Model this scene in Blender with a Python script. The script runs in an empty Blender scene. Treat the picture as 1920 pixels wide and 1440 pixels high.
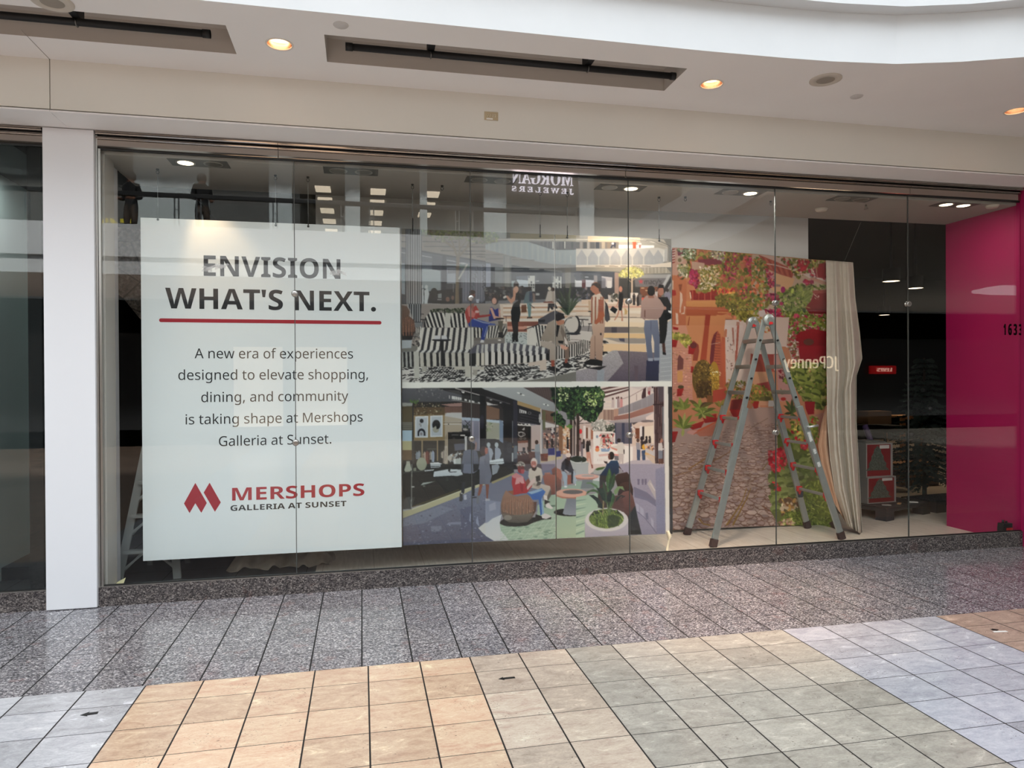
import bpy, bmesh, math, random, json
import numpy as np
from mathutils import Vector, Matrix
SC = bpy.context.scene
COL = SC.collection
# ------------------------------------------------------------------ camera, sky, exposure
F, YAW, PITCH, ROLL, EYE = 1321.5, .2098, -.0041, -.0057, 1.7261
def _axes():
    cy, sy, cp, sp = math.cos(YAW), math.sin(YAW), math.cos(PITCH), math.sin(PITCH)
    f = Vector((sy*cp, cy*cp, sp)); r = Vector((cy, -sy, 0)); u = r.cross(f)
    cr, sr = math.cos(ROLL), math.sin(ROLL)
    return cr*r + sr*u, -sr*r + cr*u, f
CR, CU, CF = _axes()
cd = bpy.data.cameras.new('camera'); cam = bpy.data.objects.new('camera', cd); COL.objects.link(cam)
cd.sensor_width = 36; cd.lens = 36*F/1920; cd.clip_end = 300; cd.clip_start = .05
cam.matrix_world = Matrix(((CR.x, CU.x, -CF.x, 0), (CR.y, CU.y, -CF.y, 0), (CR.z, CU.z, -CF.z, EYE), (0, 0, 0, 1)))
SC.camera = cam
W = bpy.data.worlds.new('skylight'); SC.world = W; W.use_nodes = True
W.node_tree.nodes['Background'].inputs[0].default_value = (.86, .94, 1.0, 1)
W.node_tree.nodes['Background'].inputs[1].default_value = 1.8
SC.view_settings.view_transform = 'Standard'; SC.view_settings.look = 'None'
SC.view_settings.gamma = 1; SC.view_settings.use_curve_mapping = False
SC.view_settings.exposure = -0.1
SC.cycles.use_denoising = True
SC.cycles.max_bounces = 8; SC.cycles.diffuse_bounces = 4; SC.cycles.glossy_bounces = 4
SC.cycles.transparent_max_bounces = 16; SC.cycles.sample_clamp_indirect = 6
def lamp(name, kind, loc, power, col, target=None, **kw):
    l = bpy.data.lights.new(name, kind); l.energy = power; l.color = col
    for k, v in kw.items(): setattr(l, k, v)
    o = bpy.data.objects.new(name, l); COL.objects.link(o); o.location = loc
    if target is not None:
        o.rotation_euler = (Vector(target)-Vector(loc)).to_track_quat('-Z', 'Y').to_euler()
    return o
WARM = (1, .74, .48)
# sunlight assumed over this side's roof, added for bounce off the far gallery
lamp('assumed_sunlight', 'SUN', (0, 12, 14), 13.0, (1.0, .97, .92), (-1.5, 1.4, 6.6), angle=math.radians(6))
# added soft fill sun to brighten the shopfront; no skylight opening is built
lamp('shopfront_fill_sun', 'SUN', (0, -6, 12), 2.0, (.90, .96, 1.0), (.8, 3.0, 2.0), angle=math.radians(50))
# ------------------------------------------------------------------ helpers
def ray(x, y): return CF + CR*((x-960)/F) - CU*((y-720)/F)
EYEV = Vector((0, 0, EYE))
def onY(x, y, Y): d = ray(x, y); return EYEV + d*(Y/d.y)
def onZ(x, y, Z): d = ray(x, y); return EYEV + d*((Z-EYE)/d.z)
def onX(x, y, X): d = ray(x, y); return EYEV + d*(X/d.x)
def lin(c):
    return tuple(((v/255)/12.92 if v/255 <= .04045 else ((v/255+.055)/1.055)**2.4) for v in c[:3])
MATS = {}
def mat(name, rgb=(200, 200, 200), rough=.5, metal=0, noise=0, scale=8, emit=None, spec=.5, bump=0):
    """principled material, colour given in 0-255 sRGB, with optional noise variation"""
    if name in MATS: return MATS[name]
    m = bpy.data.materials.new(name); m.use_nodes = True; nt = m.node_tree
    b = nt.nodes['Principled BSDF']; c = lin(rgb)
    b.inputs['Base Color'].default_value = (*c, 1); b.inputs['Roughness'].default_value = rough
    b.inputs['Metallic'].default_value = metal; b.inputs['Specular IOR Level'].default_value = spec
    if noise or bump:
        tc = nt.nodes.new('ShaderNodeTexCoord'); n = nt.nodes.new('ShaderNodeTexNoise')
        n.inputs['Scale'].default_value = scale; n.inputs['Detail'].default_value = 6
        nt.links.new(tc.outputs['Object'], n.inputs['Vector'])
        if noise:
            r = nt.nodes.new('ShaderNodeValToRGB')
            r.color_ramp.elements[0].position = .3; r.color_ramp.elements[1].position = .7
            r.color_ramp.elements[0].color = (*[max(0, v*(1-noise)) for v in c], 1)
            r.color_ramp.elements[1].color = (*[min(1, v*(1+noise)) for v in c], 1)
            nt.links.new(n.outputs['Fac'], r.inputs['Fac']); nt.links.new(r.outputs['Color'], b.inputs['Base Color'])
        if bump:
            bp = nt.nodes.new('ShaderNodeBump'); bp.inputs['Strength'].default_value = bump; bp.inputs['Distance'].default_value = .01
            nt.links.new(n.outputs['Fac'], bp.inputs['Height']); nt.links.new(bp.outputs['Normal'], b.inputs['Normal'])
    if emit:
        b.inputs['Emission Color'].default_value = (*lin(emit[0]), 1); b.inputs['Emission Strength'].default_value = emit[1]
    MATS[name] = m
    return m
def link(name, me, m=None, parent=None):
    o = bpy.data.objects.new(name, me); COL.objects.link(o)
    if m is not None:
        for k in (m if isinstance(m, (list, tuple)) else [m]): me.materials.append(k)
    if parent is not None: o.parent = parent
    return o
def obj(name, bm, m=None, parent=None, smooth=False):
    me = bpy.data.meshes.new(name); bmesh.ops.recalc_face_normals(bm, faces=bm.faces[:]); bm.to_mesh(me); bm.free()
    if smooth:
        for p in me.polygons: p.use_smooth = True
    return link(name, me, m, parent)
def tag(o, label, cat, group=None, kind=None):
    o['label'] = label; o['category'] = cat
    if group: o['group'] = group
    if kind: o['kind'] = kind
    return o
def struct(o): o['kind'] = 'structure'; return o
def thing(name, label, cat, loc=(0, 0, 0), group=None):
    o = bpy.data.objects.new(name, None); COL.objects.link(o); o.location = loc; o.empty_display_size = .1
    return tag(o, label, cat, group)
def BM(): return bmesh.new()
def box(bm, a, b, bev=0, mi=0):
    """axis aligned box between two corners"""
    lo = [min(a[i], b[i]) for i in range(3)]; hi = [max(a[i], b[i]) for i in range(3)]
    v = [bm.verts.new((lo[0] if i & 1 == 0 else hi[0], lo[1] if i & 2 == 0 else hi[1], lo[2] if i & 4 == 0 else hi[2])) for i in range(8)]
    fs = [bm.faces.new([v[i] for i in q]) for q in ((0, 2, 3, 1), (4, 5, 7, 6), (0, 1, 5, 4), (2, 6, 7, 3), (0, 4, 6, 2), (1, 3, 7, 5))]
    for f in fs: f.material_index = mi
    if bev:
        es = list({e for f in fs for e in f.edges})
        bmesh.ops.bevel(bm, geom=es, offset=bev, segments=2, affect='EDGES', profile=.7)
    return bm
def beam(bm, p, q, w, h, up=(0, 0, 1), bev=0):
    """rectangular bar from p to q; w across, h along the up hint"""
    p, q = Vector(p), Vector(q); d = (q-p).normalized(); s = d.cross(Vector(up))
    if s.length < 1e-4: s = d.cross(Vector((1, 0, 0)))
    s.normalize(); u = s.cross(d); vs = []
    for c in (p, q):
        for a, b in ((-1, -1), (1, -1), (1, 1), (-1, 1)): vs.append(bm.verts.new(c + s*(a*w/2) + u*(b*h/2)))
    fs = [bm.faces.new([vs[i] for i in k]) for k in ((0, 3, 2, 1), (4, 5, 6, 7), (0, 1, 5, 4), (1, 2, 6, 5), (2, 3, 7, 6), (3, 0, 4, 7))]
    if bev:
        bmesh.ops.bevel(bm, geom=list({e for f in fs for e in f.edges}), offset=bev, segments=2, affect='EDGES')
    return bm
def tube(bm, pts, r, n=10, cap=True):
    pts = [Vector(p) for p in pts]; rings = []
    for i, p in enumerate(pts):
        d = (pts[min(i+1, len(pts)-1)] - pts[max(i-1, 0)]).normalized()
        s = d.cross(Vector((0, 0, 1)))
        if s.length < 1e-3: s = d.cross(Vector((0, 1, 0)))
        s.normalize(); u = d.cross(s); rr = r[i] if isinstance(r, (list, tuple)) else r
        rings.append([bm.verts.new(p + (s*math.cos(2*math.pi*k/n) + u*math.sin(2*math.pi*k/n))*rr) for k in range(n)])
    for a, b in zip(rings, rings[1:]):
        for k in range(n): bm.faces.new((a[k], a[(k+1) % n], b[(k+1) % n], b[k]))
    if cap: bm.faces.new(rings[0][::-1]); bm.faces.new(rings[-1])
    return bm
def lathe(bm, prof, c=(0, 0, 0), n=32, axis='Z', closed=True):
    """revolve (radius, height) pairs round an axis through c"""
    c = Vector(c); rings = []
    for r, h in prof:
        ring = []
        for k in range(n):
            a = 2*math.pi*k/n; x, y = r*math.cos(a), r*math.sin(a)
            ring.append(bm.verts.new(c + (Vector((x, y, h)) if axis == 'Z' else Vector((x, h, y)) if axis == 'Y' else Vector((h, x, y)))))
        rings.append(ring)
    for a, b in zip(rings, rings[1:]):
        for k in range(n): bm.faces.new((a[k], a[(k+1) % n], b[(k+1) % n], b[k]))
    if closed:
        if prof[0][0] > 1e-6: bm.faces.new(rings[0][::-1])
        if prof[-1][0] > 1e-6: bm.faces.new(rings[-1])
    bmesh.ops.remove_doubles(bm, verts=bm.verts[:], dist=1e-6)
    return bm
def prism(bm, pts, z0, z1, axis='Z'):
    """extrude a 2D outline; axis Z: (x,y) outline, axis Y: (x,z) outline, axis X: (y,z) outline"""
    def P(p, h): return (p[0], p[1], h) if axis == 'Z' else (p[0], h, p[1]) if axis == 'Y' else (h, p[0], p[1])
    a = [bm.verts.new(P(p, z0)) for p in pts]; b = [bm.verts.new(P(p, z1)) for p in pts]; n = len(pts)
    bm.faces.new(a[::-1]); bm.faces.new(b)
    for i in range(n): bm.faces.new((a[i], a[(i+1) % n], b[(i+1) % n], b[i]))
    return bm
def quad(bm, pts, mi=0):
    f = bm.faces.new([bm.verts.new(p) for p in pts]); f.material_index = mi; return bm
def dup(o, dx=(0, 0, 0), parent=None):
    """copy a thing with its parts and sub-parts"""
    c = o.copy(); COL.objects.link(c)
    if parent is not None: c.parent = parent
    else: c.location = Vector(o.location) + Vector(dx)
    for ch in [k for k in bpy.data.objects if k.parent == o]: dup(ch, parent=c)
    return c
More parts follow.
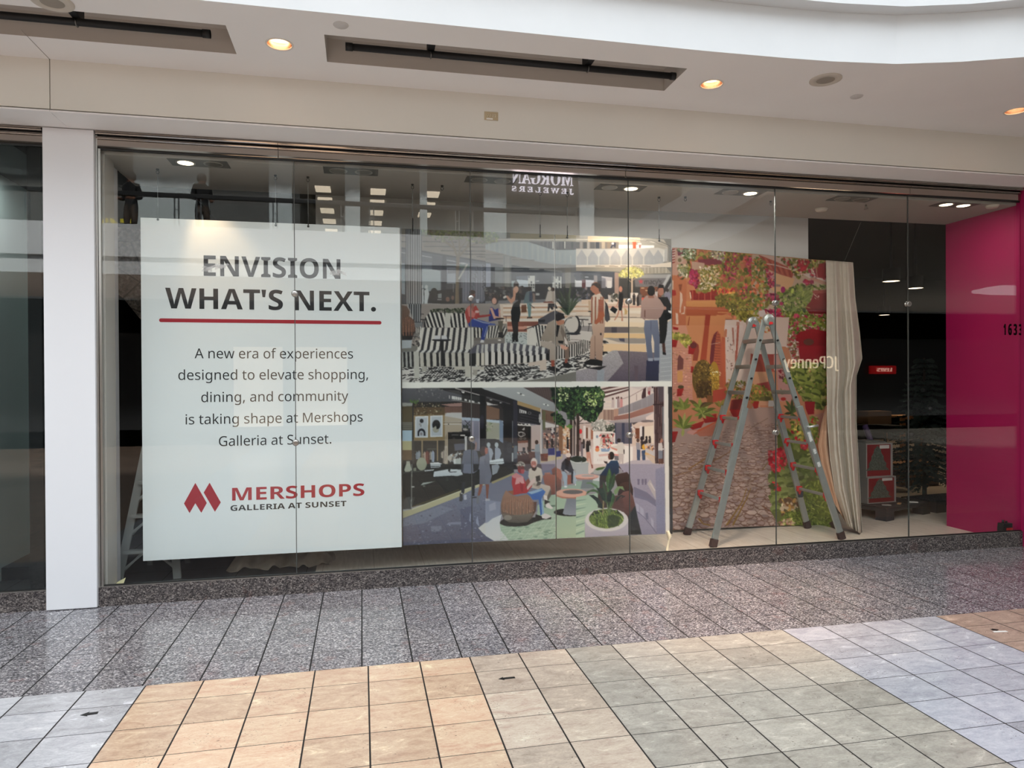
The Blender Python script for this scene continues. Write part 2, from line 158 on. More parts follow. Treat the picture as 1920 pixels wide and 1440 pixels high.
# ------------------------------------------------------------------ lettering outlines (thousandths of an em, cap height 480)
GLYPHS = json.loads(r'''{"b1":[384,[[[176,0],[176,277],[177,323],[179,373],[164,358],[144,340],[89,296],[40,357],[194,480],[277,480],[277,0]]]],"b3":[384,[[[164,-7],[114,-4],[68,5],[26,19],[26,105],[90,82],[153,74],[186,76],[211,82],[229,93],[241,107],[249,125],[251,146],[250,158],[247,170],[241,180],[233,188],[221,195],[206,200],[136,208],[99,208],[99,285],[136,285],[164,286],[186,289],[204,294],[218,300],[228,308],[235,317],[240,327],[243,338],[244,350],[242,366],[237,379],[228,390],[215,398],[198,403],[175,404],[153,403],[134,399],[116,393],[73,369],[26,439],[46,452],[68,463],[92,473],[119,480],[149,485],[183,486],[229,483],[268,473],[300,456],[324,434],[338,406],[343,372],[340,341],[330,315],[313,293],[292,275],[267,262],[240,253],[240,251],[275,244],[304,232],[327,216],[344,195],[354,169],[357,140],[355,113],[348,88],[337,65],[321,44],[300,27],[274,12],[243,2],[206,-5]]]],"b6":[384,[[[199,-7],[167,-4],[138,3],[110,16],[86,33],[64,57],[47,85],[34,119],[26,158],[24,203],[30,285],[35,312],[42,337],[51,362],[62,385],[76,406],[93,425],[113,443],[136,457],[162,469],[192,478],[226,483],[264,485],[297,484],[328,480],[328,399],[301,404],[271,406],[234,404],[203,397],[178,387],[159,373],[143,355],[132,334],[125,310],[119,284],[117,256],[121,256],[131,271],[144,284],[160,296],[178,304],[200,310],[225,312],[264,307],[298,294],[325,272],[346,242],[358,205],[362,160],[357,112],[342,71],[318,38],[285,13],[245,-2]],[[197,75],[215,77],[231,84],[245,95],[256,111],[262,132],[264,158],[262,180],[257,198],[248,214],[235,225],[219,231],[199,234],[185,233],[172,229],[160,224],[149,217],[141,208],[134,199],[128,188],[125,178],[124,167],[132,124],[139,111],[147,99],[157,89],[169,81],[182,76]]]],"bA":[463,[[[0,0],[169,482],[293,482],[463,0],[354,0],[319,114],[144,114],[109,0]],[[170,199],[295,199],[259,311],[251,340],[240,375],[232,407],[223,374],[212,336],[204,311]]]],"bC":[428,[[[255,-7],[208,-3],[168,7],[133,24],[103,47],[80,76],[62,110],[49,149],[41,192],[39,239],[42,286],[51,328],[65,367],[85,402],[111,431],[141,455],[177,472],[218,483],[264,486],[335,477],[404,453],[371,370],[317,392],[299,397],[282,401],[264,402],[228,397],[198,382],[175,358],[157,325],[147,285],[144,238],[147,191],[156,152],[172,120],[195,97],[226,83],[264,78],[323,85],[386,103],[386,18],[324,-1]]]],"bE":[376,[[[60,0],[60,480],[336,480],[336,396],[162,396],[162,291],[324,291],[324,208],[162,208],[162,84],[336,84],[336,0]]]],"bG":[486,[[[262,-7],[196,0],[141,21],[97,56],[65,105],[45,166],[39,240],[42,288],[52,332],[68,371],[91,405],[119,433],[153,456],[193,473],[238,483],[289,486],[365,478],[432,457],[398,375],[348,394],[289,402],[261,399],[235,393],[212,381],[192,366],[175,347],[162,325],[152,299],[146,270],[144,238],[145,208],[149,181],[156,155],[167,133],[180,114],[197,98],[217,87],[241,80],[269,78],[305,80],[333,85],[333,185],[242,185],[242,269],[433,269],[433,21],[354,1]]]],"bH":[514,[[[60,0],[60,480],[162,480],[162,291],[352,291],[352,480],[453,480],[453,0],[352,0],[352,207],[162,207],[162,0]]]],"bI":[261,[[[21,0],[21,58],[80,85],[80,395],[21,422],[21,480],[240,480],[240,422],[181,395],[181,85],[240,58],[240,0]]]],"bJ":[222,[[[10,-141],[-24,-139],[-50,-134],[-50,-49],[-27,-54],[-2,-56],[30,-49],[39,-43],[46,-35],[52,-24],[57,-9],[60,9],[60,30],[60,480],[162,480],[162,31],[160,-8],[153,-41],[143,-69],[128,-92],[110,-110],[89,-124],[65,-133],[39,-139]]]],"bL":[379,[[[60,0],[60,480],[162,480],[162,84],[357,84],[357,0]]]],"bM":[633,[[[60,0],[60,480],[199,480],[312,113],[314,113],[435,480],[573,480],[573,0],[478,0],[478,227],[479,279],[481,335],[483,375],[480,375],[357,0],[263,0],[148,376],[145,376],[148,336],[150,278],[151,223],[151,0]]]],"bN":[546,[[[60,0],[60,480],[189,480],[397,120],[399,120],[396,187],[394,253],[394,480],[486,480],[486,0],[357,0],[148,363],[145,363],[149,294],[151,226],[151,0]]]],"bO":[535,[[[267,-7],[218,-3],[176,7],[139,24],[108,48],[83,76],[63,111],[50,150],[42,193],[39,241],[42,289],[50,332],[63,371],[83,405],[108,433],[139,456],[176,473],[219,484],[268,487],[317,484],[360,473],[396,456],[427,433],[452,405],[471,370],[485,331],[493,288],[496,240],[493,193],[485,150],[471,110],[452,76],[427,47],[396,24],[360,7],[317,-3]],[[267,79],[307,83],[338,98],[361,122],[376,154],[386,194],[389,240],[386,287],[376,327],[361,359],[338,383],[307,398],[268,402],[229,398],[198,383],[175,359],[159,327],[149,287],[146,240],[149,194],[159,154],[175,122],[198,98],[229,83]]]],"bP":[422,[[[60,0],[60,480],[214,480],[270,475],[315,462],[349,440],[373,410],[387,373],[392,330],[390,303],[384,276],[374,252],[360,229],[340,209],[316,193],[286,180],[249,173],[206,171],[162,171],[162,0]],[[162,254],[195,254],[222,256],[245,261],[264,271],[278,285],[286,303],[289,326],[284,357],[269,379],[243,392],[208,396],[162,396]]]],"bR":[443,[[[60,0],[60,480],[200,480],[260,476],[308,464],[345,444],[371,416],[386,380],[392,336],[390,315],[386,296],[379,278],[370,263],[359,249],[346,237],[302,209],[443,0],[330,0],[216,184],[162,184],[162,0]],[[162,267],[195,267],[225,268],[249,274],[267,283],[279,296],[286,313],[289,333],[286,354],[278,370],[266,382],[247,390],[223,395],[193,396],[162,396]]]],"bS":[370,[[[167,-7],[118,-4],[73,6],[31,22],[31,117],[102,90],[126,83],[150,79],[175,77],[197,79],[215,84],[228,92],[237,102],[242,114],[244,128],[241,145],[232,160],[217,172],[150,207],[114,225],[77,253],[66,265],[56,279],[48,293],[41,310],[38,329],[36,350],[41,390],[56,423],[80,450],[113,470],[152,482],[199,486],[223,485],[247,482],[270,478],[341,453],[308,373],[249,394],[195,402],[178,400],[163,396],[151,388],[143,378],[137,367],[136,353],[138,337],[146,324],[158,313],[226,277],[289,241],[305,227],[318,212],[329,196],[337,178],[342,157],[343,133],[338,93],[323,59],[297,31],[262,10],[219,-2]]]],"bT":[389,[[[144,0],[144,395],[13,395],[13,480],[375,480],[375,395],[245,395],[245,0]]]],"bU":[508,[[[252,-7],[193,-1],[145,15],[107,42],[79,78],[63,121],[57,171],[57,480],[158,480],[158,186],[161,151],[169,123],[183,103],[201,89],[225,81],[255,79],[285,81],[309,90],[327,105],[339,126],[347,153],[349,187],[349,480],[451,480],[451,169],[448,137],[441,107],[429,80],[412,55],[390,34],[363,16],[331,4],[294,-4]]]],"bV":[437,[[[163,0],[0,480],[103,480],[193,194],[200,167],[211,125],[218,89],[225,125],[236,167],[243,194],[334,480],[437,480],[273,0]]]],"bW":[649,[[[122,0],[0,480],[100,480],[161,218],[170,179],[179,132],[185,92],[191,132],[199,177],[207,211],[277,480],[373,480],[443,211],[450,177],[459,132],[465,92],[471,132],[480,179],[488,218],[549,480],[649,480],[527,0],[412,0],[347,252],[342,274],[335,306],[328,339],[324,364],[321,339],[314,307],[308,274],[302,251],[238,0]]]],"bX":[448,[[[0,0],[159,247],[10,480],[122,480],[226,307],[327,480],[437,480],[286,242],[448,0],[332,0],[220,181],[109,0]]]],"r,":[180,[[[28,-87],[47,-3],[61,78],[124,78],[129,71],[104,-8],[71,-87]]]],"r.":[180,[[[89,-9],[79,-8],[69,-5],[60,1],[54,10],[50,22],[48,36],[50,51],[54,63],[60,71],[69,77],[79,80],[89,81],[100,80],[110,77],[119,71],[126,63],[130,51],[132,36],[130,22],[126,10],[119,1],[110,-5],[100,-8]]]],"rA":[429,[[[0,0],[187,482],[242,482],[428,0],[366,0],[308,148],[118,148],[61,0]],[[138,202],[290,202],[236,347],[230,367],[221,396],[214,419],[203,378],[193,347]]]],"rC":[424,[[[261,-7],[215,-3],[174,7],[139,24],[109,46],[85,75],[65,109],[52,149],[44,192],[41,240],[44,287],[53,330],[67,368],[88,403],[114,431],[146,455],[183,472],[225,483],[271,486],[320,483],[364,474],[404,458],[379,407],[330,425],[271,433],[223,427],[182,410],[149,381],[124,343],[110,296],[105,240],[109,184],[123,137],[146,98],[178,69],[219,52],[270,46],[330,52],[385,65],[385,13],[329,-2]]]],"rG":[489,[[[271,-7],[224,-3],[182,7],[145,23],[114,46],[88,74],[67,108],[53,148],[44,191],[41,240],[44,288],[54,331],[71,370],[93,404],[121,433],[155,456],[195,473],[240,483],[289,486],[366,479],[433,458],[410,406],[352,425],[286,433],[233,427],[188,410],[152,381],[125,343],[109,296],[104,240],[106,203],[112,169],[123,139],[137,112],[157,89],[181,70],[210,57],[245,48],[285,46],[338,49],[379,57],[379,199],[273,199],[273,253],[439,253],[439,18],[361,-1]]]],"rJ":[183,[[[-3,-128],[-31,-125],[-52,-119],[-52,-68],[-30,-73],[-4,-75],[28,-68],[37,-62],[45,-54],[52,-44],[58,-32],[61,-16],[62,3],[62,480],[122,480],[122,7],[118,-35],[107,-69],[88,-95],[63,-113],[32,-124]]]],"rM":[609,[[[65,0],[65,480],[154,480],[302,87],[305,87],[455,480],[544,480],[544,0],[484,0],[484,295],[486,364],[489,420],[486,420],[326,0],[277,0],[119,420],[116,420],[120,364],[121,291],[121,0]]]],"rP":[406,[[[65,0],[65,480],[192,480],[249,475],[295,463],[329,443],[353,415],[367,380],[372,338],[370,313],[364,288],[354,264],[340,243],[320,224],[294,208],[263,196],[225,189],[181,187],[126,187],[126,0]],[[126,238],[174,238],[216,241],[250,248],[276,261],[295,279],[306,304],[310,336],[306,364],[296,387],[280,405],[257,418],[225,425],[187,428],[126,428]]]],"rS":[369,[[[166,-7],[91,-1],[34,16],[34,74],[94,54],[169,46],[201,48],[228,55],[249,66],[265,82],[274,101],[277,123],[276,138],[272,151],[267,163],[258,173],[247,183],[232,192],[164,222],[126,238],[96,256],[72,276],[54,300],[44,329],[40,364],[42,388],[49,410],[60,429],[74,446],[92,460],[114,471],[138,480],[165,485],[193,486],[266,479],[326,459],[307,408],[253,426],[192,433],[165,431],[142,425],[124,414],[112,400],[104,383],[101,363],[103,348],[106,335],[111,323],[120,313],[131,303],[144,294],[206,267],[278,233],[296,221],[310,207],[322,191],[330,173],[335,152],[337,128],[332,89],[317,56],[291,29],[256,9],[215,-3]]]],"ra":[377,[[[144,-7],[114,-4],[86,5],[63,19],[45,40],[34,67],[31,100],[36,133],[50,161],[73,183],[106,200],[150,210],[203,215],[265,217],[265,238],[262,265],[256,286],[245,301],[230,311],[212,316],[190,318],[136,310],[89,291],[71,335],[126,357],[148,362],[170,365],[193,366],[233,363],[266,353],[291,337],[308,314],[319,283],[322,245],[322,0],[279,0],[268,51],[265,51],[249,33],[233,19],[216,7],[196,0],[173,-5]],[[158,41],[187,44],[212,52],[234,66],[251,86],[261,112],[264,144],[264,176],[211,174],[171,170],[140,163],[118,152],[103,138],[95,121],[92,99],[94,81],[100,66],[110,55],[124,47],[140,43]]]],"rc":[322,[[[201,-7],[171,-5],[143,2],[117,13],[93,28],[74,48],[58,73],[46,103],[39,138],[37,178],[39,220],[47,256],[59,286],[76,311],[96,332],[119,347],[146,358],[174,365],[206,367],[259,361],[300,347],[282,298],[244,310],[204,315],[158,306],[125,281],[105,238],[98,179],[101,139],[110,105],[124,79],[144,60],[170,48],[201,44],[253,50],[294,65],[294,13],[254,-2]]]],"rd":[413,[[[185,-7],[143,-2],[107,14],[77,40],[55,76],[41,123],[37,179],[41,236],[55,283],[78,319],[108,346],[144,361],[185,367],[211,365],[234,360],[254,351],[270,340],[285,328],[297,314],[301,314],[299,339],[297,367],[297,510],[356,510],[356,0],[308,0],[300,48],[297,48],[285,34],[271,21],[254,9],[234,0],[211,-5]],[[194,42],[228,46],[255,56],[274,74],[287,98],[295,129],[298,168],[298,179],[295,220],[288,254],[275,282],[256,302],[229,314],[193,318],[164,313],[140,301],[122,280],[109,252],[101,218],[98,178],[101,138],[109,105],[122,78],[141,58],[165,46]]]],"re":[379,[[[210,-7],[177,-4],[147,3],[120,14],[96,30],[75,51],[59,76],[47,106],[39,140],[37,177],[39,215],[46,249],[57,279],[72,305],[90,326],[112,344],[138,357],[166,364],[196,367],[226,364],[252,358],[276,347],[296,331],[313,312],[327,290],[337,264],[343,235],[345,204],[345,169],[98,169],[102,131],[113,100],[129,76],[152,58],[180,47],[213,44],[274,50],[328,69],[328,17],[274,-1]],[[99,216],[283,216],[280,244],[273,269],[262,290],[245,306],[223,315],[195,318],[169,315],[147,306],[129,291],[114,271],[105,245]]]],"rf":[231,[[[73,0],[73,314],[10,314],[10,342],[73,362],[73,383],[77,425],[87,458],[104,483],[127,500],[156,510],[190,514],[229,510],[260,502],[244,455],[220,462],[191,465],[173,463],[158,457],[147,446],[139,430],[134,409],[132,383],[132,360],[223,360],[223,314],[132,314],[132,0]]]],"rg":[413,[[[195,-161],[145,-159],[102,-151],[65,-138],[65,-84],[103,-100],[148,-109],[198,-112],[227,-109],[251,-100],[271,-85],[286,-65],[295,-40],[298,-11],[298,3],[298,27],[300,48],[297,48],[268,17],[231,-1],[185,-7],[142,-1],[106,15],[76,42],[54,79],[41,125],[37,179],[41,233],[54,278],[76,316],[106,344],[142,361],[185,367],[208,365],[229,361],[249,353],[267,343],[283,329],[298,312],[301,312],[309,360],[356,360],[356,-6],[352,-53],[338,-92],[317,-122],[286,-144],[245,-157]],[[194,42],[227,45],[253,55],[273,71],[287,94],[295,126],[298,165],[298,179],[295,224],[287,259],[273,285],[252,303],[226,313],[193,317],[165,313],[142,301],[123,281],[109,254],[101,220],[98,179],[101,138],[109,104],[123,77],[141,57],[165,46]]]],"rh":[415,[[[57,0],[57,510],[116,510],[116,361],[113,310],[117,310],[130,327],[146,341],[164,352],[185,360],[206,364],[229,366],[269,363],[302,352],[328,335],[346,310],[357,276],[361,234],[361,0],[302,0],[302,230],[297,268],[282,295],[257,312],[222,317],[186,313],[158,302],[139,283],[126,257],[119,225],[116,186],[116,0]]]],"ri":[173,[[[87,420],[78,421],[70,424],[62,429],[57,436],[54,446],[52,457],[54,469],[57,479],[62,486],[70,491],[78,494],[87,495],[96,494],[104,491],[111,486],[117,479],[120,469],[122,457],[120,446],[117,436],[111,429],[104,424],[96,421]],[[57,0],[57,360],[116,360],[116,0]]]],"rk":[359,[[[57,0],[57,510],[116,510],[116,244],[115,216],[113,185],[116,185],[128,201],[144,221],[158,238],[273,360],[343,360],[197,206],[353,0],[281,0],[156,168],[116,132],[116,0]]]],"rl":[173,[[[57,0],[57,510],[116,510],[116,0]]]],"rm":[628,[[[57,0],[57,360],[105,360],[113,311],[117,311],[129,328],[144,342],[162,353],[182,361],[202,365],[223,367],[273,360],[310,340],[333,306],[336,306],[350,325],[366,340],[386,352],[407,360],[429,365],[452,367],[489,363],[520,353],[543,335],[560,310],[570,277],[574,234],[574,0],[515,0],[515,232],[511,269],[497,296],[474,312],[442,317],[410,314],[385,304],[367,287],[355,264],[347,234],[345,199],[345,0],[286,0],[286,232],[281,269],[268,296],[245,312],[212,317],[180,313],[155,302],[137,283],[125,258],[118,226],[116,187],[116,0]]]],"rn":[415,[[[57,0],[57,360],[105,360],[113,311],[117,311],[130,328],[146,342],[165,353],[186,361],[208,365],[230,367],[270,363],[302,353],[328,335],[346,310],[357,277],[361,234],[361,0],[302,0],[302,230],[297,268],[282,295],[257,312],[222,317],[186,313],[158,302],[139,283],[126,258],[119,226],[116,187],[116,0]]]],"ro":[406,[[[202,-7],[172,-4],[143,3],[117,15],[94,32],[75,53],[58,79],[46,109],[39,143],[37,181],[42,236],[57,282],[82,318],[116,345],[156,361],[204,367],[236,364],[264,357],[290,345],[314,328],[333,307],[349,282],[361,252],[368,218],[370,181],[365,126],[350,79],[325,42],[291,15],[250,-1]],[[203,42],[237,46],[263,59],[283,80],[298,107],[306,141],[309,181],[306,220],[298,253],[283,281],[263,301],[236,313],[203,317],[169,313],[143,301],[123,281],[109,253],[101,220],[98,181],[101,141],[109,107],[123,80],[143,59],[170,46]]]],"rp":[413,[[[57,-161],[57,360],[105,360],[113,311],[116,311],[128,326],[142,339],[158,351],[178,360],[201,365],[228,367],[270,362],[305,346],[335,320],[358,284],[372,238],[376,181],[372,124],[358,78],[335,41],[305,14],[269,-1],[228,-7],[202,-5],[179,0],[159,9],[142,20],[128,32],[116,46],[112,46],[115,17],[116,-13],[116,-161]],[[219,42],[240,44],[258,50],[273,60],[286,74],[296,90],[305,110],[310,132],[314,155],[315,181],[312,220],[304,253],[291,280],[272,301],[248,313],[218,317],[185,314],[159,303],[140,286],[127,262],[119,231],[116,192],[116,181],[119,140],[126,106],[138,78],[157,58],[184,46]]]],"rr":[277,[[[57,0],[57,360],[105,360],[112,294],[115,294],[128,313],[143,330],[160,345],[179,357],[201,364],[225,367],[247,366],[267,363],[260,308],[241,312],[221,313],[203,311],[186,306],[169,298],[154,286],[141,272],[131,256],[123,236],[118,215],[116,192],[116,0]]]],"rs":[322,[[[148,-7],[83,-1],[35,16],[35,70],[87,50],[107,45],[128,42],[149,41],[176,43],[198,47],[214,55],[225,66],[232,79],[234,94],[227,118],[200,140],[146,164],[86,191],[71,200],[58,211],[48,223],[40,237],[36,253],[34,271],[38,299],[51,323],[72,342],[99,356],[132,364],[169,367],[231,360],[284,343],[264,296],[216,312],[165,318],[143,317],[124,313],[110,307],[99,298],[93,287],[91,275],[92,265],[95,257],[99,249],[129,229],[183,206],[242,180],[257,170],[269,159],[279,147],[286,133],[290,118],[291,99],[287,67],[274,41],[253,20],[224,5],[189,-4]]]],"rt":[242,[[[167,-7],[149,-6],[132,-2],[115,3],[100,11],[87,22],[77,37],[68,55],[63,78],[62,105],[62,314],[11,314],[11,343],[62,366],[86,443],[121,443],[121,360],[225,360],[225,314],[121,314],[121,106],[123,86],[128,70],[137,57],[148,49],[162,43],[177,42],[205,44],[228,49],[228,4],[201,-4]]]],"ru":[415,[[[184,-7],[144,-3],[111,7],[86,25],[68,49],[57,83],[53,124],[53,360],[113,360],[113,128],[118,91],[133,64],[158,48],[193,42],[229,46],[256,57],[276,76],[289,102],[296,134],[299,173],[299,360],[358,360],[358,0],[310,0],[301,48],[298,48],[285,31],[269,17],[250,6],[229,-1],[207,-5]]]],"rv":[341,[[[136,0],[0,360],[63,360],[140,148],[151,115],[162,80],[169,52],[171,52],[179,81],[190,116],[201,148],[278,360],[341,360],[204,0]]]],"rw":[528,[[[106,1],[7,361],[69,361],[118,169],[132,110],[142,61],[144,61],[151,89],[159,125],[169,158],[232,361],[297,361],[359,158],[373,108],[383,62],[385,62],[395,108],[410,169],[460,361],[520,361],[420,1],[351,1],[289,203],[274,258],[265,299],[262,299],[253,258],[238,203],[173,1]]]],"rx":[355,[[[12,0],[142,184],[18,360],[85,360],[178,224],[270,360],[336,360],[212,184],[343,0],[276,0],[178,144],[79,0]]]],"ry":[343,[[[56,-161],[28,-160],[7,-156],[7,-109],[25,-111],[47,-113],[66,-111],[83,-105],[97,-95],[108,-82],[118,-67],[127,-49],[146,-1],[1,360],[64,360],[142,155],[160,104],[172,57],[175,57],[187,101],[206,156],[279,360],[343,360],[187,-50],[174,-81],[157,-108],[139,-131],[116,-148],[89,-158]]]],"sA":[437,[[[-9,0],[-9,18],[4,19],[14,24],[24,30],[32,41],[41,55],[49,75],[206,466],[224,465],[384,87],[411,34],[420,25],[430,20],[443,18],[443,0],[229,0],[229,18],[259,21],[277,30],[283,46],[273,81],[253,132],[103,132],[79,71],[76,59],[75,48],[80,32],[96,21],[124,18],[128,18],[128,0]],[[113,161],[242,161],[177,319]]]],"sE":[442,[[[14,0],[14,17],[35,18],[51,22],[62,30],[70,41],[74,57],[75,78],[75,369],[74,394],[69,413],[62,425],[51,433],[36,437],[16,439],[16,455],[399,455],[399,320],[383,320],[375,357],[361,386],[340,406],[312,420],[276,428],[232,430],[200,428],[194,426],[189,422],[186,417],[183,388],[183,246],[193,246],[221,248],[243,256],[259,269],[272,288],[281,313],[288,345],[304,345],[304,118],[287,118],[284,143],[280,164],[273,181],[264,195],[254,206],[241,213],[225,218],[207,221],[185,222],[183,222],[183,67],[184,53],[187,42],[192,35],[201,31],[213,28],[230,28],[261,29],[289,32],[313,39],[335,48],[354,60],[371,75],[386,94],[399,116],[411,143],[430,143],[402,0]]]],"sG":[508,[[[268,-10],[222,-7],[179,3],[141,19],[108,42],[80,70],[57,103],[41,141],[31,183],[28,229],[31,274],[41,315],[57,352],[80,385],[107,413],[139,435],[176,452],[215,462],[257,465],[293,463],[330,454],[369,441],[388,436],[406,443],[419,465],[437,465],[437,308],[420,308],[409,334],[397,357],[382,379],[366,397],[348,413],[329,426],[309,436],[288,441],[267,443],[214,430],[176,389],[153,322],[146,228],[150,163],[161,110],[180,67],[206,37],[238,19],[275,13],[298,14],[316,19],[328,27],[336,39],[341,53],[343,71],[343,128],[341,146],[337,161],[329,170],[317,176],[299,180],[275,182],[275,198],[500,198],[500,182],[481,180],[466,177],[457,171],[451,161],[447,147],[446,128],[446,29],[387,7],[328,-6]]]],"sJ":[330,[[[109,-65],[88,-64],[69,-60],[51,-54],[36,-45],[22,-35],[11,-22],[3,-8],[-2,7],[-3,23],[-2,38],[3,50],[11,61],[21,68],[32,73],[44,75],[58,73],[69,69],[79,62],[87,52],[91,41],[93,28],[85,-1],[77,-19],[80,-31],[89,-38],[105,-40],[120,-39],[131,-33],[139,-25],[144,-13],[147,3],[148,21],[148,367],[142,409],[138,418],[131,425],[122,430],[79,439],[79,455],[314,455],[314,439],[277,431],[269,426],[263,419],[260,411],[255,367],[255,89],[246,21],[219,-27],[173,-56]]]],"sL":[426,[[[15,0],[15,17],[36,20],[52,24],[62,32],[69,43],[73,59],[75,81],[75,379],[73,399],[69,414],[62,425],[51,432],[36,436],[16,439],[16,455],[250,455],[250,439],[208,434],[199,430],[193,424],[188,416],[182,379],[182,83],[185,47],[188,40],[193,35],[200,31],[234,28],[264,29],[291,33],[315,40],[335,49],[354,63],[370,80],[384,100],[397,125],[409,154],[427,154],[402,0]]]],"sM":[634,[[[14,0],[14,17],[34,20],[50,24],[61,32],[69,43],[74,58],[75,79],[75,382],[71,416],[66,423],[61,428],[53,432],[15,439],[15,455],[185,455],[317,142],[449,455],[617,455],[617,439],[598,436],[583,430],[573,423],[566,412],[561,397],[560,378],[560,85],[565,43],[569,34],[574,28],[582,23],[617,17],[617,0],[396,0],[396,17],[433,25],[440,29],[446,36],[450,44],[455,83],[455,399],[288,0],[270,0],[105,389],[105,80],[107,57],[112,41],[120,30],[131,23],[148,19],[169,17],[169,0]]]],"sN":[494,[[[403,-11],[107,350],[107,79],[108,57],[112,42],[119,31],[129,24],[145,20],[167,17],[167,0],[18,0],[18,17],[54,23],[61,27],[67,33],[71,41],[76,79],[76,388],[36,433],[18,439],[18,455],[156,455],[391,169],[391,377],[386,414],[382,421],[376,427],[369,431],[331,439],[331,455],[480,455],[480,439],[459,436],[443,432],[433,425],[427,414],[423,398],[422,377],[422,-11]]]],"sO":[525,[[[261,-11],[228,-9],[198,-3],[169,7],[142,21],[117,38],[94,58],[75,81],[58,106],[45,134],[35,163],[29,195],[28,228],[29,260],[35,292],[45,321],[58,349],[75,374],[95,397],[117,417],[143,434],[170,448],[200,458],[232,464],[265,466],[298,464],[328,458],[357,448],[384,435],[409,418],[431,399],[451,376],[467,351],[481,323],[490,293],[496,261],[498,228],[496,195],[490,163],[481,134],[467,106],[450,81],[430,58],[408,38],[383,21],[355,7],[325,-3],[294,-9]],[[265,12],[315,26],[351,66],[372,133],[379,228],[376,293],[365,346],[348,389],[324,419],[294,437],[260,443],[210,430],[174,389],[152,322],[145,228],[149,163],[159,109],[177,67],[201,37],[230,18]]]],"sR":[473,[[[15,0],[15,17],[36,20],[52,24],[62,32],[69,43],[73,59],[75,81],[75,379],[73,398],[69,413],[62,424],[51,431],[36,436],[16,439],[16,455],[217,455],[278,452],[329,442],[367,426],[395,403],[412,372],[417,334],[411,296],[392,265],[360,241],[315,224],[432,50],[452,26],[459,21],[468,18],[478,17],[480,17],[480,0],[338,0],[201,212],[182,212],[182,81],[183,59],[187,43],[194,32],[205,24],[221,20],[242,17],[242,0]],[[182,234],[203,234],[235,236],[261,245],[280,258],[293,278],[301,304],[304,336],[299,378],[284,407],[259,425],[224,431],[209,430],[197,427],[190,422],[185,414],[183,402],[182,385]]]],"sS":[390,[[[43,-11],[43,158],[62,158],[75,113],[91,77],[111,50],[136,30],[164,19],[197,15],[220,17],[241,24],[257,36],[269,51],[276,69],[279,89],[273,117],[255,140],[225,160],[163,191],[127,210],[99,231],[77,253],[62,276],[53,302],[50,332],[52,358],[57,381],[67,403],[80,421],[96,437],[115,449],[136,459],[160,464],[185,466],[229,461],[282,448],[291,446],[300,445],[310,447],[317,454],[320,466],[339,466],[339,319],[322,319],[315,343],[305,365],[293,385],[280,402],[265,417],[248,429],[231,438],[213,443],[194,445],[173,443],[155,437],[140,426],[128,413],[122,398],[120,380],[121,364],[127,349],[137,336],[151,325],[168,314],[189,303],[253,273],[279,260],[300,247],[317,233],[331,219],[342,204],[350,188],[355,171],[358,153],[359,133],[357,106],[350,80],[339,58],[323,38],[304,21],[281,8],[254,-2],[225,-8],[192,-10],[158,-8],[126,1],[98,9],[85,12],[69,7],[61,-11]]]],"sW":[611,[[[171,-11],[32,393],[15,427],[8,433],[-2,437],[-15,439],[-15,455],[181,455],[181,439],[150,432],[145,427],[141,420],[140,410],[148,373],[223,153],[301,353],[286,399],[281,413],[274,423],[267,429],[229,439],[229,455],[439,455],[439,439],[413,436],[398,427],[393,412],[399,386],[474,166],[541,369],[549,406],[547,417],[544,425],[538,430],[503,439],[503,455],[624,455],[624,439],[612,435],[602,429],[594,421],[575,379],[446,-11],[428,-11],[316,309],[190,-11]]]]}''')
def glyph_run(text, style='b', track=0):
    """outlines of a line of lettering, x from 0, plus its width; units: em/1000"""
    x, out = 0, []
    for ch in text:
        if ch == ' ': x += 175 + track; continue
        if ch == "'": out.append([(x+40, 300), (x+95, 300), (x+118, 480), (x+17, 480)]); x += 140 + track; continue
        if ch == '.' and style == 'b': out.append([(x+78+58*math.cos(a*math.pi/8), 52+58*math.sin(a*math.pi/8)) for a in range(16)]); x += 160 + track; continue
        adv, loops = GLYPHS[style+ch]
        for l in loops: out.append([(x+p[0], p[1]) for p in l])
        x += adv + track
    return out, x - track
def lettering(name, text, style, cap, place, m, parent=None, depth=.002, width=None, align='c', track=0, bold=0.0):
    """raised lettering, one mesh per word: place(u, v, d) maps run coordinates in metres to a point"""
    w = glyph_run(text, style, track)[1]; s = cap/480; sx = s if width is None else width/w
    x = {'c': -w/2, 'l': 0, 'r': -w}[align]
    for word in text.split(' '):
        loops, ww = glyph_run(word, style, track)
        c = bpy.data.curves.new(name, 'CURVE'); c.dimensions = '2D'; c.fill_mode = 'BOTH'; c.extrude = depth/2
        if bold: c.offset = bold
        for l in loops:
            sp = c.splines.new('POLY'); sp.points.add(len(l)-1); sp.use_cyclic_u = True
            for p, q in zip(sp.points, l): p.co = ((q[0]+x)*sx, q[1]*s, 0, 1)
        o = bpy.data.objects.new(name, c); COL.objects.link(o)
        me = bpy.data.meshes.new_from_object(o.evaluated_get(bpy.context.evaluated_depsgraph_get()))
        bpy.data.objects.remove(o); bpy.data.curves.remove(c)
        for v in me.vertices: v.co = place(v.co.x, v.co.y, v.co.z + depth/2)
        me.name = name; link(name, me, m, parent); x += ww + track + 175 + track
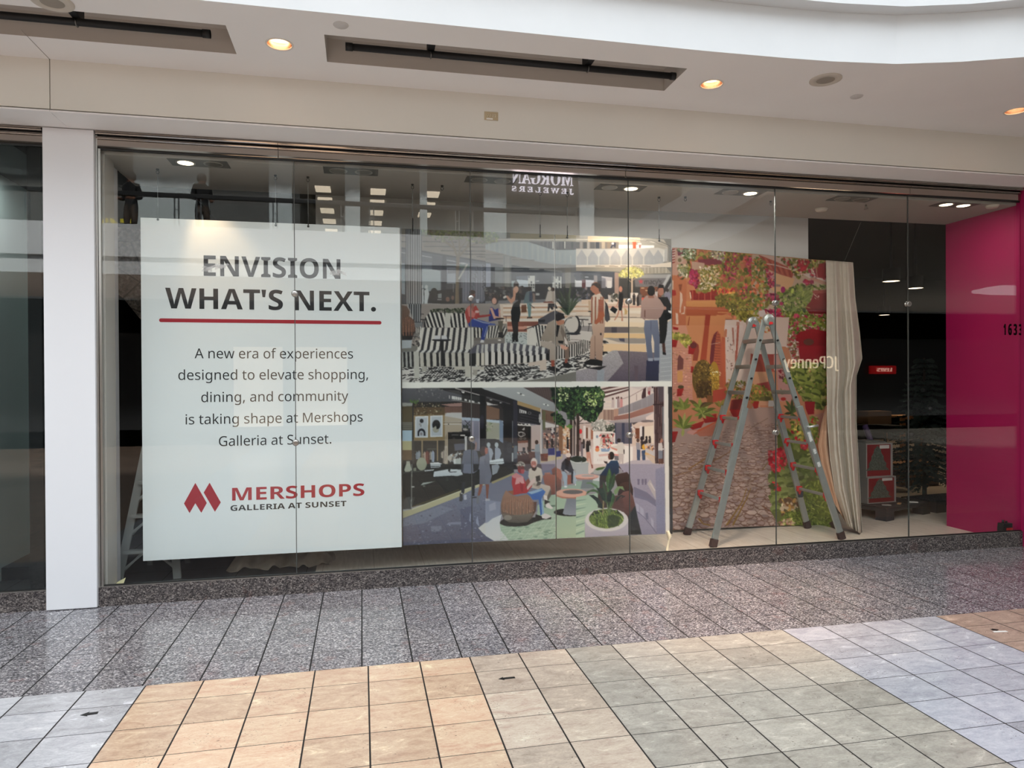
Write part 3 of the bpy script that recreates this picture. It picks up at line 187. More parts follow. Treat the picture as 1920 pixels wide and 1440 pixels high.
# ------------------------------------------------------------------ floor materials
def N(nt, t, **kw):
    n = nt.nodes.new(t)
    for k, v in kw.items(): setattr(n, k, v)
    return n
def mth(nt, op, a, b=None, clamp=False):
    n = N(nt, 'ShaderNodeMath', operation=op); n.use_clamp = clamp
    for i, v in enumerate((a, b)):
        if v is None: continue
        if isinstance(v, (int, float)): n.inputs[i].default_value = v
        else: nt.links.new(v, n.inputs[i])
    return n.outputs[0]
def ramp(nt, fac, stops, interp='LINEAR'):
    r = N(nt, 'ShaderNodeValToRGB'); r.color_ramp.interpolation = interp; e = r.color_ramp.elements
    while len(e) < len(stops): e.new(.5)
    for k, (p, c) in zip(e, stops): k.position = p; k.color = (*c, 1) if len(c) == 3 else c
    nt.links.new(fac, r.inputs[0]); return r.outputs[0]
def mix(nt, blend, fac, a, b):
    n = N(nt, 'ShaderNodeMix', data_type='RGBA', blend_type=blend)
    for s, v in ((0, fac), (6, a), (7, b)):
        if isinstance(v, (int, float)): n.inputs[s].default_value = v
        elif isinstance(v, tuple): n.inputs[s].default_value = (*v, 1)
        else: nt.links.new(v, n.inputs[s])
    return n.outputs[2]
def tiled(name, x0, px, y0, py, jx, jy, joint, base, rough):
    """stone tiles on a grid with dark joints; base(nt, pos, col_index, row_index, tile_random) gives the stone colour"""
    m = bpy.data.materials.new(name); m.use_nodes = True; nt = m.node_tree; b = nt.nodes['Principled BSDF']
    tc = N(nt, 'ShaderNodeTexCoord'); sp = N(nt, 'ShaderNodeSeparateXYZ'); nt.links.new(tc.outputs['Object'], sp.inputs[0])
    u = mth(nt, 'DIVIDE', mth(nt, 'SUBTRACT', sp.outputs[0], x0), px); v = mth(nt, 'DIVIDE', mth(nt, 'SUBTRACT', sp.outputs[1], y0), py)
    iu, iv = mth(nt, 'FLOOR', u), mth(nt, 'FLOOR', v)
    fu, fv = mth(nt, 'ABSOLUTE', mth(nt, 'SUBTRACT', mth(nt, 'SUBTRACT', u, iu), .5)), mth(nt, 'ABSOLUTE', mth(nt, 'SUBTRACT', mth(nt, 'SUBTRACT', v, iv), .5))
    ju, jv = mth(nt, 'GREATER_THAN', fu, .5 - jx/px/2), mth(nt, 'GREATER_THAN', fv, .5 - jy/py/2)
    j = mth(nt, 'MAXIMUM', ju, jv)
    cb = N(nt, 'ShaderNodeCombineXYZ'); nt.links.new(iu, cb.inputs[0]); nt.links.new(iv, cb.inputs[1])
    wn = N(nt, 'ShaderNodeTexWhiteNoise', noise_dimensions='3D'); nt.links.new(cb.outputs[0], wn.inputs['Vector'])
    col = base(nt, tc.outputs['Object'], iu, iv, wn)
    nt.links.new(mix(nt, 'MIX', j, col, joint), b.inputs['Base Color'])
    nt.links.new(mth(nt, 'ADD', mth(nt, 'MULTIPLY', j, .5), rough, True), b.inputs['Roughness'])
    return m
def scaled(nt, pos, s):
    mp = N(nt, 'ShaderNodeMapping'); mp.inputs['Scale'].default_value = s; nt.links.new(pos, mp.inputs[0]); return mp.outputs[0]
def noise(nt, vec, scale, detail=6, rough=.6, dist=0, out='Fac'):
    n = N(nt, 'ShaderNodeTexNoise'); n.inputs['Scale'].default_value = scale; n.inputs['Detail'].default_value = detail
    n.inputs['Roughness'].default_value = rough; n.inputs['Distortion'].default_value = dist; nt.links.new(vec, n.inputs['Vector']); return n.outputs[out]
def travertine(nt, pos, iu, iv, wn):
    """batches of travertine laid in bands a few tiles wide"""
    f = mth(nt, 'DIVIDE', mth(nt, 'ADD', iu, 40.5), 80)
    B = lambda k: (k + 40)/80
    C = {'b': lin((186, 188, 194)), 'w': lin((212, 184, 158)), 't': lin((198, 182, 166)), 'g': lin((180, 175, 165)), 'p': lin((184, 186, 195)), 'o': lin((180, 158, 142))}
    col = ramp(nt, f, [(0, C['o']), (B(-9), C['b']), (B(-4), C['w']), (B(2), C['t']), (B(4), C['g']), (B(9), C['p']), (B(13), C['o']), (B(18), C['w']), (B(25), C['g'])], 'CONSTANT')
    val = mth(nt, 'ADD', mth(nt, 'MULTIPLY', wn.outputs['Value'], .26), .85)
    cv = N(nt, 'ShaderNodeCombineXYZ'); [nt.links.new(val, cv.inputs[i]) for i in range(3)]
    col = mix(nt, 'MULTIPLY', 1.0, col, cv.outputs[0])
    off = N(nt, 'ShaderNodeVectorMath', operation='MULTIPLY_ADD'); nt.links.new(wn.outputs['Color'], off.inputs[0]); off.inputs[1].default_value = (7, 7, 7); nt.links.new(pos, off.inputs[2])
    veins = noise(nt, scaled(nt, off.outputs[0], (1, 2.2, 1)), 6.5, 9, .7, .8)
    col = mix(nt, 'OVERLAY', .9, col, ramp(nt, veins, [(.25, (.30, .29, .28)), (.45, (.47, .465, .46)), (.6, (.57, .565, .56)), (.68, (.82, .82, .81))]))
    fine = noise(nt, scaled(nt, off.outputs[0], (1, 2, 1)), 60, 4, .7, .6)
    col = mix(nt, 'OVERLAY', .4, col, ramp(nt, fine, [(.3, (.32, .31, .3)), (.7, (.68, .67, .66))]))
    pits = noise(nt, scaled(nt, off.outputs[0], (1, 1.7, 1)), 75, 3, .5, .3)
    patch = noise(nt, off.outputs[0], 5, 3)
    pm = mth(nt, 'MULTIPLY', mth(nt, 'GREATER_THAN', pits, .66), mth(nt, 'GREATER_THAN', patch, .56))
    return mix(nt, 'MIX', mth(nt, 'MULTIPLY', pm, .8), col, lin((92, 80, 70)))
def granite_col(nt, pos, dark=1.0):
    v = N(nt, 'ShaderNodeTexVoronoi'); v.inputs['Scale'].default_value = 150; nt.links.new(scaled(nt, pos, (.7, 1, 1)), v.inputs['Vector'])
    sp = N(nt, 'ShaderNodeSeparateColor'); nt.links.new(v.outputs['Color'], sp.inputs[0])
    g = lambda *c: tuple(k*dark for k in lin(c))
    col = ramp(nt, sp.outputs[0], [(0, g(62, 60, 64)), (.3, g(98, 96, 100)), (.6, g(132, 129, 133)), (.85, g(164, 160, 161)), (1, g(214, 212, 213))])
    big = noise(nt, pos, 14, 5, .7)
    col = mix(nt, 'OVERLAY', .6, col, ramp(nt, big, [(.3, (.33, .33, .36)), (.7, (.66, .65, .64))]))
    pk = noise(nt, pos, 6, 4, .6)
    return mix(nt, 'MIX', mth(nt, 'MULTIPLY', mth(nt, 'GREATER_THAN', pk, .62), .22), col, g(150, 112, 106))
def granite(nt, pos, iu, iv, wn):
    val = mth(nt, 'ADD', mth(nt, 'MULTIPLY', wn.outputs['Value'], .22), .86)
    cv = N(nt, 'ShaderNodeCombineXYZ'); [nt.links.new(val, cv.inputs[i]) for i in range(3)]
    return mix(nt, 'MULTIPLY', 1.0, granite_col(nt, pos), cv.outputs[0])
M_TRAV = tiled('travertine tiles', .0262, .3109, 4.1297, .3, .0085, .0048, lin((26, 22, 20)), travertine, .2)
M_GRAN = tiled('granite tiles', -.0112, .3065, 4.3641, .296, .0095, .0055, lin((10, 10, 12)), granite, .16)
M_CURB = tiled('polished granite curb', -.615, 1.53, -1, 9, .004, .0001, lin((34, 33, 32)), lambda nt, p, a, b, c: mix(nt, 'MULTIPLY', 1.0, granite_col(nt, p, .44), (1, .92, .84)), .03)
def wood_floor(nt, pos, iu, iv, wn):
    g = noise(nt, scaled(nt, pos, (14, 1.2, 1)), 3, 6, .6)
    c = ramp(nt, g, [(.3, lin((196, 182, 166))), (.7, lin((222, 210, 196)))])
    val = mth(nt, 'ADD', mth(nt, 'MULTIPLY', wn.outputs['Value'], .1), .93)
    cv = N(nt, 'ShaderNodeCombineXYZ'); [nt.links.new(val, cv.inputs[i]) for i in range(3)]
    return mix(nt, 'MULTIPLY', 1.0, c, cv.outputs[0])
M_OAK = tiled('pale oak look tiles', .1, .46, 6.3, .92, .003, .003, lin((150, 132, 116)), wood_floor, .35)
M_DARKTILE = tiled('charcoal tiles', .1, .6, 6.3, .6, .004, .004, lin((20, 20, 20)), lambda nt, p, a, b, c: ramp(nt, noise(nt, p, 6), [(.3, lin((44, 45, 47))), (.7, lin((60, 61, 63)))]), .3)
M_WHITE = mat('white painted plaster', (232, 233, 233), .6, noise=.02, scale=3)
M_CEIL = mat('warm white ceiling paint', (238, 236, 235), .7, noise=.015, scale=2)
M_FASC = mat('greige fascia paint', (224, 220, 212), .6, noise=.015, scale=2)
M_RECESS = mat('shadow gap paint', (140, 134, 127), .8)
M_CHROME = mat('polished stainless', (176, 166, 158), .07, 1)
M_BRUSH = mat('satin steel', (176, 174, 170), .3, 1)
M_GASK = mat('black gasket', (16, 16, 17), .5)
M_BLACK = mat('matt black paint', (20, 20, 22), .6)
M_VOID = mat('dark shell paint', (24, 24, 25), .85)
M_PART = mat('partition paint', (226, 226, 223), .7, noise=.015, scale=2)
M_INCEIL = mat('shop ceiling paint', (158, 153, 146), .8)
M_MAG = mat('magenta wall paint', (168, 24, 86), .45, noise=.04, scale=2)
M_GREYW = mat('grey wall paint', (176, 172, 166), .7)
def glass_mat(name, tint, r0=.037):
    m = bpy.data.materials.new(name); m.use_nodes = True; nt = m.node_tree; nt.nodes.remove(nt.nodes['Principled BSDF'])
    g = N(nt, 'ShaderNodeNewGeometry'); d = N(nt, 'ShaderNodeVectorMath', operation='DOT_PRODUCT')
    nt.links.new(g.outputs['Normal'], d.inputs[0]); nt.links.new(g.outputs['Incoming'], d.inputs[1])
    k = mth(nt, 'POWER', mth(nt, 'SUBTRACT', 1.0, mth(nt, 'ABSOLUTE', d.outputs['Value'])), 5)
    f = mth(nt, 'ADD', mth(nt, 'MULTIPLY', k, 1-r0), r0)
    t = N(nt, 'ShaderNodeBsdfTransparent'); t.inputs[0].default_value = (*tint, 1)
    gl = N(nt, 'ShaderNodeBsdfGlossy'); gl.inputs['Roughness'].default_value = .0
    mx = N(nt, 'ShaderNodeMixShader'); nt.links.new(f, mx.inputs[0]); nt.links.new(t.outputs[0], mx.inputs[1]); nt.links.new(gl.outputs[0], mx.inputs[2])
    nt.links.new(mx.outputs[0], nt.nodes['Material Output'].inputs[0]); return m
M_GLASS = glass_mat('clear toughened glass', (.975, .985, .98))
M_GLASS2 = glass_mat('grey tinted glass', (.90, .93, .925), .06)
# ------------------------------------------------------------------ floors
YF = 5.985; ZI = .02
b = BM(); quad(b, [(-30, -16, 0), (36, -16, 0), (36, 4.3641, 0), (-30, 4.3641, 0)]); struct(obj('floor', b, M_TRAV))
b = BM(); quad(b, [(-30, 4.3641, 0), (36, 4.3641, 0), (36, YF, 0), (-30, YF, 0)]); struct(obj('floor_granite_border', b, M_GRAN))
b = BM(); box(b, (-9, YF, 0), (10, 6.04, .15)); struct(obj('baseboard_front', b, M_CURB))
b = BM(); box(b, (-.42, 6.04, -.1), (9.5, 18, ZI)); struct(obj('floor_shop_oak', b, M_OAK))
b = BM(); box(b, (-9, 6.04, -.1), (-.42, 18, ZI)); struct(obj('floor_shop_charcoal', b, M_DARKTILE))
# ------------------------------------------------------------------ slab round the atrium: ceiling, fascia with ledge, upper floor
VA = [(-30, 4.585), (-12, 4.585), (0, 4.587), (2.4, 4.59), (3.0, 4.577), (3.38, 4.558), (3.87, 4.503), (4.31, 4.38), (4.70, 4.224), (5.05, 3.98), (5.36, 3.65), (5.6, 3.25), (5.76, 2.75), (5.84, 2.1), (5.86, 1), (5.86, -2.4), (5.78, -3.0), (5.55, -3.55), (5.15, -4.0), (4.6, -4.28), (3.9, -4.4), (-30, -4.4)]
VB = [(36, -4.4), (17, -4.4), (16.3, -4.2), (15.8, -3.7), (15.6, -3), (15.6, 3.2), (15.8, 3.9), (16.3, 4.4), (17, 4.585), (36, 4.585)]
OUTL = [(-30, 5.631)] + VA + [(-30, -9), (36, -9)] + VB + [(36, 5.631)]
def filled(loops, z, name, m):
    b = BM(); es = []
    for l in loops:
        vs = [b.verts.new((x, y, z)) for x, y in l]
        es += [b.edges.new((vs[i], vs[(i+1) % len(vs)])) for i in range(len(vs))]
    bmesh.ops.triangle_fill(b, edges=es, use_beauty=True, use_dissolve=False)
    return obj(name, b, m)
def circ(x, y, r, n=28): return [(x + r*math.cos(2*math.pi*i/n), y + r*math.sin(2*math.pi*i/n)) for i in range(n)]
ZC = 4.05
SLOTS = [(-3.6, -.852), (-.232, 2.389)]; SY0, SY1 = 4.876, 5.288
LIGHTS = [(-.539, 5.077), (2.702, 5.098), (5.577, 5.087)]
holes = [[(a, SY0), (c, SY0), (c, SY1), (a, SY1)] for a, c in SLOTS] + [circ(x, y, .088) for x, y in LIGHTS]
struct(filled([OUTL] + holes, ZC, 'ceiling', M_CEIL))
struct(filled([OUTL], 5.0, 'floor_upper', mat('upper floor stone', (190, 182, 170), .4)))
def sweep(path, prof, name, m):
    """sweep an (offset to the left of travel, height) profile along a plan polyline"""
    P = [Vector((x, y, 0)) for x, y in path]; b = BM(); rows = []
    for i, p in enumerate(P):
        d = (P[min(i+1, len(P)-1)] - P[max(i-1, 0)]).normalized(); n = Vector((d.y, -d.x, 0))
        rows.append([b.verts.new(p + n*o + Vector((0, 0, z))) for o, z in prof])
    for r, s in zip(rows, rows[1:]):
        for k in range(len(prof)-1): b.faces.new((r[k], r[k+1], s[k+1], s[k]))
    return struct(obj(name, b, m))
FP = [(0, 4.05), (0, 4.41), (.12, 4.41), (.12, 5.1), (-.06, 5.1), (-.06, 4.99)]
M_PARA = mat('parapet plaster', (212, 214, 216), .6, noise=.02, scale=3)
sweep(VA, FP, 'trim_1', M_PARA); sweep(VB, FP, 'trim_2', M_PARA)
b = BM()
for a, c in SLOTS:
    z = 4.22
    quad(b, [(a, SY0, z), (c, SY0, z), (c, SY1, z), (a, SY1, z)])
    quad(b, [(a, SY0, ZC), (c, SY0, ZC), (c, SY0, z), (a, SY0, z)]); quad(b, [(a, SY1, ZC), (c, SY1, ZC), (c, SY1, z), (a, SY1, z)])
    quad(b, [(a, SY0, ZC), (a, SY1, ZC), (a, SY1, z), (a, SY0, z)]); quad(b, [(c, SY0, ZC), (c, SY1, ZC), (c, SY1, z), (c, SY0, z)])
struct(obj('ceiling_recess', b, mat('slot paint', (190, 183, 176), .85)))
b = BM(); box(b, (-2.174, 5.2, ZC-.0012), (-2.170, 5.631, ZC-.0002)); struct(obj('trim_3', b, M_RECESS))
# bulkhead over the shopfront
XJ = -2.172
b = BM()
for a, c in ((-12, XJ-.003), (XJ+.003, 12)):
    box(b, (a, 5.631, 3.695), (c, 5.72, 4.05))
struct(obj('wall_front', b, M_FASC))
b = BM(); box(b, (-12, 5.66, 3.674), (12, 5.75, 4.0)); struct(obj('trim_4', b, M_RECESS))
b = BM()
for a, c in ((-12, XJ-.0015), (XJ+.0015, 12)): box(b, (a, 5.625, 3.673), (c, 6.02, 3.685))
struct(obj('ceiling_soffit', b, M_CEIL))
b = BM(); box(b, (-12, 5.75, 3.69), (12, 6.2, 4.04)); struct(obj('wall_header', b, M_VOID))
# polished header: flat reflecting panel and two rolled lips above it
b = BM()
for a, c in ((-8, -2.36), (-1.99, -.653), (-.65, 2.328), (2.331, 5.3), (5.303, 6.62)):
    box(b, (a, 5.988, 3.545), (c, 6.04, 3.610), .004)
    tube(b, [(a, 5.984, 3.622), (c, 5.984, 3.622)], .011, 14); tube(b, [(a, 5.968, 3.655), (c, 5.968, 3.655)], .014, 14)
struct(obj('trim_5', b, M_CHROME))
b = BM(); box(b, (-8, 5.992, 3.612), (6.62, 6.03, 3.672)); box(b, (-8, 5.996, 3.532), (6.62, 6.016, 3.546)); struct(obj('trim_6', b, M_GASK))
# white pier, steel jamb, shop return wall
b = BM(); box(b, (-2.352, 5.955, .006), (-2.000, 6.5, 3.668), .006); struct(obj('wall_pier', b, mat('white pier laminate', (226, 227, 231), .45)))
b = BM(); box(b, (-2.001, 5.985, .15), (-1.985, 6.03, 3.64)); box(b, (-1.982, 5.992, .15), (-1.965, 6.022, 3.54)); struct(obj('trim_7', b, M_BRUSH))
b = BM(); box(b, (-2.0, 6.03, ZI), (-1.95, 6.25, 3.51)); struct(obj('wall_left', b, M_GREYW))
# right side: magenta return wall and pier
b = BM(); box(b, (6.622, 6.0, ZI), (6.75, 6.94, 3.6)); box(b, (6.63, 5.95, .0), (9, 6.0, 3.672)); struct(obj('wall_right', b, M_MAG))
# channel along the glass foot
b = BM(); box(b, (-8, 5.9855, .149), (6.63, 5.996, .156)); struct(obj('trim_8', b, M_BRUSH))
b = BM(); box(b, (-8, 5.996, .149), (6.63, 6.018, .163)); struct(obj('trim_9', b, M_GASK))
# ------------------------------------------------------------------ panes
JX = [-1.964, -.532, .920, 2.360, 3.830, 5.288, 6.622]
for i, (a, c) in enumerate(zip(JX, JX[1:])):
    b = BM(); box(b, (a+.0025, 6.0, .16), (c-.0025, 6.012, 3.535)); struct(obj('window_%d' % (i+1), b, M_GLASS))
b = BM(); box(b, (-8, 6.0, .16), (-2.355, 6.012, 3.535)); struct(obj('window_7', b, M_GLASS2))
b = BM()
for x in JX[1:-1]: box(b, (x-.0025, 5.999, .16), (x+.0025, 6.013, 3.535))
struct(obj('trim_10', b, mat('silicone joint', (70, 72, 70), .5)))
# ------------------------------------------------------------------ inside the shop
b = BM(); box(b, (-1.99, 6.04, 3.51), (6.62, 6.95, 3.62)); struct(obj('ceiling_shop', b, M_INCEIL))
b = BM(); box(b, (-.447, 7.4, ZI), (5.154, 7.5, 4.6)); struct(obj('wall_partition', b, M_PART))
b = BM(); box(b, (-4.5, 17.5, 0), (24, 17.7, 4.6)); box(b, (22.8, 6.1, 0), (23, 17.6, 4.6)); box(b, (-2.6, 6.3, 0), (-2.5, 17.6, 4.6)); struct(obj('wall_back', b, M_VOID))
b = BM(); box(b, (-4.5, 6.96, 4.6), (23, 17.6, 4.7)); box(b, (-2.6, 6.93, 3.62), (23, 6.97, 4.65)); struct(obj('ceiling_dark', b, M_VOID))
b = BM(); box(b, (9.5, 6.04, -.1), (23, 18, ZI)); struct(obj('floor_shop_far', b, M_OAK))
# neighbouring shop on the left
b = BM(); box(b, (-3.12, 6.05, ZI), (-3.07, 7.55, 3.6)); box(b, (-3.07, 7.53, ZI), (-2.6, 7.6, 3.6)); struct(obj('wall_neighbour', b, mat('grey green wall', (196, 206, 204), .7)))
b = BM(); box(b, (-3.07, 6.9, ZI), (-2.6, 7.53, .13)); struct(obj('trim_11', b, mat('black plinth', (30, 31, 34), .4)))
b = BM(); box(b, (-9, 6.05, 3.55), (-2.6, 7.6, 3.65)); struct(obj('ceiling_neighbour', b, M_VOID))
b = BM(); box(b, (-30, 5.5, 5.02), (36, 18, 5.15)); box(b, (-30, 18, 0), (36, 18.2, 5.1)); struct(obj('ceiling_sky_block', b, M_VOID))  # unseen roof and back wall, added to keep sky light out of the shops
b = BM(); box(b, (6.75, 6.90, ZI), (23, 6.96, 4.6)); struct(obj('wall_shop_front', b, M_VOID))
lamp('neighbour_fill_light', 'AREA', (-2.84, 6.6, 3.5), 5, (.92, 1, .98), (-2.9, 6.8, 0), shape='DISK', size=.3)  # added fill light to brighten the neighbouring shop, no lamp seen there
# ------------------------------------------------------------------ fittings on the mall ceiling
M_COPPER = mat('rose reflector', (238, 206, 190), .25, 1)
M_RING = mat('white trim ring', (225, 218, 210), .4)
def downlight(x, y, label, on):
    t = thing('recessed_downlight', label, 'ceiling light', (x, y, ZC), 'downlights in the mall ceiling')
    b = BM(); lathe(b, [(.082, .004), (.082, -.004), (.094, -.003), (.094, .0)], n=40, closed=False); obj('trim_ring', b, M_RING, t, True)
    b = BM(); lathe(b, [(.083, 0), (.080, .03), (.072, .06), (.06, .075)], n=40, closed=False); obj('reflector', b, M_COPPER, t, True)
    b = BM(); lathe(b, [(.0, .034), (.05, .038), (.066, .055), (0, .065)], n=32)
    obj('bulb', b, mat('lit bulb glass', (255, 226, 190), .3, emit=((255, 206, 150), 9 if on else 4)), t, True)
    if on: lamp('downlight_beam', 'SPOT', (x, y, ZC+.02), on, (1, .66, .46), (x - .05, y + (.35 if x > 0 else -.6), 0), spot_size=1.0, spot_blend=.9, shadow_soft_size=.06)
    return t
downlight(*LIGHTS[0], 'copper-lined downlight between the two black pipe slots', 150)
downlight(*LIGHTS[1], 'glowing downlight at the right end of the long pipe slot', 700)
downlight(*LIGHTS[2], 'copper-lined downlight cut off by the right edge of the photo', 30)
M_SPK = mat('speaker grille', (178, 170, 160), .7)
for x, y, lab in ((3.53, 4.843, 'round ceiling speaker right of the long slot'), (-1.827, 4.781, 'round ceiling speaker above the left slot, cut by the top edge')):
    t = thing('ceiling_speaker', lab, 'speaker', (x, y, ZC), 'round speakers in the mall ceiling')
    b = BM(); lathe(b, [(.118, 0), (.118, -.006), (.108, -.010), (.068, -.010), (.066, -.006)], n=44, closed=False); obj('speaker_ring', b, mat('speaker ring', (196, 188, 177), .6), t, True)
    b = BM(); lathe(b, [(0, -.008), (.068, -.007)], n=44, closed=False); obj('grille', b, mat('speaker grille dark', (150, 142, 132), .8), t, True)
for x, y, lab in ((-.119, 4.726, 'small white cover disc above the left end of the long slot'), (3.993, 5.085, 'small white cover disc right of the ceiling speaker')):
    b = BM(); lathe(b, [(0, -.006), (.046, -.005), (.050, 0), (.046, .001)], n=36); o = obj('ceiling_cover_disc', b, mat('cover disc', (205, 202, 200), .5), None, True)
    o.location = (x, y, ZC); tag(o, lab, 'ceiling disc', 'cover discs in the mall ceiling')
def black_pipe(x0, x1, brackets, lab):
    y, z = 5.085, ZC+.03
    t = thing('black_pipe_track', lab, 'pipe', (x0, y, z), 'black pipes in the ceiling slots')
    b = BM(); tube(b, [(0, 0, 0), (x1-x0, 0, 0)], .024, 20); obj('pipe', b, M_BLACK, t, True)
    for xx in (0, x1-x0-.05):
        b = BM(); tube(b, [(xx, 0, 0), (xx+.05, 0, 0)], .028, 20); obj('pipe_cap', b, M_BLACK, t, True)
    for q in brackets:
        b = BM(); box(b, (q-x0-.024, -.2, .025), (q-x0+.024, .06, .14)); box(b, (q-x0-.024, -.2, .022), (q-x0+.024, .06, .026)); br = obj('hanger_plate', b, M_BLACK, t)
        b = BM(); tube(b, [(q-x0, .030*math.sin(a), -.030*math.cos(a)) for a in [k*.35-1.7 for k in range(11)]], .004, 8); obj('u_bolt', b, mat('zinc bolt', (120, 118, 116), .3, 1), br, True)
black_pipe(-3.4, -.985, (-1.8, -2.9), 'black pipe in the left ceiling slot')
black_pipe(-.098, 2.40, (.50, 1.68), 'black pipe in the long ceiling slot above the pictures')
t = thing('power_outlet', 'beige double power outlet on the bulkhead over the pictures', 'outlet', (1.039, 5.631, 3.875))
b = BM(); box(b, (-.057, -.006, -.034), (.057, 0, .034), .003); obj('cover_plate', b, mat('beige plastic', (188, 170, 140), .4), t)
for s in (-.022, .022):
    b = BM(); box(b, (s-.016, -.009, -.012), (s+.016, -.005, .016), .004); k = obj('socket', b, mat('beige plastic light', (205, 190, 160), .4), t)
    b = BM()
    for dx, dz in ((-.006, .006), (.006, .006), (0, -.006)): box(b, (s+dx-.0015, -.0095, dz-.003), (s+dx+.0015, -.0085, dz+.004))
    obj('socket_slot', b, M_BLACK, k)
b = BM(); box(b, (-.04, -.0075, -.030), (.012, -.0055, -.018)); obj('sticker', b, mat('paper white', (235, 232, 225), .7), t)
# ------------------------------------------------------------------ glass clamps
PL = ['first', 'second', 'third', 'fourth', 'fifth']
CL = [(0, 2.449, 'round steel glass clamp over the apostrophe of the headline'), (0, 1.233, 'round steel glass clamp over the last line of sign text'),
      (1, 2.441, 'round steel glass clamp in front of the seated man in red in the picture'), (1, 1.231, 'round steel glass clamp in front of the grey-suited man in the lower picture'),
      (2, 2.440, 'round steel glass clamp beside the pink shirt in the upper picture'), (2, 1.232, 'round steel glass clamp right of the kiosk in the lower picture'),
      (3, 2.451, 'round steel glass clamp just above the big ladder top'), (3, 1.225, 'round steel glass clamp between the two legs of the big ladder'),
      (4, 2.466, 'round steel glass clamp in front of the dark shop')]
for j, z, lab in CL:
    t = thing('glass_clamp', lab, 'glass clamp', (JX[j+1], 6.0, z), 'round clamps on the glass joints')
    b = BM(); lathe(b, [(0, -.018), (.020, -.018), (.026, -.014), (.026, 0)], n=36, axis='Y'); obj('front_disc', b, M_BRUSH, t, True)
    b = BM(); lathe(b, [(.026, .012), (.026, .026), (.020, .030), (0, .030)], n=36, axis='Y'); obj('back_disc', b, M_BRUSH, t, True)
    b = BM(); lathe(b, [(0, -.0195), (.011, -.0195), (.012, -.0178)], n=6, axis='Y', closed=False); obj('cap_screw', b, mat('clamp screw', (150, 146, 142), .35, 1), t)
# ------------------------------------------------------------------ spotlights in the shop ceiling
def fixture(px, py, lit, lab):
    p = onZ(px, py, 3.51); t = thing('twin_spotlight', lab, 'ceiling light', (p.x, p.y, 3.51), 'twin spotlights in the shop ceiling')
    b = BM(); w, d = .225, .095
    box(b, (-w, -d, -.004), (w, d, 0), .002); obj('trim_plate', b, mat('spot trim grey', (88, 86, 82), .6), t)
    for s, on in zip((-.105, .105), lit):
        b = BM(); lathe(b, [(.060, -.004), (.070, -.009), (.076, -.004)], n=32, closed=False); k = obj('lamp_ring', b, mat('lamp ring', (150, 146, 138), .4, .3), t, True); k.location = (s, 0, 0)
        b = BM(); lathe(b, [(0, -.006), (.060, -.006)], n=32, closed=False)
        m = mat('lit spot', (255, 240, 215), .4, emit=((255, 232, 190), 7)) if on else mat('unlit spot', (120, 117, 110), .3, .4)
        g = obj('lamp_lens', b, m, k, True)
        if on:
            tx, ty, tz, pw, fl = on
            lamp('spot_beam', 'SPOT', (p.x+s, p.y, 3.485), pw, (1, .66, .36) if px < 500 else WARM, (tx, ty, tz), spot_size=.95, spot_blend=.7, shadow_soft_size=.04)
            lamp('spot_flood', 'AREA', (p.x+s, p.y, 3.48), fl, (1, .93, .86), (p.x+s, p.y+.4, 0), shape='DISK', size=.12)
fixture(374, 306, ((-1.0, 6.45, 2.2, 26, .5), None), 'twin spotlight over the headline panel, left lamp lit')
fixture(658, 321, (None, None), 'unlit twin spotlight over the right part of the headline panel')
fixture(920, 338, (None, None), 'unlit twin spotlight left of the mirrored jeweller sign')
fixture(1163, 352, (None, (2.5, 6.42, 1.0, 34, 12)), 'twin spotlight over the right picture panel, right lamp lit')
fixture(1388, 361, (None, (4.0, 7.0, .9, 60, 18)), 'twin spotlight over the big ladder, right lamp lit')
fixture(1597, 373, (None, None), 'unlit twin spotlight over the beige drape')
fixture(1790, 384, ((6.0, 6.5, 0, 20, 4), (6.3, 6.6, .2, 14, 2)), 'twin spotlight by the magenta wall, both lamps lit')
for px, py, lab in ((1540, 391, 'smoke detector disc near the dark shop corner'), (1860, 385, 'flat detector plate near the magenta wall')):
    p = onZ(px, py, 3.51); b = BM(); lathe(b, [(0, -.03), (.05, -.028), (.062, -.01), (.064, 0)], n=32); o = obj('smoke_detector', b, mat('detector plastic', (200, 192, 180), .5), None, True)
    o.location = p; tag(o, lab, 'smoke detector')
p = onZ(1624, 384, 3.51)
t = thing('sprinkler_head', 'small sprinkler head in the shop ceiling beside the drape', 'sprinkler', p)
b = BM(); tube(b, [(0, 0, 0), (0, 0, -.035)], .008, 10); obj('stem', b, M_BRUSH, t, True)
b = BM(); lathe(b, [(0, -.045), (.022, -.043), (.022, -.040), (0, -.040)], n=16); tube(b, [(-.008, 0, -.02), (-.016, 0, -.03), (-.004, 0, -.042)], .002, 6); tube(b, [(.008, 0, -.02), (.016, 0, -.03), (.004, 0, -.042)], .002, 6); obj('deflector', b, M_BRUSH, t, True)
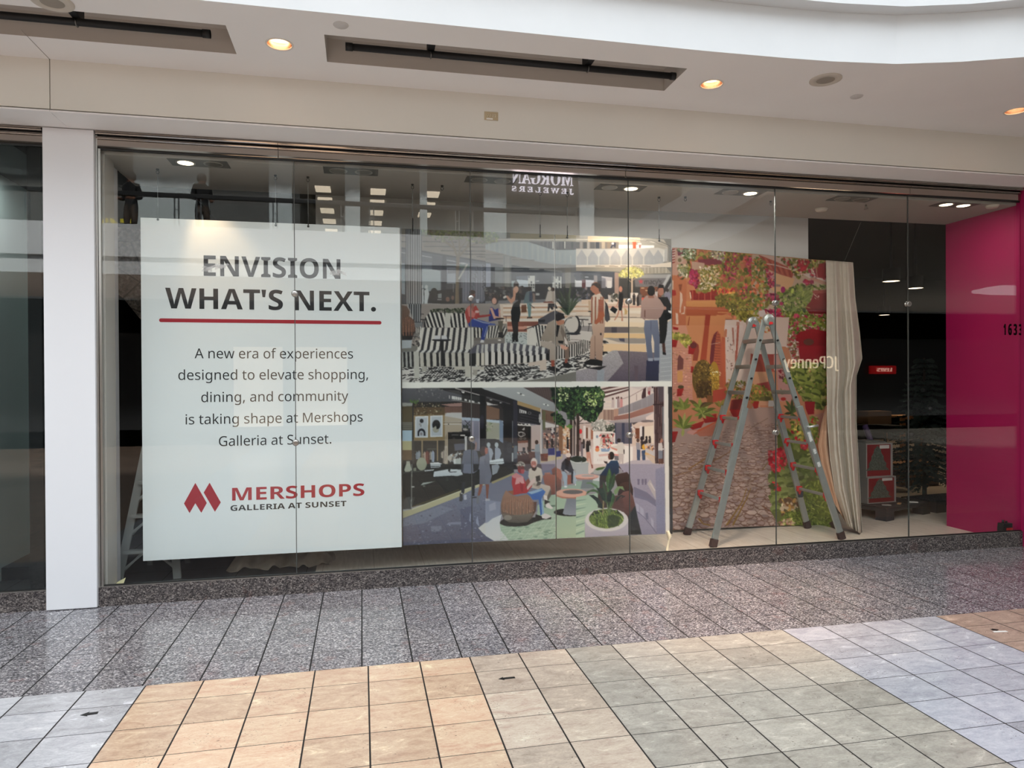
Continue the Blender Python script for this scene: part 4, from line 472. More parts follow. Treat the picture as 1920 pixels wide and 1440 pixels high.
# ------------------------------------------------------------------ hanging wires
M_WIRE = mat('steel wire', (120, 122, 122), .4, .8)
def wire(px, py, pyb, Y, lab):
    p = onZ(px, py, 3.51); q = onY(px-1, pyb, Y); x = q.x
    t = thing('hanging_wire', lab, 'wire', (x, Y, 3.51), 'wires hanging the panels')
    b = BM(); lathe(b, [(0, -.012), (.012, -.010), (.013, 0)], n=16)
    tube(b, [(.012*math.cos(a), 0, -.028+.014*math.sin(a)) for a in [k*.5 for k in range(14)]], .0025, 6); obj('hook', b, mat('ceiling hook', (70, 70, 68), .4, .6), t, True)
    zb = q.z - 3.51
    b = BM(); tube(b, [(0, 0, -.04), (0, 0, zb)], .0022, 6); obj('cable', b, M_WIRE, t)
    b = BM(); tube(b, [(0, 0, zb+.10), (0, 0, zb)], .005, 8); lathe(b, [(0, zb-.022), (.009, zb-.018), (.009, zb-.004), (0, zb)], n=10); obj('gripper', b, mat('wire gripper', (60, 60, 60), .4, .6), t, True)
for a in ((297, 316, 409, 6.36, 'left wire of the headline panel'), (518, 328, 420, 6.36, 'wire over the middle of the headline panel, left of the glass joint'), (579, 331, 422, 6.36, 'wire over the middle of the headline panel, right of the glass joint'),
          (775, 344, 430, 6.42, 'left wire of the left picture panel'), (1014, 357, 441, 6.42, 'right wire of the left picture panel'), (1065, 360, 443, 6.42, 'left wire of the right picture panel'), (1237, 367, 449, 6.42, 'right wire of the right picture panel')): wire(*a)
for px, py, lab in ((829, 348, 'empty ceiling hook above the tree in the picture'), (1285, 369, 'empty ceiling hook left of the lit twin spotlight over the ladder'), (1445, 377, 'empty ceiling hook right of the lit twin spotlight over the ladder')):
    p = onZ(px, py, 3.51); b = BM(); lathe(b, [(0, -.012), (.012, -.010), (.013, 0)], n=16); tube(b, [(.012*math.cos(a), 0, -.028+.014*math.sin(a)) for a in [k*.5 for k in range(14)]], .0025, 6)
    o = obj('ceiling_hook', b, mat('ceiling hook', (70, 70, 68)), None, True); o.location = p; tag(o, lab, 'hook', 'empty ceiling hooks')
# ------------------------------------------------------------------ headline panel
SY = 6.36; SX0, SX1, SZ0, SZ1 = -1.787, .339, .249, 3.10
t = thing('headline_panel', 'tall white panel reading ENVISION WHAT\'S NEXT with the red mall logo', 'sign', (0, SY, SZ0))
M_SIGN = mat('white foam board', (226, 232, 233), .55)
M_INK = mat('charcoal ink', (22, 25, 30), .6); M_RED = mat('crimson ink', (164, 22, 40), .6)
b = BM(); box(b, (SX0, 0, 0), (SX1, .008, SZ1-SZ0)); obj('board', b, M_SIGN, t)
def on_sign(px, py):
    p = onY(px, py, SY); return p.x, p.z - SZ0
def sign_line(name, text, style, l, r, py, cap, m, **kw):
    """a centred line whose left/right ends and baseline come from the photograph"""
    (xa, za), (xb, zb) = on_sign(l, py[0]), on_sign(r, py[1]); z = (za+zb)/2
    return lettering(name, text, style, cap, lambda u, v, d=0: Vector(((xa+xb)/2 + u, -.0005-d, z + v)), m, t, .001, width=xb-xa, **kw)
sign_line('headline_lettering', 'ENVISION', 'b', 377, 643, (516, 524), .172, M_INK)
sign_line('headline_lettering', "WHAT'S NEXT.", 'b', 310, 707, (577, 585), .172, M_INK)
(xa, za), (xb, zb) = on_sign(302, 600), on_sign(712, 605.5); zz = (za+zb)/2
b = BM(); prism(b, [(xa+.015*math.cos(a)-0, zz+.0155*math.sin(a)) for a in [math.pi/2+k*math.pi/10 for k in range(11)]] + [(xb+.015*math.cos(a), zz+.0155*math.sin(a)) for a in [-math.pi/2+k*math.pi/10 for k in range(11)]], -.0015, -.0003, 'Y'); obj('underline', b, M_RED, t)
for txt, l, r, y0, y1 in (('A new era of experiences', 365, 663, 672, 672), ('designed to elevate shopping,', 333, 692, 712, 711), ('dining, and community', 376, 653, 753, 752), ('is taking shape at Mershops', 346, 681, 795, 791), ('Galleria at Sunset.', 409, 623, 836, 832)):
    sign_line('body_lettering', txt, 'r', l, r, (y0, y1), .083, M_INK)
sign_line('logo_lettering', 'MERSHOPS', 'b', 431, 685, (939, 929), .108, M_RED)
sign_line('logo_lettering', 'GALLERIA AT SUNSET', 'b', 431, 650, (959, 948), .047, M_INK)
dp = lambda f: [on_sign(220*0 + x, y) for x, y in f]
b = BM()
for pts in ([(345, 944), (366.3, 905.5), (387.8, 943), (377.5, 961.5), (366.3, 943.5), (355.5, 962)], [(382, 923.5), (393, 905), (414, 942), (403, 959.5)]):
    prism(b, dp(pts), -.0015, -.0003, 'Y')
obj('logo_emblem', b, M_RED, t)
M_TAPE = mat('clear tape', (214, 214, 212), .25); M_TAPE.node_tree.nodes['Principled BSDF'].inputs['Alpha'].default_value = .3
# bits of clear tape on the glass over the headline
for px, py, w, lab in ((395, 505, .10, 'scrap of clear tape on the glass over the letter E'), (417, 500, .09, 'scrap of clear tape on the glass over the first letter N'), (633, 513, .12, 'scrap of clear tape on the glass over the last letter N of the top line')):
    p = onY(px, py, 5.999); b = BM(); rnd = random.Random(px)
    for k in range(4):
        a = rnd.uniform(-.5, .5); c = Vector((p.x + rnd.uniform(-.03, .03), 0, p.z + rnd.uniform(-.015, .015))); d = Vector((math.cos(a), 0, math.sin(a)))*w*.4; e = Vector((-math.sin(a), 0, math.cos(a)))*.012
        f = [c-d-e, c+d-e*.4, c+d*.8+e, c-d*.7+e]; prism(b, [(q.x, q.z) for q in f], 5.9975-k*.0006, 5.998-k*.0006, 'Y')
    o = obj('tape_scrap', b, M_TAPE); tag(o, lab, 'tape', 'tape scraps on the glass')
# house number on the right-hand pane
px0 = onY(1881, 628, 5.998); g = thing('unit_number', 'black unit number 1633 on the glass by the magenta wall', 'number', (px0.x, 5.998, px0.z))
xs = 0
for ch in '1633':
    for e in (0, .006): lettering('digit', ch, 'b', .112, lambda u, v, d=0, o=xs+e, k=e*.1: Vector((o+u, -.0005-d-k, v)), mat('black vinyl', (4, 4, 4), .9, spec=.1), g, .001, width=.043 if ch != '1' else .034, align='l')
    xs += .058 if ch == '1' else .066
# ------------------------------------------------------------------ folding aluminium ladder
M_ALU = mat('ladder aluminium', (176, 184, 184), .38, .75, noise=.05, scale=20); M_ALUD = mat('inner aluminium', (158, 164, 162), .42, .7)
M_FOOT = mat('brown rubber', (62, 42, 38), .8); M_REDP = mat('red plastic', (196, 40, 44), .45)
t = thing('folding_ladder', 'big aluminium folding ladder standing open in front of the village mural', 'ladder', (4.22, 6.87, ZI))
AX, AZ = 4.192-4.22, 2.335
def rail_pt(side, row, z, inset=0):
    """side -1 left, +1 right section; row -1 front, +1 rear"""
    f = z/AZ; xb = (3.488 if side < 0 else 4.99) - 4.22; x = xb + (AX + side*.035 - xb)*f
    yb, yt = ((6.60, 6.70) if row < 0 else (7.19, 7.02)); y = yb + (yt-yb)*f - 6.87 - row*inset
    return Vector((x, y, z))
for side in (-1, 1):
    for row in (-1, 1):
        up = (0, 1, 0)
        b = BM(); beam(b, rail_pt(side, row, .03), rail_pt(side, row, 1.42), .068, .030, up, .004); r = obj('outer_rail', b, M_ALU, t)
        b = BM(); beam(b, rail_pt(side, row, .0), rail_pt(side, row, .085), .080, .042, up, .006); obj('foot', b, M_FOOT, r)
        b = BM(); beam(b, rail_pt(side, row, .78, .026), rail_pt(side, row, AZ, .026), .058, .022, up, .003); ir = obj('inner_rail', b, M_ALU, t)
        for z in (1.52, 1.72, 1.92, 2.12):
            b = BM(); q = rail_pt(side, row, z, .014); lathe(b, [(0, -.016), (.011, -.016), (.011, .0)], (q.x, q.y + (0 if row < 0 else .016), q.z), 8, 'Y'); obj('rail_hole', b, M_BLACK, ir)
    for k in range(7):
        z = .42 + .275*k + .05; low = k < 4
        p, q = rail_pt(side, -1, z, .02 if low else .035), rail_pt(side, 1, z, .02 if low else .035)
        if low:
            b = BM(); beam(b, p, q, .030, .030, (0, 0, 1), .006); r = obj('rung', b, M_ALU, t)
            for e, d in ((p, 1), (q, -1)):
                b = BM(); c = e + Vector((0, d*.012, 0)); box(b, c-Vector((.032, .012, .028)), c+Vector((.032, .012, .030)), .006); prism(b, [(c.x-.02, c.z-.02), (c.x+.02, c.z-.02), (c.x+.004, c.z-.065), (c.x-.006, c.z-.065)], c.y-.01, c.y+.01, 'Y'); obj('rung_bracket', b, M_REDP, r)
        else:
            b = BM(); beam(b, p, q, .055, .042, (0, 0, 1), .004)
            for dz in (-.012, .0, .012): beam(b, p+Vector((-.0285, 0, dz)), q+Vector((-.0285, 0, dz)), .002, .004)
            obj('rung', b, M_ALUD, t)
for row in (-1, 1):
    c = rail_pt(-1, row, AZ); c.x = AX
    b = BM(); lathe(b, [(0, -.026), (.058, -.026), (.062, -.02), (.062, .02), (.058, .026), (0, .026)], (AX, c.y, AZ+.0), 36, 'Y'); h = obj('hinge', b, M_ALU, t, True)
    b = BM(); lathe(b, [(0, -.032), (.028, -.032), (.03, -.026)], (AX, c.y, AZ), 24, 'Y'); prism(b, [(AX-.012, AZ-.04), (AX+.05, AZ-.03), (AX+.05, AZ+.005), (AX-.01, AZ+.01)], c.y-.034, c.y-.026, 'Y'); obj('hinge_lock', b, M_ALUD, h)
    b = BM(); prism(b, [(AX-.012, AZ-.052), (AX+.03, AZ-.046), (AX+.03, AZ-.024), (AX-.01, AZ-.02)], c.y-.035, c.y-.027, 'Y'); obj('release_tab', b, M_REDP, h)
q = rail_pt(1, -1, 1.20)
b = BM(); tube(b, [(q.x, q.y-.03, q.z), (q.x+.11, q.y-.05, q.z+.02)], .013, 12); obj('lock_pin', b, mat('silver pin', (200, 202, 202), .3, .8), t, True)
q = rail_pt(1, 1, .42)
b = BM(); beam(b, q+Vector((0, -.035, -.05)), q+Vector((0, -.035, .05)), .06, .02, (0, 1, 0), .006); obj('lock_clip', b, mat('dark clip', (50, 58, 74), .5), t)
b = BM()
for z, w, h in ((1.05, .036, .10), (.92, .03, .05), (.78, .034, .05)):
    q = rail_pt(1, -1, z); p2 = rail_pt(1, -1, z+h); beam(b, q+Vector((0, -.0165, 0)), p2+Vector((0, -.0165, 0)), w, .001, (0, 1, 0))
obj('warning_sticker', b, mat('sticker print', (205, 206, 204), .6, noise=.35, scale=60), t)
# ------------------------------------------------------------------ step ladder behind the headline panel
M_STEP = mat('dull step ladder metal', (150, 154, 152), .5, .35)
a0 = onZ(224, 1094, ZI + .0)
t = thing('step_ladder', 'grey step ladder half hidden behind the white headline panel', 'ladder', (a0.x, 7.0, ZI))
b0 = Vector((0, 0, 0))
def SL(px, py, Y): p = onY(px, py, Y); return Vector((p.x - t.location.x, p.y - 7.0, p.z - ZI))
YA, YB = 6.62, 7.15
pL0, pL1 = SL(222, 1101, YA), SL(274, 838, YA); pL0.z = 0
pR0 = SL(333, 1096, YA); pR0.z = 0; pR1 = SL(334, 838, YA) + Vector((-.1, 0, 0))
for p, q in ((pL0, pL1), (pR0, pR1)):
    b = BM(); beam(b, p, q, .066, .026, (0, 1, 0), .004); obj('front_rail', b, M_STEP, t)
for p, q in ((pL0+Vector((.10, .55, 0)), pL1+Vector((.02, .12, 0))), (pR0+Vector((-.04, .55, 0)), pR1+Vector((0, .12, 0)))):
    b = BM(); beam(b, p, q, .045, .022, (0, 1, 0), .003); obj('rear_rail', b, M_STEP, t)
L = (pL1-pL0).z
for k, py in enumerate((1035, 968, 905)):
    z = SL(240, py, YA).z; f = z/L; p = pL0.lerp(pL1, f); q = pR0.lerp(pR1, f)
    b = BM(); beam(b, p, q, .085, .028, (0, 0, 1), .004); s = obj('step', b, M_STEP, t)
    for e, d in ((p, 1), (q, -1)):
        f2 = (z-.17)/L; e2 = (pL0.lerp(pL1, f2) if d > 0 else pR0.lerp(pR1, f2))
        b = BM(); beam(b, e2+Vector((0, -.01, 0)), e+Vector((d*.17, -.01, 0)), .018, .008, (0, 1, 0)); beam(b, e2+Vector((0, .03, -.02)), e+Vector((d*.15, .03, 0)), .018, .008, (0, 1, 0)); obj('step_brace', b, M_STEP, s)
# ------------------------------------------------------------------ floor clutter in the window
p = onZ(238, 1094, ZI); b = BM(); rnd = random.Random(4)
vs = [b.verts.new((p.x + .03 + x*.7, p.y - .38 + y, .05 + z*.75)) for x, y, z in ((-.06, 0, .065), (.07, -.01, .07), (.085, .05, .16), (.0, .06, .12), (-.05, .05, .08))]; b.faces.new(vs)
r = bmesh.ops.extrude_face_region(b, geom=b.faces[:]); [setattr(v, 'co', v.co + Vector((0, .004, .003))) for v in r['geom'] if isinstance(v, bmesh.types.BMVert)]
bmesh.ops.translate(b, verts=b.verts[:], vec=(0, 0, -.02))
tag(obj('paper_scrap', b, mat('cream paper', (232, 224, 178), .7)), 'folded cream paper scrap on the dark floor by the pier', 'paper')
# crumpled drop cloth below the headline panel
def cloth_lump(name, x0, x1, y, h, seed, m):
    b = BM(); nx, ny = 48, 14; rnd = random.Random(seed); ph = [rnd.uniform(0, 6) for _ in range(8)]; rows = []
    for j in range(ny+1):
        v = j/ny; row = []
        for i in range(nx+1):
            u = i/nx; x = x0 + (x1-x0)*u
            z = h*math.sin(math.pi*v)*(math.sin(math.pi*min(1, u*1.05))**.5)*(.75+.25*math.sin(7*u+ph[0])) + .025*math.sin(24*u+9*v+ph[1]) + .02*math.sin(41*u-6*v+ph[2])
            row.append(b.verts.new((x + .03*math.sin(9*v+ph[3]), y + (v-.5)*.5 + .05*math.sin(6*u*3+ph[4])*(1-v), max(ZI+.004, ZI + z))))
        rows.append(row)
    for r, s in zip(rows, rows[1:]):
        for i in range(nx): b.faces.new((r[i], r[i+1], s[i+1], s[i]))
    o = obj(name, b, m, None, True); md = o.modifiers.new('thickness', 'SOLIDIFY'); md.thickness = .004; return o
c0, c1 = onY(441, 1060, 7.05).x, onY(604, 1040, 7.05).x
tag(cloth_lump('drop_cloth', c0, c1+.1, 7.0, .24, 3, mat('canvas drop cloth', (170, 160, 146), .9, noise=.12, scale=12)), 'crumpled canvas drop cloth on the floor below the headline panel', 'cloth')
# knotted tape tail at the corner of the picture panel
p = onY(1252, 1000, 6.41); q = onZ(1250, 1017, ZI)
b = BM(); tube(b, [(p.x, 6.41, p.z+.02), (p.x+.015, 6.40, p.z-.03), (p.x+.005, 6.39, p.z-.07), (p.x-.02, 6.38, .08), (p.x-.03, 6.36, ZI+.01)], [.016, .022, .010, .014, .018], 8)
tag(obj('tape_knot', b, mat('cream tape', (228, 214, 186), .6), None, True), 'cream tape knot hanging from the lower right corner of the pictures', 'tape')
# red tool by the magenta wall
p = onX(1868, 1000, 6.56); t = thing('red_tool', 'small red and black tool standing against the magenta wall', 'tool', (6.53, 6.09, ZI))
b = BM(); box(b, (-.06, -.035, 0), (.06, .035, .16), .012); obj('tool_body', b, mat('red tool plastic', (190, 28, 26), .35), t)
b = BM(); box(b, (-.065, -.038, .16), (.05, .035, .205), .008); box(b, (-.068, -.04, .0), (-.03, .036, .17), .006); obj('tool_grip', b, M_BLACK, t)
b = BM(); tube(b, [(-.03, 0, .20), (-.03, 0, .235)], .012, 10); tube(b, [(.01, 0, .20), (.01, 0, .225)], .010, 10); obj('tool_knob', b, M_GASK, t, True)
# arrows stuck on the mall floor
def arrow(px, py, L, w, ang, lab, h=1.9):
    p = onZ(px, py, 0); b = BM(); c, s = math.cos(ang), math.sin(ang)
    pts = [(-L/2, 0), (-L/2+w*1.5, w), (-L/2+w*1.3, w*.5), (L/2, w*.5), (L/2, -w*.5), (-L/2+w*1.3, -w*.5), (-L/2+w*1.5, -w)]
    prism(b, [(p.x + x*c - y*s, p.y + x*s + y*c) for x, y in pts], .0006, .002)
    tag(obj('floor_arrow', b, mat('black floor vinyl', (18, 17, 17), .5)), lab, 'floor sticker', 'black arrow stickers on the mall floor')
arrow(950, 1272, .098, .022, .02, 'black arrow sticker on the warm tile in the middle of the floor')
arrow(167, 1339, .082, .026, .12, 'black arrow sticker on the pale tile at the lower left')
arrow(1866, 1181, .05, .022, 2.9, 'short dark sticker on the beige tile at the far right')
b = BM(); p = onZ(1874, 1184, 0); prism(b, [(p.x-.05, p.y-.008), (p.x+.05, p.y-.02), (p.x+.05, p.y), (p.x-.045, p.y+.012)], .0006, .002); tag(obj('floor_label', b, mat('white floor vinyl', (236, 234, 230), .5)), 'white sliver of sticker on the beige tile at the far right', 'floor sticker')
# ------------------------------------------------------------------ deep in the dark shop
M_WOOD = mat('light wood', (176, 130, 84), .5, noise=.15, scale=6); M_CARD = mat('brown cardboard', (150, 112, 78), .8, noise=.06, scale=5)
M_PLAS = mat('black plastic pallet', (46, 47, 50), .5)
def pallet(x, y, rz, lab, w=.95, d=.62):
    t = thing('plastic_pallet', lab, 'pallet', (x, y, ZI), 'black pallets in the dark shop'); t.rotation_euler.z = rz
    b = BM(); box(b, (0, 0, .105), (w, d, .15), .008)
    for k in range(6): box(b, (.04+k*(w-.12)/5, .03, .151), (.09+k*(w-.12)/5, d-.03, .154))
    obj('deck', b, M_PLAS, t)
    for fx, fy in ((0, 0), (w-.16, 0), (0, d-.14), (w-.16, d-.14)):
        b = BM(); prism(b, [(fx, fy), (fx+.16, fy), (fx+.16, fy+.14), (fx, fy+.14)], 0, .107); obj('foot', b, M_PLAS, t)
    return t
pallet(6.126, 7.309, .33, 'black plastic pallet below the red boxes, nearest the drape')
pallet(7.12, 7.62, .12, 'black plastic pallet below the dark fir tree, by the magenta wall', .8, .45)
def tree_box(x, y, z, w, h, d, rz, lab):
    t = thing('printed_box', lab, 'box', (x, y, z), 'red boxes with a tree print'); t.rotation_euler.z = rz
    b = BM(); box(b, (0, 0, 0), (w, d, h), .004); obj('carton', b, mat('white carton', (150, 145, 140), .6), t)
    b = BM(); quad(b, [(.015, -.0015, .015), (w-.035, -.0015, .015), (w-.035, -.0015, h-.015), (.015, -.0015, h-.015)]); quad(b, [(w+.0015, .02, .015), (w+.0015, d-.02, .015), (w+.0015, d-.02, h-.015), (w+.0015, .02, h-.015)]); obj('red_print', b, mat('red print', (122, 24, 30), .5), t)
    b = BM(); rnd = random.Random(int(z*100)); hh = h*.72; cx = w*.42; pts = [(cx-.035, h*.9)]
    L, R = [], []
    for k in range(1, 8):
        zz = h*.92 - hh*k/7; ww = .03 + (w*.36)*k/7
        L.append((cx-ww*(1 if k % 2 else .82), zz)); R.append((cx+ww*(1 if k % 2 else .82), zz))
    prism(b, [(cx, h*.93)] + R + L[::-1], -.003, -.0018, 'Y'); obj('tree_print', b, mat('printed fir', (74, 84, 74), .7, noise=.7, scale=70), t)
    b = BM(); box(b, (w*.5, -.003, h*.84), (w*.86, -.0018, h*.94)); obj('white_label', b, mat('box label', (205, 200, 195), .6), t)
tree_box(6.12, 7.62, ZI+.155, .46, .33, .34, .12, 'lower red tree-print box, standing on the pallet behind the drape')
tree_box(6.10, 7.62, ZI+.155+.331, .40, .42, .32, .05, 'upper red tree-print box stacked behind the drape')
b = BM(); box(b, (0, 0, 0), (.36, .26, .012), .002); box(b, (.05, .03, .013), (.30, .22, .022), .002); o = obj('paper_stack', b, mat('loose papers', (120, 116, 110), .7)); o.location = (6.12, 7.66, ZI+.155+.331+.421); o.rotation_euler.z = .2
tag(o, 'loose papers on top of the upper red box', 'papers')
rnd = random.Random(8)
for k, (dx, dy, lab) in enumerate(((.20, .12, 'pale scrap at the left front of the black pallet'), (.44, .10, 'wooden scrap in the middle of the black pallet'), (.68, .06, 'small white card at the right front of the black pallet'))):
    c, s = math.cos(.33), math.sin(.33); x, y = 6.126 + dx*c - dy*s, 7.309 + dx*s + dy*c
    b = BM(); box(b, (-.05, -.02, 0), (.05, .02, .012), .002); o = obj('scrap', b, mat('scrap %d' % k, ((150, 146, 140), (170, 130, 90), (215, 212, 205))[k], .7)); o.location = (x, y, ZI+.1555); o.rotation_euler.z = rnd.uniform(-.8, .8); tag(o, lab, 'scrap', 'scraps on the pallet')
p, q = Vector((7.0, 8.2, ZI+.03)), Vector((6.72, 8.42, 1.10))
b = BM(); tube(b, [p, q], .038, 16); o = obj('purple_tube', b, mat('purple wrapping tube', (98, 78, 116), .4), None, True); tag(o, 'purple wrapped tube leaning at an angle behind the red boxes', 'tube')
b = BM(); beam(b, (6.55, 8.5, ZI+.0), (6.95, 8.9, 1.32), .03, .06); tag(obj('wooden_lath', b, M_WOOD), 'wooden lath leaning behind the purple tube', 'lath')
def open_table(x, y, w, d, h, m, lab, name, leg=.035):
    t = thing(name, lab, 'table', (x, y, ZI))
    b = BM(); box(b, (0, 0, h-.035), (w, d, h), .004); obj('table_top', b, m, t)
    for fx, fy in ((0, 0), (w-leg, 0), (0, d-leg), (w-leg, d-leg)):
        b = BM(); box(b, (fx, fy, 0), (fx+leg, fy+leg, h-.03)); obj('leg', b, m, t)
    b = BM(); box(b, (leg, .005, h-.10), (w-leg, .025, h-.03)); box(b, (leg, .005, .22), (w-leg, .025, .25)); obj('rail', b, m, t)
P = onY(1690, 780, 10.4); open_table(P.x, 10.4, .42, .42, P.z-ZI, M_WOOD, 'tall light wood stool frame in the dark shop behind the glass joint', 'wooden_stool', .04)
P = onY(1625, 800, 9.5); open_table(P.x, 9.5, .75, .5, P.z-ZI, M_BLACK, 'black metal table in the dark shop behind the purple tube', 'metal_table', .03)
P = onY(1632, 812, 9.5); b = BM(); box(b, (P.x, 9.55, .0), (P.x+.42, 9.85, .2), .004); bmesh.ops.translate(b, verts=b.verts[:], vec=(0, 0, 1.03)); o = obj('cardboard_box', b, M_CARD)
P2 = onY(1625, 800, 9.5); o.location.z = P2.z - 1.0 + .001; tag(o, 'brown cardboard box on the black metal table', 'box')
P = onZ(1690, 912, ZI); b = BM(); box(b, (P.x, P.y, ZI), (P.x+.7, P.y+.4, ZI+.35), .004); box(b, (P.x+.02, P.y-.002, ZI+.15), (P.x+.68, P.y-.0005, ZI+.17)); tag(obj('cardboard_box', b, M_CARD), 'brown cardboard box on the floor below the wooden stool', 'box')
# artificial fir tree
t = thing('artificial_fir_tree', 'dark artificial fir tree standing by the end of the magenta wall', 'tree', (7.70, 8.45, ZI))
b = BM(); tube(b, [(0, 0, 0), (0, 0, 2.0)], [.03, .012], 10); obj('trunk', b, mat('fir pole', (60, 46, 36), .8), t, True)
b = BM()
for k in range(3):
    a = k*2.1; beam(b, (0, 0, .06), (.3*math.cos(a), .3*math.sin(a), .01), .03, .015)
obj('stand', b, M_BLACK, t)
b = BM(); rnd = random.Random(5); z = .32
while z < 2.0:
    R = .62*(1-(z-.3)/1.85)+.04
    for k in range(11):
        a = rnd.uniform(0, 6.28); r = R*rnd.uniform(.8, 1.05); d = Vector((math.cos(a), math.sin(a), -.18)); s = Vector((-math.sin(a), math.cos(a), 0))
        n = 12
        for i in range(n):
            c = d*r*(i+1)/n + Vector((0, 0, z)); l = .085*(1-.5*i/n)
            for sg in (-1, 1):
                e = c + (s*sg*.9 + d*.7 + Vector((0, 0, rnd.uniform(-.3, .3))))*l
                b.faces.new([b.verts.new(c), b.verts.new(e + Vector((0, 0, .012))), b.verts.new(e - Vector((0, 0, .012)))])
    z += .075
obj('foliage', b, mat('dark fir needles', (40, 54, 46), .7), t)
for k, (a, z, r) in enumerate(((3.6, .95, .42), (4.2, 1.3, .3), (4.7, .75, .5), (3.9, 1.55, .2))):
    b = BM(); lathe(b, [(.035*math.sin(i*math.pi/10), -.035*math.cos(i*math.pi/10)) for i in range(11)], (r*math.cos(a), r*math.sin(a), z), 16, closed=False); obj('bauble', b, mat('grey bauble', (110, 112, 114), .25, .5), t, True)
def cylinder_lamp(px, py, z, lab):
    p = onZ(px, py, z); t = thing('cylinder_lamp', lab, 'ceiling light', p, 'cylinder lamps in the dark shop')
    b = BM(); lathe(b, [(.14, 0), (.14, .22), (.02, .24), (.015, 4.598-z)], n=28, closed=False); obj('can', b, M_BLACK, t, True)
    b = BM(); lathe(b, [(0, .01), (.135, .01)], n=28, closed=False); obj('lens', b, mat('far lamp lens', (255, 235, 210), .4, emit=((255, 226, 190), 5)), t)
    lamp('far_beam', 'SPOT', p + Vector((0, 0, -.02)), 80, WARM, p + Vector((0, -.5, -3)), spot_size=1.3, spot_blend=.8, shadow_soft_size=.1)
cylinder_lamp(1671, 528, 3.4, 'lit cylinder lamp in the dark shop, left of the right glass clamp')
cylinder_lamp(1716, 541, 3.4, 'lit cylinder lamp in the dark shop, just above the right glass clamp')
cylinder_lamp(1658, 591, 3.4, 'lit cylinder lamp in the dark shop, lowest and farthest of the three')
# ------------------------------------------------------------------ the far side of the atrium, seen in the glass
M_PIL = mat('pale pilaster', (206, 216, 220), .5); M_GREYF = mat('grey shopfront', (96, 96, 94), .6); M_DKF = mat('dark shopfront', (38, 40, 42), .5)
b = BM()
for a, c in ((-30, -6.0), (-4.1, -2.5), (-1.9, -1.7), (4.29, 6.6), (7.1, 36)): box(b, (a, -9.2, 5.0), (c, -8.95, 8.6))
box(b, (-30, -9.2, 8.0), (36, -8.95, 8.6)); struct(obj('wall_opposite_upper', b, M_GREYF))
b = BM()
for a, c in ((-6.02, -4.11), (-2.52, -1.9), (-.44, -.02), (1.70, 1.91), (3.6, 4.29), (6.59, 7.06), (10, 10.6)): box(b, (a, -9.0, 5.0), (c, -8.8, 8.3))
struct(obj('wall_pilasters', b, M_PIL))
b = BM(); box(b, (-30, -24, 5.0), (36, -23.8, 8.6)); box(b, (-1.75, -23.8, 5), (-1.7, -9.2, 8.6)); box(b, (3.3, -23.8, 5), (3.35, -9.2, 8.6)); box(b, (-30, -23.8, 4.9), (36, -8.9, 4.99)); struct(obj('wall_upper_shops', b, mat('upper shop walls', (120, 118, 112), .7)))
b = BM(); box(b, (-30, -24, 8.3), (36, -7.2, 8.45)); struct(obj('ceiling_opposite', b, mat('upper ceiling', (120, 119, 116), .8)))
b = BM()
for a, c in ((-30, -3.6), (-2.2, -1.9), (-.4, 36)): box(b, (a, -9.2, 0), (c, -9.0, 4.0))
box(b, (-30, -9.2, 3.1), (36, -9.0, 4.0)); box(b, (-30, -9.2, 0), (36, -9.0, .45)); struct(obj('wall_opposite_lower', b, M_DKF))
b = BM(); box(b, (-30, -16, 0), (36, -15.8, 4.6)); struct(obj('wall_opposite_back', b, M_DKF))
WB = mat('warm lit display wall', (235, 215, 190), .7, emit=((255, 222, 186), 1.0))
for a, c, lab in ((-3.58, -2.22, 'lit shop window mirrored in the headline panel, left one'), (-1.88, -.42, 'lit shop window mirrored in the headline panel, right one')):
    b = BM(); box(b, (a, -9.35, .46), (c, -9.3, 2.75)); tag(obj('lit_shop_window', b, WB), lab, 'shop window', 'lit shop windows across the hall')
# handrail of the opposite gallery
t = thing('gallery_railing', 'dark gallery railing mirrored in the upper glass', 'railing', (0, -5.45, 5.0))
b = BM(); box(b, (-12, -.05, .98), (5.4, .05, 1.08), .01); obj('handrail', b, mat('black handrail', (14, 14, 15), .4), t)
b = BM(); box(b, (-12, -.008, .12), (5.4, .008, .90)); obj('glass_infill', b, M_GLASS, t)
for x in (-7.2, -5.6, -4.14, -3.66, -1.98, -.42, .26, 2.35, 3.83, 4.4):
    b = BM()
    for d in (-.045, .045): box(b, (x+d-.012, -.02, 0), (x+d+.012, .02, .98))
    for z in (.3, .7): box(b, (x-.045, -.01, z), (x+.045, .01, z+.02))
    obj('post', b, mat('steel post', (120, 122, 122), .3, .8), t)
# ceiling panels of the bright upper shop, three columns of five
k = 0
for col, (x0, x1) in enumerate(((-1.5, -1.0), (.33, .84), (2.2, 2.68))):
    for row, y in enumerate((-12.4, -13.9, -15.5, -17.3, -19.2)):
        if col == 2 and row > 2: continue
        b = BM(); box(b, (x0, y-.62, 8.24), (x1, y, 8.298)); o = obj('light_panel', b, mat('lit panel', (255, 240, 220), .5, emit=((255, 236, 208), 9)))
        tag(o, ('left', 'middle', 'right')[col] + ' row of mirrored ceiling panels, ' + ('first', 'second', 'third', 'fourth', 'last')[row] + ' from the top', 'light panel', 'ceiling panels of the shop across the hall')
for x, y in ((-7.0, -7), (-5.0, -7.2), (-.2, -7.1), (1.0, -7.1), (-2.9, -6.6), (4.5, -7)):
    b = BM(); lathe(b, [(0, -.012), (.09, -.012), (.1, 0)], n=20, closed=False); o = obj('gallery_downlight', b, mat('gallery lamp', (255, 236, 214), .4, emit=((255, 226, 190), 6)), None, True); o.location = (x, y, 8.298)
    tag(o, 'small downlight under the mirrored gallery ceiling', 'ceiling light', 'downlights of the gallery across the hall')
